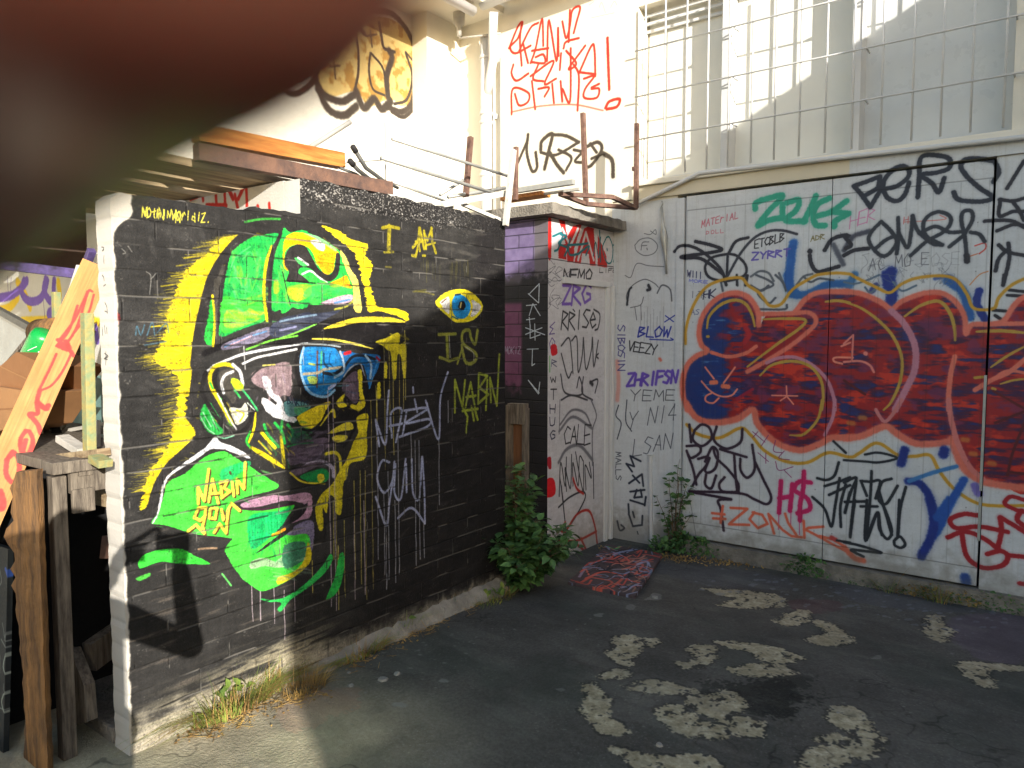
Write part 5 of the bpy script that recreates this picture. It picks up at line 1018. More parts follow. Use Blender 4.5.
    lt = smoothstep(.52, .72, fbm(c.H, c.W, 24, 90, 144)) * .22; c.rgb = c.rgb * (1 - lt[..., None]) + np.array((132, 130, 122)) * lt[..., None]
    c.rgb *= 1.0
    c.hgt = .5 + (n - .5) * .4 + smoothstep(40, 120, d) * (.18 + (nn - .5) * .5) + (noise2(c.H, c.W, 2, 2, 130) - .5) * .5 - crack * .25
    # fade to plain asphalt at the border of the painted area
    yy = np.minimum(np.arange(c.H), c.H - 1 - np.arange(c.H))[:, None]; xx = np.minimum(np.arange(c.W), c.W - 1 - np.arange(c.W))[None, :]
    f = smoothstep(0, 60, np.minimum(yy, xx) + 0.0)[..., None]
    c.rgb = c.rgb * f + np.array((88, 86, 81)) * (1 - f); c.hgt = c.hgt * f[..., 0] + .5 * (1 - f[..., 0])
    return c
gc = paint_ground()
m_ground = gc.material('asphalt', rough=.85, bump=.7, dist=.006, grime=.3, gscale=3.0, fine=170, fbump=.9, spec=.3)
xs = [-60, -25, -10, -5] + [-3.6 + .26 * i for i in range(21)] + [3, 6, 12, 30, 60]
ys = [-60, -25, -10, -4, -1, .3] + [.6 + .15 * i for i in range(35)] + [5.9, 7, 12, 30, 60]
g = MB(); rg = random.Random(2)
g.add([(x, y, ground_z(y) + (rg.uniform(-.003, .003) if .5 < y < 5 and abs(x) < 3 else 0)) for y in ys for x in xs],
      [(j * len(xs) + i, j * len(xs) + i + 1, (j + 1) * len(xs) + i + 1, (j + 1) * len(xs) + i) for j in range(len(ys) - 1) for i in range(len(xs) - 1)])
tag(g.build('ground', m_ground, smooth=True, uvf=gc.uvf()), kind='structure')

# ------------------------------------------------------------------ plain materials
m_cream = mat('cream_render', rgb(226, 220, 204), rough=.8, var=.08, scale=2.5, bump=.25, bscale=45)
m_white = mat('white_paint', rgb(206, 206, 204), rough=.55, var=.1, scale=4, bump=.15, bscale=40)
m_whited = mat('weathered_white_paint', rgb(190, 186, 176), rough=.7, var=.3, scale=5, bump=.4, bscale=50)
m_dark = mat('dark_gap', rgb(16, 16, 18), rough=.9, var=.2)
m_conc = mat('raw_concrete', rgb(138, 132, 122), rough=.95, var=.5, scale=9, bump=1.0, bscale=70, bdist=.012)
m_mortar = mat('pale_mortar', rgb(158, 152, 140), rough=.95, var=.4, scale=8, bump=1.0, bscale=60, bdist=.012)
m_scrap = mat('stained_white_steel', rgb(200, 198, 190), rough=.6, metal=.1, var=.5, scale=16, bump=.3, col2=rgb(146, 128, 106), thresh=(.28, .46))
m_black = mat('black_paint', rgb(44, 42, 42), rough=.8, var=.35, scale=12, bump=.5)
m_galv = mat('galvanised_steel', rgb(176, 176, 170), rough=.45, metal=.35, var=.25, scale=14, bump=.1)
m_rust = mat('rusty_steel', rgb(128, 98, 84), rough=.8, metal=.1, var=.45, scale=18, bump=.4, col2=rgb(82, 60, 52))
m_darkrod = mat('dark_steel', rgb(92, 92, 88), rough=.6, metal=.3, var=.3, scale=20)
m_pine = mat('pine_timber', rgb(206, 140, 70), rough=.6, var=.3, scale=5, stretch=(9, .9, 9), bump=.2, col2=rgb(158, 92, 40))
m_greyw = mat('grey_weathered_timber', rgb(126, 116, 102), rough=.85, var=.4, scale=6, stretch=(10, 10, 1.2), bump=.5, bscale=25, col2=rgb(72, 64, 56))
m_rafter = mat('pale_rafter_timber', rgb(176, 156, 122), rough=.8, var=.35, scale=4, stretch=(8, .8, 8), bump=.3, col2=rgb(112, 92, 68))
m_brown = mat('stained_beam', rgb(118, 88, 72), rough=.8, var=.5, scale=9, bump=.4, col2=rgb(70, 58, 56))

# ------------------------------------------------------------------ block wall with the portrait
wc = paint_block_wall(); ec = paint_endface(); pc = paint_partition()
m_wall = wc.material('block_wall_mural', rough=.62, bump=.9, dist=.005, grime=.18, fine=150, fbump=.45, spec=.18)
m_end = ec.material('white_painted_end', rough=.7, bump=.8, dist=.004, grime=.1, fine=90, fbump=.5)
m_part = pc.material('white_painted_blocks', rough=.8, bump=.7, dist=.005, grime=.2, fine=90, fbump=.6)
def build_block_wall():
    T = .116; r = random.Random(4); front = []
    zs = np.arange(-.10, 2.11, .0236)
    for i, z in enumerate(zs):
        k = (z - 2.03) / .0945; k -= math.floor(k); groove = .002 if min(k, 1 - k) < .14 else 0
        front.append((1.298 + groove + r.uniform(-.0015, .0015), z))
    for y in np.arange(1.33, 2.13, .03): front.append((y, 2.122 + .018 * (y > 1.85) + r.uniform(-.004, .004) + (y - 1.3) * .01))
    front.append((2.132, 2.150)); front.append((2.132, 2.305))
    for y in np.arange(2.16, 3.66, .03): front.append((y, 2.312 + r.uniform(-.008, .008) - (.01 if y > 3.3 else 0)))
    front.append((3.662, 2.29)); front.append((3.662, -.2)); front.append((1.298, -.2))
    n = len(front); me = bpy.data.meshes.new('block_wall')
    v = [(W_X, y, z) for y, z in front] + [(W_X - T, y, z) for y, z in front]
    f = [list(range(n))[::-1], [n + i for i in range(n)]]; mi = [0, 3]
    for i in range(n):
        j = (i + 1) % n; f.append([i, j, n + j, n + i])
        y, z = front[i]; y2, z2 = front[j]
        mi.append(1 if (y < 1.32 and y2 < 1.34) else (2 if abs(y - 2.132) < .001 and abs(y2 - 2.132) < .001 else (4 if max(y, y2) < 2.13 else 3)))
    me.from_pydata(v, [], f)
    for m in (m_wall, m_end, m_part, m_black, m_whited): me.materials.append(m)
    me.polygons.foreach_set('material_index', mi)
    uvl = me.uv_layers.new(name='UVMap'); fs = {0: wc.uvf(), 1: ec.uvf(), 2: pc.uvf(), 3: wc.uvf(), 4: wc.uvf()}
    for p in me.polygons:
        for li in p.loop_indices: uvl.data[li].uv = fs[p.material_index](me.vertices[me.loops[li].vertex_index].co)
    me.update(); o = bpy.data.objects.new('block_wall', me); link(o)
    tag(o, 'black painted block wall with a green capped portrait mural and a white painted end', 'wall')
    # sloped mortar skirting along the foot of the wall
    b = MB(); ys = np.arange(1.95, 3.64, .045); vs = []; r = random.Random(8)
    for y in ys:
        g0 = ground_z(y); hh = (.045 + .045 * (y - 1.95) / 1.7) * min(1, .3 + (y - 1.95) * 3) + r.uniform(-.012, .012); ww = (.05 + .02 * (y - 1.95)) * min(1, .3 + (y - 1.95) * 3) + r.uniform(-.012, .012)
        vs += [(W_X + .001, y, g0 + hh), (W_X + ww * .5, y, g0 + hh * .62 + r.uniform(-.008, .008)), (W_X + ww, y, g0 - .01)]
    m = len(ys); b.add(vs, [(3 * i + k, 3 * i + k + 1, 3 * i + k + 4, 3 * i + k + 3) for i in range(m - 1) for k in (0, 1)])
    b.build('mortar_skirting', m_mortar, o, smooth=True)
build_block_wall()
b = MB(); b.box(-6.6, W_X - .118, 2.132, 2.25, -.1, 2.31)
tag(b.build('partition_wall', m_part, uvf=pc.uvf()), 'white block partition with purple and yellow tags behind the junk, red run letters near its top', 'wall')

b = MB(); b.box(-6.85, -6.7, -9.0, 2.13, -.2, 2.9)
tag(b.build('boundary_wall', m_cream), 'plain cream boundary wall beyond the junk, out of the picture to the left', 'wall')

# ------------------------------------------------------------------ shed (small block outhouse in the corner)
sc_, sf_ = paint_shed_side(), paint_shed_front()
m_ss = sc_.material('shed_side_paint', rough=.6, bump=.5, dist=.003, grime=.12, fine=80, fbump=.3)
m_sf = sf_.material('shed_front_paint', rough=.7, bump=.9, dist=.006, grime=.25, fine=110, fbump=.5)
shed = empty('shed', (-3.3, 4.9, -.12), label='small block outhouse in the corner with purple and black front and a white tagged side', cat='shed')
def wp(b, name, m, root, **k): return world_part(b.build(name, m, **k), root)
b = MB(); b.box(-3.12, -3.0, 4.472, 5.448, -.3, 2.45); wp(b, 'side_wall', m_ss, shed, uvf=sc_.uvf())
b = MB(); b.box(-4.6, -3.001, 4.47, 4.60, -.3, 2.45); wp(b, 'front_wall', m_sf, shed, uvf=sf_.uvf())
b = MB(); r = random.Random(3)
n = 22; top = []
for i in range(n + 1):
    y = 4.36 + (5.447 - 4.36) * i / n; top.append((y, -2.885 + r.uniform(-.006, .006)))
for i in range(n):
    (y0, x0), (y1, x1) = top[i], top[i + 1]; zt0, zt1 = 2.532 + .004 * math.sin(i * 1.7), 2.532 + .004 * math.sin((i + 1) * 1.7)
    b.add([(-4.6, y0, 2.452), (x0, y0, 2.452 + r.uniform(0, .006)), (x1, y1, 2.452 + r.uniform(0, .006)), (-4.6, y1, 2.452), (-4.6, y0, zt0), (x0 - .006, y0, zt0), (x1 - .006, y1, zt1), (-4.6, y1, zt1)],
          [(0, 3, 2, 1), (4, 5, 6, 7), (1, 2, 6, 5), (0, 1, 5, 4), (2, 3, 7, 6)])
wp(b, 'cap_slab', m_conc, shed)
b = MB()
def by(x): return on_plane([(x, 400)], 0, -3.0)[0][1]
ya, yb = by(561), by(604); zt_ = P(590, 286, 'X', -3.0).z
b.box(-3.0, -2.982, yb, yb + .05, -.2, zt_ - .001); b.box(-3.0, -2.976, yb + .09, yb + .13, -.2, zt_ + .02)
b.box(-3.0, -2.975, ya, yb + .05, zt_, zt_ + .045)
wp(b, 'door_frame', m_white, shed, bevel=.003)

# ------------------------------------------------------------------ building: facade with doors, barred windows, rendered wing
fc, uc, tc_ = paint_facade(), paint_upper_tags(), paint_throwup()
m_fac = fc.material('tagged_white_steel', rough=.5, bump=.45, dist=.004, grime=.10, fine=60, fbump=.12, spec=.45)
m_up = uc.material('tagged_cream_render', rough=.8, bump=.4, dist=.004, grime=.08, fine=60, fbump=.5)
m_th = tc_.material('throwup_cream_render', rough=.8, bump=.4, dist=.004, grime=.08, fine=60, fbump=.5)
bl = empty('building', (-2.0, 5.6, -.12), label='cream and white building with barred windows over tag covered steel doors', cat='building')
b = MB(); b.box(-4.668, -3.022, R_Y, 5.7, 2.2, 2.70); b.box(-4.668, -2.80, R_Y, 5.7, 2.702, 4.75); wp(b, 'tagged_wall', m_up, bl, uvf=uc.uvf())
b = MB(); b.box(-4.668, -3.02, R_Y, 5.7, -.4, 2.198); b.box(-2.80, 4.0, R_Y, 5.9, 4.21, 4.75); b.box(-.285, 4.0, R_Y, 5.9, 2.80, 4.208)
b.box(-4.67, 4.0, 5.9, 9.5, -.4, 4.75); wp(b, 'wall', m_cream, bl)
b = MB(); b.box(-6.8, -4.85, 2.26, 4.992, -.2, 4.75); b.box(-7, -4.95, 4.992, 9.5, -.2, 4.75)
wp(b, 'wing_wall', m_th, bl, uvf=tc_.uvf())
b = MB(); b.box(-4.95, -4.668, 4.992, R_Y, -.2, 4.75); wp(b, 'pilaster', m_cream, bl)
b = MB(); b.box(-3.02, -2.44, R_Y, 5.55, -.4, 2.69); wp(b, 'fixed_panel', m_fac, bl, uvf=fc.uvf())
b = MB(); b.box(-2.44, -2.378, R_Y - .012, 5.56, -.4, 2.665); wp(b, 'door_post', m_fac, bl, uvf=fc.uvf())
b = MB(); b.box(-.352, 4.0, R_Y, 5.55, -.3, 2.69); wp(b, 'side_panel', m_fac, bl, uvf=fc.uvf())
b = MB(); b.box(-2.376, -.354, 5.50, 5.56, -.2, 2.69); wp(b, 'doorway_backing', m_dark, bl)
for x0, x1 in ((-2.366, -1.302), (-1.296, -.366)):
    b = MB(); b.box(x0, x1, R_Y, 5.49, .005, 2.674); d = wp(b, 'door', m_fac, bl, uvf=fc.uvf())
b = MB()
for z0 in (.35, 1.0): b.tube([(-.362, R_Y - .012, z0), (-.362, R_Y - .012, z0 + .52)], .012)
b = MB(); b.box(-.371, -.356, R_Y - .006, 5.47, .62, 1.35); b.box(-.371, -.356, R_Y - .006, 5.47, .30, .58); wp(b, 'edge_strip', m_galv, bl)
b = MB(); b.box(-2.42, 4, 5.40, 5.56, -.4, -.012); wp(b, 'threshold', m_conc, bl)
b = MB(); b.box(-2.83, 4.0, R_Y - .02, 5.44, 2.692, 2.79); wp(b, 'lintel', m_fac, bl, uvf=fc.uvf())
b = MB(); b.box(-2.83, 4.0, R_Y - .055, 5.449, 2.792, 2.826)
b.box(-2.798, -.287, R_Y - .02, 5.66, 2.828, 2.84); wp(b, 'sill', m_cream, bl, bevel=.004)
b = MB(); b.box(-2.79, 4.0, 5.452, 5.6, 2.692, 2.826); wp(b, 'header_wall', m_cream, bl)
q0, q1, q2 = P(630, 207, 'Y', 5.41), P(700, 173, 'Y', 5.39), P(1024, 137, 'Y', 5.39)
b = MB(); b.tube([q0, q0.lerp(q1, .5), q1, q1.lerp(q2, .05), q2, q2 + (q2 - q1)], .016, n=12); wp(b, 'conduit', m_white, bl, smooth=True)
q = [P(x, y, 'Y', R_Y - .025) for x, y in ((661.5, 207), (663, 225), (663.5, 232), (664, 238), (664.5, 244), (665.5, 256), (666.5, 274))]
b = MB(); b.tube(q, [.010, .012, .026, .030, .024, .011, .008], n=12); b.tube([q[0], q[0] + Vector((.012, 0, .03)), q[0] + Vector((0, 0, .045))], .006, n=6)
wp(b, 'drop_bolt', m_galv, bl, smooth=True)
b = MB(); q0, q1 = P(650.5, 455, 'Y', R_Y - .01), P(651.5, 549, 'Y', R_Y - .01); b.bar(q0, q1, .024, .018, up=(0, 1, 0)); b.bar(q0 + Vector((-.03, 0, .0)), q0 + Vector((.03, 0, .0)), .012, .018, up=(0, 1, 0)); wp(b, 'batten', m_white, bl)
# windows: pane, mullions, louvre at the head
m_pane = mat('painted_window_glass', rgb(224, 222, 212), rough=.35, var=.08, scale=2, bump=.05, bscale=12, spec=.5)
m_pane2 = mat('bluish_frosted_glass', rgb(208, 209, 206), rough=.3, var=.1, scale=2, bump=.05, bscale=12, spec=.5)
XM = [-2.80, -2.085, -1.175, -.285]
for i in range(3):
    b = MB(); b.box(XM[i] + .01, XM[i + 1] - .01, 5.635, 5.66, 2.842, 4.205); w = wp(b, 'window', m_pane2 if i == 2 else m_pane, bl)
    b = MB(); xr = XM[i + 1]
    if i < 2: b.box(xr - .028, xr + .028, 5.475, 5.70, 2.842, 4.205)
    b.box(XM[i] + .03 if i else XM[i], xr - .03, 5.615, 5.634, 2.842, 2.885)
    if i < 2: pass
    b.parent = None if False else None
    o = b.build('mullion', m_white); o.parent = w; o.matrix_parent_inverse = (w.matrix_parent_inverse.copy()).inverted() @ Matrix.Identity(4) if False else Matrix.Identity(4)
b = MB()
for k in range(3): b.box(-2.80, -2.10, 5.60 - .03 * k, 5.62 - .03 * k, 4.05 + .05 * k, 4.06 + .05 * k + .012)
wp(b, 'louvre', m_white, bl)
GY = 5.40
b = MB()
for x in (645.3, 665.1, 686.6, 708.2, 729.4, 752.7, 776, 801, 827, 854, 883, 914, 943, 973, 1006, 1040):
    X = P(x, 60, 'Y', GY).x; b.tube([(X, GY, 2.85), (X, GY, 4.20)], .0075, n=6)
zb = [P(634.7, 52, 'Y', GY).z, P(634.7, 97.7, 'Y', GY).z, P(639.8, 139.6, 'Y', GY).z]
for z in zb: b.tube([(-2.795, GY - .008, z), (-.1, GY - .008, z)], .0065, n=6)
for X in (-2.0, -1.1, -.28):
    for z in zb: b.tube([(X, GY, z), (X, 5.5, z)], .006, n=6)
wp(b, 'window_grille', m_white, bl, smooth=True)
# eaves, gutter, pipes
b = MB(); b.box(-4.85, -4.15, 2.0, 5.1, 4.50, 4.56); b.box(-4.15, -2.6, 5.10, R_Y, 4.60, 4.66); b.box(-4.85, -4.15, 5.1, R_Y, 4.50, 4.56); wp(b, 'eaves', m_cream, bl)
b = MB(); b.tube([(-4.25, 2.0, 4.46), (-4.25, 5.14, 4.44)], .045, n=12); b.tube([(-4.2, 5.2, 4.50), (-2.6, 5.2, 4.56)], .045, n=12); wp(b, 'gutter', m_white, bl, smooth=True)
pp = P(487, 100, 'Y', 5.37); X = P(486, 100, 'Y', 5.36).x
b = MB(); b.tube([(X, 5.36, 2.3), (X, 5.36, 4.30)], .052, n=16)
for z in (3.05, 3.52, 3.6, 4.1): b.tube([(X, 5.36, z), (X, 5.36, z + .03)], .060, n=16)
b.tube([(X, 5.36, 3.75), (X + .07, 5.33, 3.92), (X + .13, 5.30, 4.05), (X + .14, 5.28, 4.25), (X + .2, 5.22, 4.42)], .040, n=14)
b.box(X - .07, X + .07, R_Y - .02, R_Y, 3.58, 3.62)
wp(b, 'drainpipe', m_white, bl, smooth=True)
b = MB()
for x in (493.5, 501):
    XX = P(x, 100, 'Y', 5.42).x; b.tube([(XX, 5.42, 2.3), (XX, 5.42, 4.1)], .011, n=8)
wp(b, 'supply_pipe', m_whited, bl, smooth=True)
lp = P(459, 20, 'Y', 5.2)
b = MB(); b.tube([lp + Vector((0, 0, -.14)), lp + Vector((0, 0, -.06)), lp + Vector((0, 0, -.04)), lp + Vector((0, 0, .10)), lp + Vector((0, 0, .13)), lp + Vector((0, 0, .2))], [.022, .026, .05, .055, .03, .015], n=14)
b.tube([lp + Vector((0, 0, -.16)), lp + Vector((.35, .16, -.15))], .01, n=8)
wp(b, 'wall_lamp', m_whited, bl, smooth=True)

# ------------------------------------------------------------------ the neighbour across the yard: it casts the big shadow
k0 = 14.0; t0_ = -SUN_DIR.z
c0 = Vector((W_X + .888 * k0, 2.02 - .46 * k0, 1.327 + .25 * k0)); dr = Vector((-.643, .766, 0)).normalized(); nr = Vector((dr.y, -dr.x, 0))
m_nb = mat('grey_render', rgb(128, 124, 118), rough=.9, var=.15, scale=2, bump=.3)
nb = empty('neighbouring_building', c0 * 1.0, label='long grey rendered building across the yard, out of the picture to the right', cat='building')
nb.location.z = 0
def nbx(s0, s1, d0, d1, z0, z1, name, m):
    b = MB(); q = [c0 + dr * s + nr * d for s, d in ((s0, d0), (s1, d0), (s1, d1), (s0, d1))]
    b.add([(p.x, p.y, z) for z in (z0, z1) for p in q], [(0, 3, 2, 1), (4, 5, 6, 7), (0, 1, 5, 4), (1, 2, 6, 5), (2, 3, 7, 6), (3, 0, 4, 7)]); wp(b, name, m, nb)
nbx(0, 12, 0, 5, -.2, c0.z, 'wall', m_nb)
for s in (2, 5, 8): nbx(s, s + 1.2, -.01, .0, 1.0, 2.4, 'window', m_pane2)
# ------------------------------------------------------------------ timber over the lean-to
def bar_obj(name, a, b, w, h, m, label, cat, group=None, bevel=.002, up=(0, 0, 1)):
    mb = MB(); mb.bar(a, b, w, h, up=up); return tag(mb.build(name, m, bevel=bevel), label, cat, group)
def rod_obj(name, pts, r, m, label, cat, group=None, n=10, caps=None):
    mb = MB(); mb.tube(pts, r, n=n); o = mb.build(name, m, smooth=True)
    if caps:
        c = MB(); pts = [Vector(p) for p in pts]; d = (pts[0] - pts[1]).normalized(); c.tube([pts[0] - d * .03, pts[0] + d * .004, pts[0] + d * .01], [caps, caps, caps * .6], n=12); c.build('end_cap', m_black, o, smooth=True)
    return tag(o, label, cat, group)
rl = ['pale roof board nearest the brown beam, seen from below', 'second pale roof board from the brown beam, seen from below', 'third pale roof board from the brown beam, darker and cracked', 'fourth roof board from the brown beam, half behind the blurred finger', 'fifth roof board from the brown beam, mostly behind the blurred finger', 'farthest roof board from the brown beam, behind the blurred finger']
for i in range(6):
    x = -3.13 - .30 * i
    bar_obj('roof_board', (x, .62 + .03 * i, 2.345 + .012 * (i % 2)), (x, 2.50 + .02 * i, 2.335 + .012 * (i % 2)), .22 if i % 2 == 0 else .17, .035, m_rafter, rl[i], 'board', 'boards laid over the lean-to')
for i, (y, lb) in enumerate(((1.35, 'thin cross batten on the roof boards, nearer the camera'), (1.95, 'thin cross batten on the roof boards just in front of the partition wall'))):
    bar_obj('roof_batten', (-4.9, y, 2.379 + .002 * i), (-3.02, y, 2.379 + .002 * i), .05, .03, m_brown, lb, 'batten', 'battens over the lean-to')
bar_obj('beam', P(196, 152, 'X', -2.90), P(390, 189, 'X', -2.90), .05, .07, m_brown, 'stained brown beam lying along the top of the block wall', 'beam')
bar_obj('timber', P(195, 133, 'X', -3.02), P(341, 161, 'X', -3.02), .07, .075, m_pine, 'bright orange pine timber lying above the stained beam', 'timber')
bar_obj('roof_slab', (-5.4, .2, 2.47), (-5.4, 2.12, 2.44), 1.5, .04, m_dark, 'dark roof sheet over the far end of the junk', 'roof sheet')
m_purp = mat('purple_painted_metal', rgb(92, 78, 134), rough=.5, var=.6, scale=14, col2=rgb(48, 42, 58))
m_darkbrown = mat('dark_brown_board', rgb(66, 50, 40), rough=.8, var=.4, scale=5)
fa, fb = P(-40, 258, 'X', -4.32), P(88, 272, 'X', -4.32)
b = MB(); b.add([fa, fb, fb + Vector((0, 0, .75)), fa + Vector((0, 0, .75))] + [q_ + Vector((-.02, 0, 0)) for q_ in (fa, fb, fb + Vector((0, 0, .75)), fa + Vector((0, 0, .75)))], [(0, 1, 2, 3), (7, 6, 5, 4), (0, 4, 5, 1), (1, 5, 6, 2), (2, 6, 7, 3), (3, 7, 4, 0)])
tag(b.build('dark_fill_board', m_darkbrown), 'wide dark brown board above the purple bar, added to fill in the dark roof underside', 'board')  # dark brown board added in place of the dark roof underside
bar_obj('fascia_bar', P(-20, 262, 'X', -4.3), P(86, 275, 'X', -4.3), .03, .05, m_purp, 'scuffed purple fascia bar under the dark roof sheet', 'bar')

# ------------------------------------------------------------------ steel on top of the block wall
X_ = 'X'
def S(name, pts, X, r, m, label, cat='rod', caps=None, n=8, group='steel lying on top of the block wall'):
    XX = X if isinstance(X, (list, tuple)) else [X] * len(pts)
    return rod_obj(name, [P(a, b, 'X', x) for (a, b), x in zip(pts, XX)], r, m, label, cat, group, n, caps)
S('thin_rod', [(385, 122), (386, 194)], -3.0, .004, m_galv, 'thin upright grey rod standing on the wall beside the beam end')
S('steel_tube', [(392, 139), (508, 176)], -2.90, .0095, m_galv, 'uppermost long galvanised tube, sloping down to the white upright bar', 'tube')
S('steel_tube', [(381, 158), (435, 175), (500, 195)], -2.93, .011, m_galv, 'middle long galvanised tube with an ochre mark, below the uppermost one', 'tube')
S('steel_tube', [(392, 182), (445, 201)], -2.95, .008, m_galv, 'lowest thin galvanised tube, nearest the wall top', 'tube')
S('thin_rod', [(345, 163), (382, 160)], -2.95, .003, m_galv, 'thin wire rod running from the pine timber to the middle tube')
S('capped_rod', [(353, 147), (366, 168), (384, 181), (398, 188)], -2.93, [.011, .011, .010, .009], m_darkrod, 'longer dark rod with a rounded tip, bent over the beam end', caps=.015)
S('capped_rod', [(350, 161), (358, 170), (372, 181)], -2.91, .011, m_darkrod, 'shorter dark rod with a rounded tip, lower of the two', caps=.015)
S('capped_rod', [(340, 168), (356, 174), (368, 182)], -2.96, .008, m_darkrod, 'dark bent rod without a tip beside the pine timber end')
S('flat_bar', [(304, 151), (350, 122)], -3.2, .014, m_whited, 'pale round bar rising behind the pine timber', 'bar')
bar_obj('white_bar', P(386, 197, 'X', -2.84), P(452, 207, 'X', -2.84), .03, .03, m_scrap, 'white square bar lying along the wall top, left of the crossing', 'bar', 'steel lying on top of the block wall')
bar_obj('white_bar', P(428, 207, 'X', -2.80), P(508, 193, 'X', -2.80), .03, .035, m_scrap, 'white square bar rising right to the upright bar', 'bar', 'steel lying on top of the block wall')
bar_obj('white_bar', P(462, 204, 'X', -2.83), P(505, 222, 'X', -2.79), .02, .022, m_scrap, 'thin white bar dropping right across the wall corner', 'bar', 'steel lying on top of the block wall')
bar_obj('white_bar', P(513.5, 150, 'X', -2.74), P(505.5, 226, 'X', -2.74), .03, .03, m_scrap, 'upright white square bar hanging past the far corner of the wall', 'bar', 'steel lying on top of the block wall')
bar_obj('white_bar', P(508, 192, 'Y', 4.3), P(574, 182, 'Y', 4.3), .035, .035, m_galv, 'grey square bar lying on the outhouse roof to the right of the upright bar', 'bar', 'steel lying on top of the block wall')
bar_obj('white_bar', P(520, 197, 'Y', 4.4), P(580, 189, 'Y', 4.4), .02, .02, m_whited, 'thin pale bar on the outhouse roof below the grey one', 'bar', 'steel lying on top of the block wall')
bar_obj('stake', P(470.5, 137, 'X', -3.05), P(465.5, 200, 'X', -3.05), .03, .03, m_rust, 'rusty upright stake behind the long tubes', 'stake', 'rusty stakes')
bar_obj('stake', P(516, 147, 'X', -3.05), P(515.5, 200, 'X', -3.05), .028, .028, m_rust, 'rusty upright stake just right of the white upright bar', 'stake', 'rusty stakes')
bar_obj('orange_board', P(505, 200, 'Y', 4.42), P(546, 194, 'Y', 4.42), .12, .03, m_pine, 'short orange board lying on the outhouse roof', 'board')
S('steel_tube', [(440, 195), (462, 181), (463, 180)], -3.0, .010, m_galv, 'short galvanised tube angled up to the left rusty stake', 'tube')
S('steel_tube', [(448, 197), (505, 188)], -3.05, .012, m_galv, 'galvanised tube lying behind the crossing white bars', 'tube')

# angle iron stand on the outhouse roof
zf = 2.585
A1, A2 = P(586, 204, 'Z', zf), P(636, 208, 'Z', zf); A3 = P(560, 194, 'Z', zf); A4 = P(612, 197, 'Z', zf)
st = empty('steel_stand', A1, label='rusty steel stand with two uprights on the edge of the outhouse roof', cat='stand')
def top_z(q, y):
    return float(on_plane([(0, 0)], 0, 1)[0][2]) if False else (CAM + rays([(proj_x(q), y)])[0] * ((q - Vector(CAM)).dot(Vector(FWD))))[2]
def proj_x(q):
    d = q - Vector(CAM); return 512 + F_PX * d.dot(Vector(RIGHT)) / d.dot(Vector(FWD))
b = MB(); b.bar(A1, (A1.x - .02, A1.y - .02, top_z(A1, 115)), .032, .032); world_part(b.build('upright', m_rust, bevel=.002), st)
b = MB(); b.bar(A2, (A2.x, A2.y, top_z(A2, 125)), .032, .032); b.box(A2.x - .03, A2.x - .01, A2.y - .02, A2.y, 2.87, 2.90); world_part(b.build('upright', m_rust, bevel=.002), st)
b = MB(); b.bar(A1, A2, .04, .03); b.bar(A3, A4, .03, .03); b.bar(A2, A4, .03, .028); b.bar(A3, A1, .03, .028); world_part(b.build('base_frame', m_rust, bevel=.002), st)

# wooden post leaning in the gap between the wall and the outhouse
b = MB(); p0 = P(516, 405, 'X', -2.95)
pr = empty('timber_post', (-2.98, 4.02, ground_z(4.02)), label='grey weathered timber channel post standing in the gap beside the bush', cat='post')
b.bar((p0.x - .05, p0.y - .0, -.1), (p0.x - .05, p0.y, p0.z), .028, .07); b.bar((p0.x + .055, p0.y + .03, -.1), (p0.x + .06, p0.y + .03, p0.z - .02), .022, .06)
b.bar((p0.x - .06, p0.y + .0, p0.z - .06), (p0.x + .07, p0.y + .03, p0.z - .06), .06, .14); world_part(b.build('side_boards', m_greyw, bevel=.003), pr)
b = MB(); b.bar((p0.x, p0.y + .03, -.1), (p0.x, p0.y + .03, p0.z - .05), .085, .02); world_part(b.build('core_board', mat('raw_brown_timber', rgb(128, 88, 60), var=.3, scale=5, stretch=(8, 8, 1)), bevel=.002), pr)

# ------------------------------------------------------------------ junk in the lean-to
class PlaneCanvas(Canvas):
    """paint on a flat board standing anywhere: origin O, axes e1 (length L1) and e2 (length L2)"""
    def __init__(s, O, e1, e2, L1, L2, res, col, var=6, seed=1):
        Canvas.__init__(s, 'Z', 0, 0, L1, 0, L2, res, col, var, seed)
        s.O, s.e1, s.e2 = Vector(O), Vector(e1), Vector(e2); s.n = s.e1.cross(s.e2); s.L1, s.L2 = L1, L2; k = s.e1.dot(s.e2); s.f1 = (s.e1 - s.e2 * k) / (1 - k * k); s.f2 = (s.e2 - s.e1 * k) / (1 - k * k)
    def to_uv(s, pts):
        d = rays(pts); n = np.array(s.n); t = ((np.array(s.O) - CAM) @ n) / (d @ n)
        q = CAM + d * t[:, None]; rel = q - np.array(s.O)
        return np.stack([rel @ np.array(s.f1) / s.res, rel @ np.array(s.f2) / s.res], 1), t / F_PX / s.res
    def uvf(s):
        return lambda co: ((Vector(co) - s.O).dot(s.f1) / s.L1, (Vector(co) - s.O).dot(s.f2) / s.L2)
def board(name, O, e1, e2, L1, L2, th, m, uvf=None, parent=None, bevel=.0):
    O, e1, e2 = Vector(O), Vector(e1), Vector(e2); n = e1.cross(e2).normalized()
    if n.dot(Vector(CAM) - O) < 0: n = -n
    q = [O, O + e1 * L1, O + e1 * L1 + e2 * L2, O + e2 * L2]; mb = MB()
    mb.add(q + [p - n * th for p in q], [(0, 1, 2, 3), (7, 6, 5, 4), (0, 4, 5, 1), (1, 5, 6, 2), (2, 6, 7, 3), (3, 7, 4, 0)])
    return mb.build(name, m, parent, uvf=uvf, bevel=bevel)
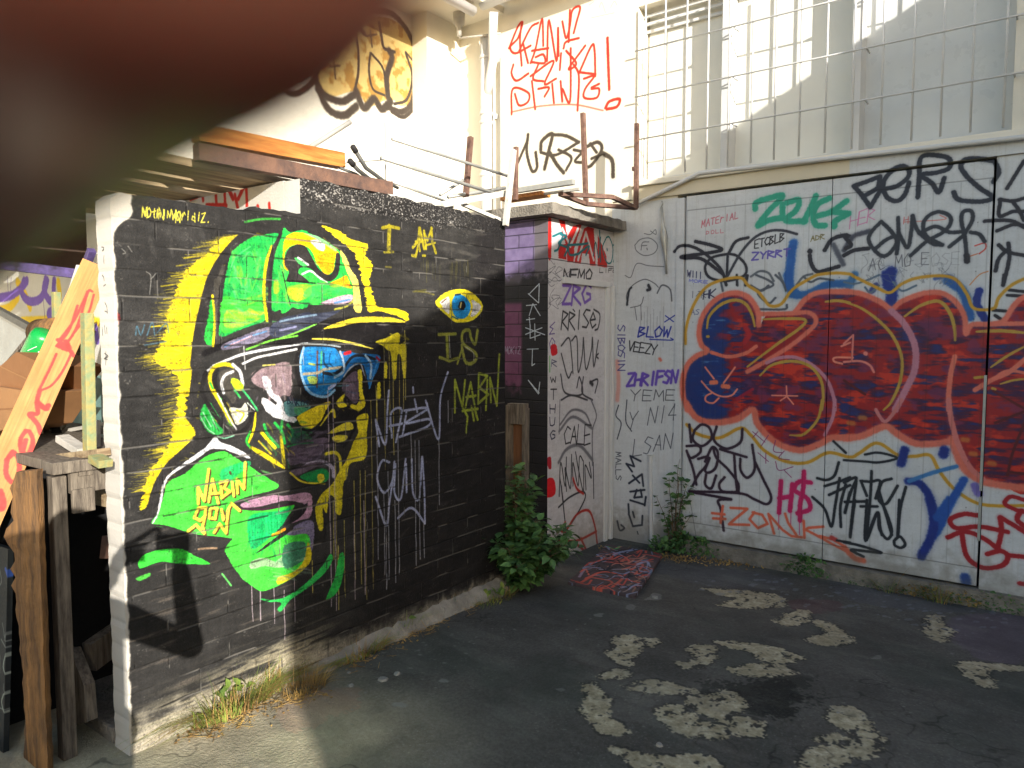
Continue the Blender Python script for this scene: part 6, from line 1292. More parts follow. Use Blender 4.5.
# plank with red letters
a = P(-14, 512, 'Y', 1.03); bq = P(96, 268, 'Y', 1.55); e1 = (bq - a).normalized(); vw = (Vector(CAM) - (a + bq) / 2).normalized(); e2 = vw.cross(e1).normalized(); L = (bq - a).length
O = a - e2 * .062 - e1 * .1
pk_ = PlaneCanvas(O, e1, e2, L + .12, .124, .0016, (184, 134, 78), 6, 151)
gr = fbm(pk_.H, pk_.W, 3, 90, 152); pk_.rgb *= (.84 + .3 * gr)[..., None]
j1, j2, j3 = FR(0, 240, 6.4), FR(0, 340, 6.4), FR(0, 440, 6.4); rd = (186, 62, 56)
for q, w in (([(590, 330), (560, 340), (490, 560), (400, 700)], 2.4), ([(560, 330), (530, 400), (470, 520), (380, 640)], 2.4), ([(495, 420), (440, 580), (360, 680)], 2.4), ([(600, 350), (560, 480), (470, 600)], 2), ([(370, 640), (440, 700), (470, 740)], 4)): pk_.stroke(q, w, rd, j1)
for q, w in (([(360, 90), (320, 180), (250, 320)], 2.4), ([(460, 80), (400, 200), (330, 290), (255, 325)], 2.2), ([(380, 40), (440, 60), (420, 10)], 5), ([(255, 320), (235, 400), (240, 470), (190, 470), (195, 490)], 4), ([(310, 420), (290, 440), (240, 400)], 5), ([(190, 480), (240, 540), (262, 600)], 4.4), ([(165, 580), (130, 640), (140, 720), (180, 730), (210, 650), (190, 590), (165, 580)], 4), ([(90, 720), (40, 768)], 4)): pk_.stroke(q, w, rd, j2)
for q, w in (([(165, 0), (150, 80), (200, 100), (210, 20)], 4), ([(80, 75), (45, 130), (40, 220), (80, 270), (120, 220), (118, 120), (80, 75)], 4.4), ([(0, 330), (20, 400), (10, 440)], 6)): pk_.stroke(q, w, rd, j3)
m_plank = pk_.material('lettered_pine', rough=.7, bump=.3, grime=.2, fine=60)
tag(board('plank', O, e1, e2, L + .12, .124, .025, m_plank, pk_.uvf()), 'long orange pine plank with red sprayed letters, leaning over the junk', 'plank')
# shelf stand at the mouth of the lean-to
shf = empty('workbench', (-2.96, 1.2, 0), label='grey timber bench frame at the mouth of the lean-to', cat='bench')
b = MB(); b.bar((-2.965, 1.155, 0), (-2.965, 1.155, 1.08), .052, .05); world_part(b.build('leg', m_greyw, bevel=.004), shf)
b = MB(); b.bar((-2.95, 1.12, 1.115), (-2.95, 2.1, 1.115), .09, .045); b.bar((-2.945, 1.19, 1.05), (-2.945, 2.1, 1.05), .03, .085); b.bar((-2.93, 1.19, .98), (-2.93, 1.27, .98), .02, .09); world_part(b.build('rail', m_greyw, bevel=.004), shf)
b = MB(); b.box(-4.6, -3.0, 1.15, 2.1, 1.09, 1.13); world_part(b.build('top', m_greyw, bevel=.004), shf)
b = MB(); b.bar((-2.95, 1.9, -.0), (-2.95, 1.9, 1.09), .07, .07); world_part(b.build('leg', m_greyw, bevel=.004), shf)
# brace wedge
b = MB(); q = [P(a_, c_, 'Y', 1.22) for a_, c_ in ((70, 650), (84, 686), (87, 722), (60, 730), (62, 650))]
b.add(q + [p + Vector((0, .04, 0)) for p in q], [(0, 1, 2, 3, 4), (9, 8, 7, 6, 5), (0, 5, 6, 1), (1, 6, 7, 2), (2, 7, 8, 3), (3, 8, 9, 4), (4, 9, 5, 0)])
tag(b.build('wedge_block', m_greyw), 'pale cut timber wedge standing against the bench leg', 'offcut')
# rough sawn post with a ragged bark edge
b = MB(); r = random.Random(6); lft, rgt = [], []
for i in range(40):
    y_ = 472 + (768 + 20 - 472) * i / 39
    xl = 14 - 4 * math.sin(i * .16) + (r.uniform(-3.5, 3.5) if i < 16 else r.uniform(-1.2, 1.2)) - (6 if 6 < i < 10 else 0); xr = 38 + i * .30 + r.uniform(-.6, .6)
    lft.append(P(xl + i * .22, y_, 'Y', 1.06)); rgt.append(P(xr, y_ - 2, 'Y', 1.06))
th = Vector((-.02, .022, 0)); n = 40; vs = []
for a_, c_ in zip(lft, rgt): m_ = a_.lerp(c_, .5) + Vector((.004, -.012 + r.uniform(-.004, .004), 0)); vs += [a_, a_.lerp(c_, .12) + Vector((0, -.008, 0)), m_, c_ + Vector((0, -.004, 0)), c_ + th, a_ + th]
b.add(vs, [(6 * i + k, 6 * i + (k + 1) % 6, 6 * i + 6 + (k + 1) % 6, 6 * i + 6 + k) for i in range(n - 1) for k in range(6)] + [(0, 1, 2, 3, 4, 5), tuple(6 * (n - 1) + k for k in (5, 4, 3, 2, 1, 0))])
m_log = mat('raw_log', rgb(160, 116, 66), rough=.85, var=.5, scale=7, stretch=(4, 4, .6), bump=1.0, bscale=40, col2=rgb(84, 62, 42), bdist=.015)
tag(b.build('timber_post', m_log), 'rough sawn yellow brown post with a ragged bark edge under the leaning plank', 'post')
# scribbled dark board
O = P(-30, 738, 'Y', 1.0); ex = Vector((1, .05, 0)).normalized(); ez = Vector((0, .06, 1)).normalized()
sb = PlaneCanvas(O, ex, ez, .30, .82, .0016, (44, 50, 52), 6, 161)
f4, f5 = FR(0, 540, 5.486), FR(0, 648, 6.4); r = random.Random(9)
for _ in range(26):
    x, y = r.uniform(-5, 30), r.uniform(555, 730); sb.stroke([(x, y), (x + r.uniform(-4, 6), y + r.uniform(5, 14)), (x + r.uniform(-2, 8), y + r.uniform(10, 26))], r.uniform(.8, 1.8), (140, 148, 144), a=.7)
for q, w in (([(60, 90), (50, 160), (40, 180)], 5), ([(75, 120), (85, 200), (70, 300), (60, 400), (90, 480)], 7), ([(30, 160), (60, 240), (100, 250)], 4)): sb.stroke(q, w, (60, 96, 180), f4, soft=.4)
for q in ([(20, 300), (10, 350), (30, 420), (50, 380), (40, 290), (20, 300)], [(100, 60), (120, 200), (100, 300), (150, 400), (155, 520)], [(60, 180), (140, 170)], [(40, 20), (20, 120), (45, 200)]): sb.stroke(q, 2, (150, 160, 150), f5)
sb.stroke([(80, 300), (110, 370), (95, 440)], 5, (60, 100, 190), f5, soft=.5)
tag(board('scrawled_board', O, ex, ez, .30, .82, .02, sb.material('scrawled_board_paint', rough=.6, grime=.3), sb.uvf()), 'dark board covered in pale scrawl and blue paint left of the log post', 'board')
# dark boards behind, under the bench
m_db = mat('dark_stained_board', rgb(62, 58, 50), rough=.8, var=.4, scale=6)
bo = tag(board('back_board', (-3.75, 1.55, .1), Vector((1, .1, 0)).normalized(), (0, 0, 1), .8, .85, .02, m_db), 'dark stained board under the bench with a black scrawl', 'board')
b = MB(); b.box(-3.42, -3.40, .98, 2.12, -.02, 1.085); tag(b.build('shade_sheet', m_dark), 'near-black sheet added under the bench to paint in its deep shade', 'panel')  # near-black sheet stands in for the shade under the bench
for i_, (a_, c_, w_, h_, m_, lb_) in enumerate((((-3.10, 1.30, .30), (-3.38, 2.0, .42), .05, .12, m_greyw, 'grey board lying slanted in the shade under the bench'), ((-3.02, 1.4, .10), (-3.3, 2.0, .20), .10, .08, m_brown, 'stained block lying on the step inside the lean-to'), ((-3.05, 1.35, .75), (-3.3, 1.9, .62), .03, .09, m_brown, 'dark slat hung crosswise under the bench top'))):
    bar_obj('loose_board', a_, c_, w_, h_, m_, lb_, 'board', 'loose boards under the bench')
m_tealb = mat('flaking_blue_board', rgb(120, 160, 160), rough=.8, var=.5, scale=18, col2=rgb(150, 130, 100))
for i_, (x0, y0, x1, y1, Y_, w_, m_, lb_) in enumerate(((-10, 472, 44, 380, 1.45, .05, m_brown, 'dark batten leaning behind the lettered plank'), (62, 404, 86, 330, 1.62, .09, m_rafter, 'short pale board standing between the lettered plank and the green post'), (70, 470, 52, 420, 1.5, .04, m_dark, 'black strip of rubber between plank and bench'), (56, 447, 100, 436, 1.52, .06, m_tealb, 'flaking blue board lying behind the green post'), (66, 440, 104, 452, 1.44, .03, m_brown, 'dark broken lath crossing the blue board'), (72, 430, 104, 424, 1.6, .05, m_whited, 'white splintered strip lying highest on the bench'), (97, 470, 98, 420, 1.42, .02, m_whited, 'thin white slip of wood right of the green post'), (0, 420, 40, 432, 1.35, .03, m_rafter, 'pale strip across the front of the cardboard boxes'), (8, 455, 24, 415, 1.2, .03, m_greyw, 'short grey stick left of the plank'))):
    bar_obj('scrap_wood', P(x0, y0, 'Y', Y_), P(x1, y1, 'Y', Y_ + .02), w_, .018, m_, lb_, 'scrap', 'scraps of wood heaped on the bench')
b = MB(); b.bar((-3.02, 1.38, .62), (-3.02, 1.38, 1.0), .03, .02); tag(b.build('timber_strip', m_pine), 'narrow orange slat hanging beside the white end of the wall', 'slat')
b = MB(); b.bar((-3.5, 1.4, .93), (-3.05, 1.45, .93), .1, .02, up=(0, 1, 0)); tag(b.build('plywood_strip', m_rafter), 'pale plywood strip under the bench top', 'board')
b = MB(); b.box(-3.6, -2.92, 1.3, 2.1, -.02, .06); tag(b.build('concrete_step', m_conc, bevel=.01), 'low concrete step inside the lean-to', 'step')
O = P(-40, 736, 'Y', .86)
b = MB(); b.box(-3.5, -2.98, .72, .90, -.0, .075); o = tag(b.build('wooden_crate', mat('reddish_plywood', rgb(142, 98, 70), var=.3, scale=5, stretch=(1, 6, 6)), bevel=.004), 'low reddish plywood box at the bottom left corner', 'box')
# things on the bench
m_card = mat('cardboard', rgb(142, 98, 60), rough=.85, var=.15, scale=4, bump=.1)
m_card2 = mat('lighter_cardboard', rgb(160, 116, 74), rough=.85, var=.2, scale=4, bump=.1)
def carton(px4, Y, depth, label, m, nm='cardboard_box'):
    q = [P(x, y, 'Y', Y) for x, y in px4]; mb = MB(); off = Vector((-.02, depth, -.01))
    mb.add(q + [p + off for p in q], [(0, 1, 2, 3), (7, 6, 5, 4), (0, 4, 5, 1), (1, 5, 6, 2), (2, 6, 7, 3), (3, 7, 4, 0)])
    o = mb.build(nm, m, bevel=.002); f = MB(); mid0, mid1 = q[0].lerp(q[1], .55), q[3].lerp(q[2], .55); f.bar(mid0 + Vector((0, -.002, 0)), mid1 + Vector((0, -.002, 0)), .006, .002, up=(0, 1, 0)); f.build('flap_seam', m_card2 if m is m_card else m_card, o)
    return tag(o, label, 'box', 'cardboard boxes in the junk')
carton([(-18, 382), (16, 352), (46, 366), (22, 402), (0, 396)][:4], 1.32, .25, 'upper brown cardboard box with a folded lid beside the green can', m_card)
carton([(-20, 438), (-8, 386), (34, 392), (14, 426)], 1.28, .25, 'lower lighter cardboard box behind the plank, torn at its edge', m_card2)
# green can with white script
ca, cb = P(24, 378, 'Y', 1.40), P(47, 333, 'Y', 1.46)
m_can = mat('green_enamel', rgb(18, 150, 66), rough=.3, var=.15, scale=6, spec=.6)
b = MB(); b.tube([ca, ca.lerp(cb, .9), cb, cb + (cb - ca) * .03], [.062, .062, .052, .03], n=28); can = tag(b.build('green_can', m_can, smooth=True), 'green drinks can shape with white script lying on the boxes', 'can')
ax = (cb - ca).normalized(); side = ax.cross((Vector(CAM) - ca).normalized()).normalized(); frt = side.cross(ax).normalized()
if frt.dot(Vector(CAM) - ca) < 0: frt = -frt
def on_can(u, v):   # u along, v around (radians)
    return ca + ax * u + (frt * math.cos(v) + side * math.sin(v)) * .0635
b = MB(); Lc = (cb - ca).length
for pl in ([(.30, -.2), (.36, .1), (.30, .35)], [(.36, .1), (.22, .25)], [(.44, .0), (.36, .3)], [(.52, .05), (.42, .35)], [(.50, .1), (.52, .35)], [(.62, .1), (.52, .2), (.60, .45), (.52, .5)]):
    sx = px  # letters of the script
    b.tube([on_can(Lc * (.2 + .9 * u * .9), v * 1.6 - .1) for u, v in pl], .0035, n=6)
for k in range(5): b.tube([on_can(Lc * (.62 + .03 * k), -.6 + .08 * k), on_can(Lc * (.66 + .03 * k), -.5 + .08 * k)], .0022, n=6)
b.build('script', m_white, can, smooth=True)
b = MB(); wsh = P(60, 338, 'Y', 1.5); b.tube([P(41, 333, 'Y', 1.55), P(66, 331, 'Y', 1.55)], .07, n=20); tag(b.build('timber_round', m_log, smooth=True), 'brown timber round lying behind the green can', 'log')
# window sash with grey glass
sh = empty('window_sash', P(10, 345, 'Y', 1.6), label='old dark framed window sash lying behind the boxes', cat='window sash')
qs = [P(x, y, 'Y', 1.6) for x, y in ((-25, 300), (32, 326), (38, 340), (10, 372), (-25, 360))]
b = MB(); b.add(qs + [p + Vector((0, .02, 0)) for p in qs], [(0, 1, 2, 3, 4), (9, 8, 7, 6, 5), (0, 5, 6, 1), (1, 6, 7, 2), (2, 7, 8, 3), (3, 8, 9, 4), (4, 9, 5, 0)]); world_part(b.build('glass', mat('dusty_glass', rgb(120, 128, 130), rough=.2, var=.4, scale=5, spec=.8)), sh)
b = MB(); b.bar(P(-25, 297, 'Y', 1.57), P(34, 330, 'Y', 1.57), .03, .035); b.bar(P(38, 332, 'Y', 1.56), P(4, 376, 'Y', 1.56), .03, .03); world_part(b.build('frame', m_darkrod, bevel=.002), sh)
bar_obj('grey_lath', P(36, 330, 'Y', 1.5), P(6, 366, 'Y', 1.5), .022, .02, m_greyw, 'thin grey lath lying along the green can', 'lath')
m_yg = mat('peeling_green_paint', rgb(158, 142, 84), rough=.7, var=.4, scale=30, bump=.4, col2=rgb(118, 136, 100))
bar_obj('steel_post', P(90, 466, 'X', -2.96), P(87, 313, 'X', -2.96), .040, .035, m_yg, 'peeling yellow green post beside the white end of the wall', 'post')
bar_obj('short_post', P(57, 334, 'Y', 1.7), P(56, 292, 'Y', 1.7), .035, .035, m_yg, 'short pale green post behind the timber round', 'post')
bar_obj('white_pole', P(62, 318, 'Y', 1.65), P(79, 266, 'Y', 1.65), .02, .02, m_white, 'bare white pole leaning in front of the purple tag', 'pole')
bar_obj('purple_pole', P(66, 318, 'Y', 1.64), P(92, 250, 'Y', 1.64), .034, .03, m_purp, 'purple painted pole leaning beside the white pole', 'pole')
m_teal = mat('teal_paint', rgb(110, 146, 142), rough=.7, var=.35, scale=7)
O = P(66, 436, 'Y', 1.75); tag(board('teal_panel', O, Vector((1, 0, .12)).normalized(), Vector((.1, 0, 1)).normalized(), .5, .30, .015, m_teal), 'faded teal panel behind the yellow green post', 'panel')
O = P(52, 450, 'Y', 1.55); q = [P(x, y, 'Y', 1.58) for x, y in ((60, 432), (84, 395), (82, 350), (72, 375))]
b = MB(); b.add(q + [p + Vector((0, .01, 0)) for p in q], [(0, 1, 2, 3), (7, 6, 5, 4), (0, 4, 5, 1), (1, 5, 6, 2), (2, 6, 7, 3), (3, 7, 4, 0)]); tag(b.build('beige_sheet', m_whited), 'beige curled sheet showing between the plank and the green post', 'sheet')
for i, (x0, y0, x1, y1, m, lb) in enumerate(((50, 452, 62, 462, m_teal, 'small blue painted block on the bench top'), (62, 438, 84, 452, m_whited, 'pale broken board end on the bench top behind the blue block'), (60, 457, 104, 452, m_rafter, 'thin reddish strip lying across the bench top'), (50, 462, 86, 472, m_greyw, 'grey board lying flat on the near edge of the bench'), (95, 458, 106, 464, m_yg, 'yellowish foot plate of the green post'))):
    bar_obj('offcut', P(x0, y0, 'Y', 1.3 - .02 * i), P(x1, y1, 'Y', 1.3 - .02 * i), .05, .028, m, lb, 'offcut', 'offcuts on the bench')

# ------------------------------------------------------------------ painted mat in the corner
cs = [G(568, 585, .02), G(635, 599, .02), G(663, 556, .02), G(603, 548, .02)]
O = cs[0]; e1 = (cs[1] - cs[0]); L1 = e1.length; e1.normalize(); e2 = (cs[2] - cs[1]); L2 = e2.length; e2.normalize()
mc = PlaneCanvas(O, e1, e2, L1, L2, .0025, (84, 70, 72), 6, 171)
m7 = FR(470, 450, 3.938)
for q, w, col in (([(400, 480), (500, 440), (640, 450), (720, 430)], 3, (190, 80, 70)), ([(640, 380), (700, 390), (740, 410)], 3.5, (150, 52, 50)), ([(440, 520), (520, 480), (600, 500), (560, 540)], 3.5, (200, 90, 72)), ([(470, 500), (560, 520), (500, 550)], 3, (200, 90, 72)), ([(480, 400), (520, 430), (470, 450)], 2.6, (130, 150, 180)), ([(520, 440), (600, 420), (560, 400)], 2.4, (140, 150, 176)), ([(640, 480), (690, 500), (720, 470)], 2.6, (130, 150, 180)), ([(600, 540), (650, 520), (680, 500), (640, 560)], 2, (160, 120, 100)), ([(540, 380), (570, 390), (590, 380)], 3, (70, 180, 90)), ([(660, 400), (600, 440), (720, 440)], 2.4, (180, 110, 90)), ([(600, 470), (680, 450), (650, 490)], 2.6, (190, 100, 84)), ([(450, 470), (430, 500)], 3, (150, 130, 150)), ([(500, 470), (620, 470), (700, 480)], 1.6, (170, 170, 190)), ([(560, 550), (600, 560), (640, 540)], 1.6, (170, 150, 140))):
    mc.stroke(q, w, col, m7, worn=.2)
rr7 = random.Random(77)
for _ in range(120):
    pq = O + e1 * rr7.uniform(0, L1) + e2 * rr7.uniform(0, L2); dd = pq - Vector(CAM); zz = dd.dot(Vector(FWD)); x, y = 512 + F_PX * dd.dot(Vector(RIGHT)) / zz - 8, 384 - F_PX * dd.dot(Vector(UP)) / zz; w_ = rr7.uniform(.8, 2.6); col = rr7.choice([(214, 96, 78), (206, 84, 70), (150, 160, 190), (120, 136, 170), (190, 130, 110), (44, 38, 44), (40, 40, 56)])
    mc.stroke([(x, y), (x + rr7.uniform(4, 12), y + rr7.uniform(-4, 3)), (x + rr7.uniform(8, 22), y + rr7.uniform(-5, 4))], w_, col, worn=.3)
mo = board('painted_board', O, e1, e2, L1, L2, .022, mc.material('painted_board', rough=.7, grime=.3, bump=.3), mc.uvf())
tag(mo, 'dark board daubed with red and pale blue tags lying on the ground in the corner', 'board')
# loose chips of concrete near the wall
r = random.Random(12); m_chip = mat('pale_chip', rgb(150, 148, 142), rough=.9, var=.3, scale=20)
def chip(x, y, s, lb):
    p = G(x, y); mb = MB(); n = 6; tp = []; bt = []
    for k in range(n):
        t = 2 * math.pi * k / n; rr_ = s * r.uniform(.7, 1.1); tp.append((p.x + rr_ * .8 * math.cos(t), p.y + rr_ * .8 * math.sin(t), p.z + s * .35 * r.uniform(.8, 1.2))); bt.append((p.x + rr_ * math.cos(t), p.y + rr_ * math.sin(t), p.z - .004))
    mb.add(tp + bt, [tuple(range(n))] + [(k, n + k, n + (k + 1) % n, (k + 1) % n) for k in range(n)]); tag(mb.build('concrete_chip', m_chip, bevel=.002), lb, 'stone', 'chips of concrete on the asphalt')
chip(383, 680, .030, 'largest pale concrete chip, on the asphalt near the foot of the mural wall'); chip(397, 674, .022, 'flat pale chip just right of the largest one'); chip(351, 686, .018, 'pale chip left of the largest one'); chip(349, 673, .014, 'small pale chip nearest the wall foot')
chip(659, 745, .018, 'small white chip near the bottom edge of the picture'); chip(655, 598, .030, 'flat pale chip at the corner of the painted board'); chip(838, 713, .012, 'tiny pale chip in the middle of the yard')
# ------------------------------------------------------------------ plants
def leafmat(name, c1_, c2_, rough=.5):
    m = mat(name, c1_, rough=rough, col2=c2_, scale=7, bump=.15, bscale=80, thresh=(.38, .62), spec=.4)
    b = m.node_tree.nodes['Principled BSDF']; b.inputs['Subsurface Weight'].default_value = 0.0
    return m
m_leafD = leafmat('dark_leaf', rgb(88, 124, 64), rgb(46, 76, 42)); m_leafY = leafmat('yellow_green_leaf', rgb(128, 144, 62), rgb(70, 98, 44)); m_leafG = leafmat('mid_leaf', rgb(92, 126, 66), rgb(48, 78, 42))
m_dry = leafmat('dry_grass', rgb(176, 146, 84), rgb(112, 84, 50), .8); m_grass = leafmat('green_grass', rgb(136, 150, 66), rgb(84, 108, 46), .7); m_stem = mat('plant_stem', rgb(104, 84, 62), rough=.8, var=.3, scale=20)
def leaf(mb, p, d, n, L, W, droop=.3):
    d = Vector(d).normalized(); n = Vector(n); s = d.cross(n)
    if s.length < 1e-3: s = Vector((1, 0, 0))
    s.normalize(); n = s.cross(d).normalized(); p = Vector(p)
    c = [p + d * L * t + n * (-droop * L * t * t) for t in (0, .3, .65, 1)]
    w = (0.05, .5, .42, .02); v = []
    for ci, wi in zip(c, w): v += [ci - s * W * wi + n * W * wi * .25, ci, ci + s * W * wi + n * W * wi * .25]
    mb.add(v, [(3 * i + k, 3 * i + k + 1, 3 * i + k + 4, 3 * i + k + 3) for i in range(3) for k in (0, 1)])
def rv(r, a=1.0): return Vector((r.uniform(-a, a), r.uniform(-a, a), r.uniform(-a, a)))
def bush(name, base, stems, leaf_n, L, W, m, label, cat, seed, m2=None, group=None, low=0.15, spread=.5):
    """stems: list of (lean x, lean y, height)"""
    r = random.Random(seed); root = empty(name, base, label=label, cat=cat, group=group); st, lf, lf2 = MB(), MB(), MB()
    for (lx, ly, h) in stems:
        pts = []; k = 7
        for i in range(k + 1):
            t = i / k; pts.append(Vector((lx * t ** 1.3, ly * t ** 1.3, h * t)) + rv(r, .008) * (i > 0))
        st.tube(pts, [max(.0014, .0055 * (1 - .75 * i / k)) for i in range(k + 1)], n=5)
        for _ in range(leaf_n):
            t = low + (1 - low) * r.random() ** .8; i = min(k - 1, int(t * k)); p = pts[i].lerp(pts[i + 1], t * k - i)
            a = r.uniform(0, 6.283); out = Vector((math.cos(a), math.sin(a), r.uniform(-.1, .7))); tip = p + out * L * r.uniform(.2, 1.0) * spread * 2
            if r.random() < .5: st.tube([p, tip], [.0012, .0008], n=4)
            (lf2 if (m2 and r.random() < .3) else lf)
            leaf(lf2 if (m2 and r.random() < .28) else lf, tip, out + rv(r, .4), Vector((0, 0, 1)) + rv(r, .5), L * r.uniform(.6, 1.15), W * r.uniform(.7, 1.1), r.uniform(.1, .5))
    st.build('stem', m_stem, root, smooth=True); lf.build('foliage', m, root, smooth=True)
    if m2: lf2.build('foliage', m2, root, smooth=True)
    return root
def tuft(name, base, n, h, spread, m, m2, label, seed, group='grass tufts at the wall foot', el=(1, 1), leafy=0):
    r = random.Random(seed); root = empty(name, base, label=label, cat='grass tuft', group=group); A, B = MB(), MB()
    for k in range(n):
        mb = A if r.random() < .55 else B; a = r.uniform(0, 6.283); rr_ = spread * r.random() ** .5 * .6
        p = Vector((rr_ * math.cos(a) * el[0], rr_ * math.sin(a) * el[1], -.005)); ln = h * r.uniform(.45, 1.15); out = Vector((math.cos(a) * el[0], math.sin(a) * el[1], 0)) * r.uniform(.2, 1.0) + rv(r, .25); out.z = 0
        w = r.uniform(.0012, .0028); side = Vector((-out.y, out.x, 0)); side = side.normalized() if side.length > 1e-3 else Vector((1, 0, 0)); v = []
        for i in range(5):
            t = i / 4; c = p + Vector((0, 0, ln * (t * .9 - .45 * t * t * min(1.5, out.length * 1.4)))) + out * ln * (.45 * t + .6 * t * t); ww = w * (1 - t * .85); v += [c - side * ww, c + side * ww]
        mb.add(v, [(2 * i, 2 * i + 1, 2 * i + 3, 2 * i + 2) for i in range(4)])
    A.build('blades', m, root); B.build('dry_blades', m2, root)
    if leafy:
        C = MB()
        for _ in range(leafy):
            a = r.uniform(0, 6.283); p = Vector((math.cos(a) * spread * .5 * r.random() * el[0], math.sin(a) * spread * .5 * r.random() * el[1], r.uniform(.02, h * .5))); leaf(C, p, rv(r, 1) + Vector((0, 0, .5)), Vector((0, 0, 1)) + rv(r, .5), .045, .03)
        C.build('broad_leaves', m_leafY, root, smooth=True)
    return root
r = random.Random(21)
# big weed bush in front of the gap
gb = G(522, 592)
stems = []
for k in range(30):
    a = r.uniform(0, 6.283); q = r.random() ** .6; stems.append((.26 * q * math.cos(a) + .06, .34 * q * math.sin(a), r.uniform(.22, .46) * (1.15 - .4 * q)))
for k in range(9): stems.append((-.10 + r.uniform(-.06, .05), .10 + r.uniform(-.12, .10), r.uniform(.55, .80)))
bush('weed_bush', (gb.x - .02, gb.y + .03, ground_z(gb.y)), stems, 50, .068, .048, m_leafD, 'tall dark green leafy weed bush at the far end of the mural wall', 'bush', 31, m_leafG)
# upright weed by the door post
gy_ = G(676, 552)
bush('young_tree_weed', (gy_.x - .02, gy_.y, gy_.z), [(-.06, .02, .58), (.04, .0, .66), (.10, -.02, .55), (-.14, -.03, .42), (.02, .03, .74), (-.02, -.05, .35), (.16, -.04, .34), (.07, .04, .48)], 15, .062, .046, m_leafG, 'upright sapling weed growing in front of the left door post', 'weed', 33, m_leafD, low=.25, spread=.5)
def creeper(name, x0, x1, y0, y1, n, label, seed, L=.035, m=m_leafD, h=.10, cat='weed', group='low weeds along the facade', m2=m_leafG, db=0.0):
    r = random.Random(seed); c = G((x0 + x1) / 2, (y0 + y1) / 2); root = empty(name, c, label=label, cat=cat, group=group); lf, lf2, st = MB(), MB(), MB()
    for k in range(n):
        t = r.random(); p = G(x0 + (x1 - x0) * t, y0 + (y1 - y0) * t) - c; p.y = min(p.y + r.gauss(0, .045), 5.41 - c.y); p.x += r.gauss(0, .04); hh = h * r.random() * (1 - abs(2 * t - 1) ** 2 * .6); q = p + Vector((0, 0, hh))
        leaf(lf if r.random() < .6 else lf2, q, rv(r, 1) + Vector((0, -.3, .4)), Vector((0, -.3, 1)) + rv(r, .5), L * r.uniform(.5, 1.2), L * .7 * r.uniform(.6, 1.1))
    lf.build('foliage', m, root, smooth=True); lf2.build('foliage', m2, root, smooth=True)
creeper('creeping_weed', 655, 720, 552, 553, 620, 'spreading mat of creeping weed at the foot of the sapling', 41, L=.04, h=.16)
creeper('small_shrub', 798, 828, 568, 570, 420, 'round low shrub in front of the middle of the doors', 42, L=.035, h=.15)
creeper('door_weed', 905, 985, 583, 592, 620, 'straggling weeds and dead leaves below the blue painted V', 43, L=.03, h=.09, m=m_dry)
creeper('door_weed', 985, 1022, 588, 598, 260, 'sparse dark weeds under the right hand panel', 44, L=.028, h=.11)
creeper('door_weed', 850, 905, 576, 583, 240, 'thin strip of weeds between the shrub and the V', 45, L=.024, h=.05)
creeper('leaf_litter', 640, 760, 556, 566, 420, 'strip of dead leaves and twigs along the door threshold', 46, L=.02, h=.012, m=m_dry, m2=m_dry, cat='litter')
def litter(name, x0, y0, x1, y1, n, label, seed, wid=.05):
    r = random.Random(seed); c = G((x0 + x1) / 2, (y0 + y1) / 2); A = MB(); root = empty(name, c, label=label, cat='litter', group='dead leaves and soil at the wall feet')
    for _ in range(n):
        t = r.random(); p = G(x0 + (x1 - x0) * t, y0 + (y1 - y0) * t) - c; p.x += r.gauss(0, wid); p.y += r.gauss(0, wid * .6); p.z += r.uniform(.002, .010); s_ = r.uniform(.003, .010)
        if r.random() < .3: d = rv(r, 1); d.z *= .15; A.tube([p, p + d.normalized() * r.uniform(.02, .09)], .0011, n=4)
        else: leaf(A, p, Vector((r.uniform(-1, 1), r.uniform(-1, 1), r.uniform(-.2, .2))), Vector((0, 0, 1)) + rv(r, .5), s_ * 2, s_ * 1.3)
    A.build('dead_leaves', m_dry if seed != 66 else m_stem, root)
litter('leaf_litter', 340, 668, 480, 600, 420, 'dead leaves and twigs strewn between the grass tufts of the mural wall', 61)
litter('leaf_litter', 190, 735, 320, 690, 420, 'dry litter round the sunlit grass tuft', 62)
litter('leaf_litter', 700, 552, 900, 584, 420, 'fine litter along the foot of the doors', 64, .04)
litter('leaf_litter', 880, 588, 1020, 606, 420, 'thicker dark litter at the right end of the doors', 66, .07)
litter('leaf_litter', 600, 548, 680, 560, 200, 'leaves blown into the corner behind the painted board', 63, .05)
# dry grass along the mural wall
p = G(232, 706); tuft('grass_tuft', (p.x + .03, p.y - .02, 0), 1100, .24, .24, m_grass, m_dry, 'biggest yellow green grass tuft in the sun at the wall foot', 51, el=(.55, 1.3), leafy=34)
p = G(262, 690); tuft('grass_tuft', (p.x + .02, p.y + .05, 0), 420, .18, .18, m_grass, m_dry, 'pale grass tuft touching the right side of the biggest one', 52, el=(.5, 1.2))
p = G(305, 690); tuft('grass_tuft', (p.x, p.y, 0), 260, .12, .16, m_dry, m_dry, 'small dead brown tuft just past the shadow edge', 53, el=(.6, 1.2))
p = G(362, 655); tuft('grass_tuft', (p.x - .01, p.y, 0), 460, .13, .18, m_grass, m_dry, 'grass tuft in the shade at the middle of the wall foot', 54, el=(.5, 1.5))
p = G(403, 630); tuft('grass_tuft', (p.x - .01, p.y, 0), 520, .14, .20, m_grass, m_leafD, 'greener grass tuft in the shade, third along from the sun', 55, el=(.5, 1.6), leafy=20)
p = G(450, 608); tuft('grass_tuft', (p.x - .01, p.y, 0), 360, .12, .18, m_leafG, m_dry, 'low grass tuft nearest the leafy bush', 56, el=(.5, 1.6), leafy=30)
p = G(492, 598); tuft('grass_tuft', (p.x, p.y, ground_z(p.y)), 320, .10, .24, m_grass, m_dry, 'thin grass running under the left of the leafy bush', 57, el=(.8, 1.2), leafy=16)
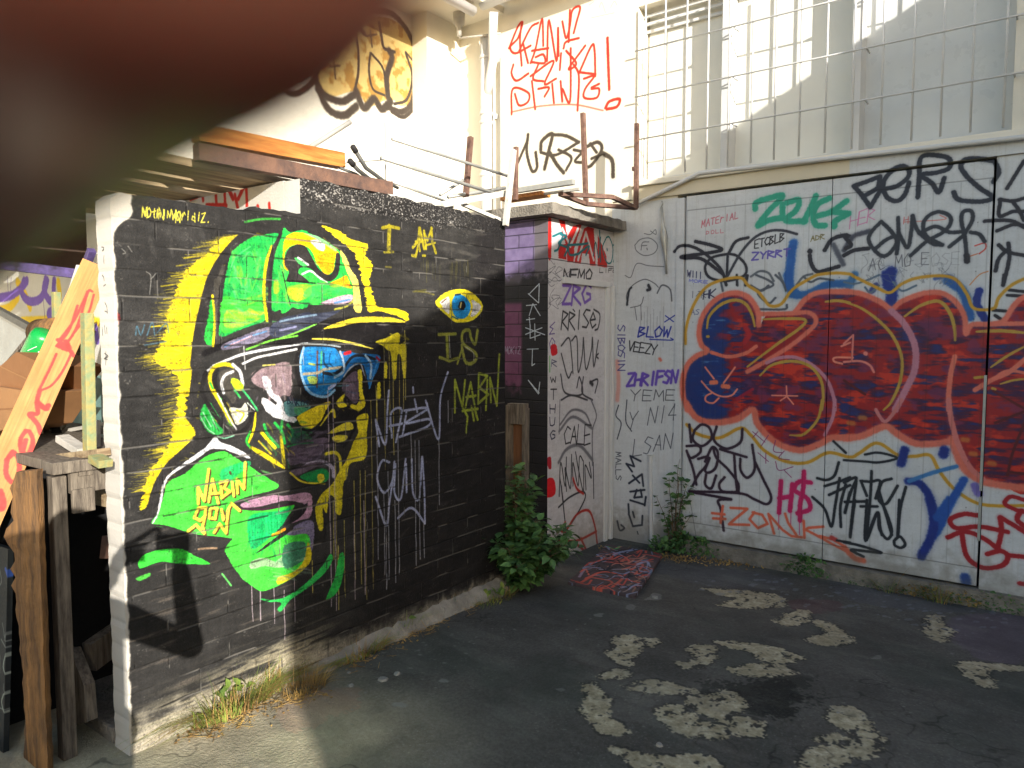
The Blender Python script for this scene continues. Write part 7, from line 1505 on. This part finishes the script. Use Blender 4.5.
tuft('grass_tuft', (-.55, 5.36, -.12), 60, .22, .10, m_grass, m_dry, 'few long bent grass stalks against the right door', 58, group='grass at the doors', el=(1.6, .3))
tuft('grass_tuft', (-.86, 5.37, -.12), 30, .26, .08, m_grass, m_dry, 'two or three tall stalks below the blue V', 59, group='grass at the doors', el=(1.4, .3))

# ------------------------------------------------------------------ unseen boarded fence, added behind the photographer to shade the foot of the junk
fq = Vector((-3.05 + .888 * 4.6, 1.05 - .46 * 4.6, 0)); nn_ = Vector((.46, .888, 0)).normalized()
fe = empty('shade_fence', fq, label='added boarded timber fence out of the picture behind the photographer, put there to shade the junk', cat='fence')
b = MB(); r = random.Random(3)
for k in range(14):
    p_ = fq + nn_ * (.14 - .12 * k); b.bar((p_.x, p_.y, 0), (p_.x, p_.y, 2.02 + r.uniform(-.02, .02)), .118, .02, up=(.888, -.46, 0))
world_part(b.build('boards', m_greyw), fe)
for z in (.4, 1.6):
    b = MB(); b.bar(fq + nn_ * .18 + Vector((.03, -.016, z)), fq - nn_ * 1.5 + Vector((.03, -.016, z)), .04, .07); world_part(b.build('rail', m_greyw), fe)

# ------------------------------------------------------------------ the photographer: one fingertip strays over the lens, the sun throws the body's shadow on the wall
F_, R_, U_ = Vector(FWD), Vector(RIGHT), Vector(UP)
def cv(x, y, z): return Vector(CAM) + R_ * x + U_ * y + F_ * z
hf = Vector((FWD[0], FWD[1], 0)).normalized()
def body_mesh():
    m = MB()
    B = Vector((0, 0, 0)) - hf * .40 - R_ * .12
    def h(r_, f_, z): return B + R_ * r_ + hf * f_ + Vector((0, 0, z))
    m.capsule(h(0, 0, 1.62), h(0, .02, 1.70), .088, .098); m.capsule(h(0, .03, 1.56), h(0, .03, 1.62), .055, .07)   # head, jaw
    m.capsule(h(0, .115, 1.615), h(0, .10, 1.65), .014, .010)                                                # nose
    for s_ in (-1, 1): m.capsule(h(.088 * s_, -.01, 1.62), h(.09 * s_, -.015, 1.66), .014, .02)              # ears
    m.capsule(h(0, -.02, 1.44), h(0, 0, 1.56), .062, .055)                                                  # neck
    # right hand: palm, four fingers and thumb round the phone's right end
    m.capsule(cv(.105, -.075, -.05), cv(.097, -.045, -.03), .032, .030)
    for i, (yy, ln) in enumerate(((.010, .07), (-.010, .078), (-.030, .072), (-.050, .058))):
        a0 = cv(.105, yy - .015, -.030); a1 = cv(.112, yy, .004); a2 = cv(.105 - ln * .35, yy, .017); a3 = cv(.105 - ln * .65, yy - .002, .015)
        m.capsule(a0, a1, .0098, .0092); m.capsule(a1, a2, .0090, .0082); m.capsule(a2, a3, .0082, .0072)
    m.capsule(cv(.105, -.05, -.035), cv(.097, -.020, -.028), .013, .011); m.capsule(cv(.097, -.020, -.028), cv(.080, -.008, -.020), .0105, .0088)
    # left hand: the index finger arches round the phone and its tip lies before the lens
    m.capsule(cv(-.135, -.085, -.035), cv(-.115, -.045, -.010), .033, .028)
    for i, (yy, ln) in enumerate(((-.028, .070), (-.048, .060), (-.066, .048))):
        yy -= .030; a0 = cv(-.115, yy, -.010); a1 = cv(-.100, yy, .012); a2 = cv(-.080, yy + .004, .012); a3 = cv(-.062, yy + .006, .004)
        m.capsule(a0, a1, .0098, .0092); m.capsule(a1, a2, .0090, .0080); m.capsule(a2, a3, .0080, .0070)
    m.capsule(cv(-.120, -.055, -.030), cv(-.085, -.035, -.028), .013, .011); m.capsule(cv(-.085, -.035, -.028), cv(-.045, -.025, -.019), .0105, .0088)
    k = FINGER
    m.capsule(cv(-.112, -.030, .000), k[0], .0115, .0108)
    for a_, b_, ra, rb in zip(k[:-1], k[1:], (.0108, .0104, .0098), (.0104, .0098, .0088)): m.capsule(a_, b_, ra, rb, n=24, m=8)
    # forearms' skin at the wrists
    m.capsule(cv(.105, -.075, -.05), cv(.135, -.15, -.11), .026, .030); m.capsule(cv(-.135, -.085, -.035), cv(-.155, -.16, -.11), .026, .030)
    return m, h
def fpx(x, y, z): return cv((x - 512) / F_PX * z, (384 - y) / F_PX * z, z)
FINGER = [fpx(-190, 250, .062), fpx(-30, 110, .053), fpx(74, -14, .036), fpx(172, -176, .020)]
m_skin = mat('skin', rgb(100, 62, 46), rough=.5, var=.12, scale=30, bump=.1, bscale=400, bdist=.0004)
m_skin.node_tree.nodes['Principled BSDF'].inputs['Subsurface Weight'].default_value = 1.0
m_skin.node_tree.nodes['Principled BSDF'].inputs['Subsurface Radius'].default_value = (.03, .012, .008)
m_skin.node_tree.nodes['Principled BSDF'].inputs['Subsurface Scale'].default_value = 1.0
bm_, hh = body_mesh()
person = bm_.build('person', m_skin, smooth=True)
rm = person.modifiers.new('remesh', 'REMESH'); rm.mode = 'VOXEL'; rm.voxel_size = .003; rm.use_smooth_shade = True
sm = person.modifiers.new('smooth', 'SMOOTH'); sm.iterations = 6; sm.factor = .5
tag(person, 'photographer whose blurred dark fingertip covers the upper left of the picture', 'person')
m_cloth = mat('dark_blue_cloth', rgb(48, 54, 74), rough=.9, var=.2, scale=12, bump=.3, bscale=150); m_jean = mat('black_denim', rgb(34, 36, 42), rough=.9, var=.2, scale=12)
j = MB()
j.capsule(hh(0, 0, 1.05), hh(0, -.01, 1.36), .15, .155); j.capsule(hh(-.13, -.01, 1.40), hh(.13, -.01, 1.40), .075, .075)
for sgn, el_, wr in ((1, hh(.36, .14, 1.22), cv(.122, -.12, -.085)), (-1, hh(-.28, .10, 1.16), cv(-.150, -.14, -.09))):
    j.capsule(hh(.17 * sgn, -.01, 1.40), el_, .062, .050); j.capsule(el_, wr, .050, .036)
jo = j.build('jacket', m_cloth, person, smooth=True); q = jo.modifiers.new('remesh', 'REMESH'); q.mode = 'VOXEL'; q.voxel_size = .012; q.use_smooth_shade = True
t = MB(); t.capsule(hh(-.06, 0, .95), hh(.06, 0, .95), .135, .135)
for s_ in (-1, 1): t.capsule(hh(.09 * s_, 0, .92), hh(.10 * s_, .02, .50), .095, .065); t.capsule(hh(.10 * s_, .02, .50), hh(.11 * s_, -.01, .10), .062, .048)
to = t.build('trousers', m_jean, person, smooth=True); q = to.modifiers.new('remesh', 'REMESH'); q.mode = 'VOXEL'; q.voxel_size = .012; q.use_smooth_shade = True
for s_ in (-1, 1):
    s2 = MB(); s2.capsule(hh(.11 * s_, -.04, .05), hh(.13 * s_, .15, .04), .05, .04); s2.build('shoe', m_black, person, smooth=True)
hr = MB(); hr.capsule(hh(0, -.022, 1.66), hh(0, -.015, 1.725), .095, .096); hr.build('hair', m_black, person, smooth=True)
# the phone behind the lens
ph = MB(); q = [cv(x, y, z) for z in (-.0105, -.0025) for x, y in ((-.014, .012), (.100, .012), (.100, -.055), (-.014, -.055))]
ph.add(q, [(0, 1, 2, 3), (7, 6, 5, 4), (0, 4, 5, 1), (1, 5, 6, 2), (2, 6, 7, 3), (3, 7, 4, 0)])
tag(ph.build('smartphone', mat('black_phone', rgb(24, 24, 26), rough=.3, var=.1), bevel=.003), 'black smartphone held up by the photographer', 'phone')
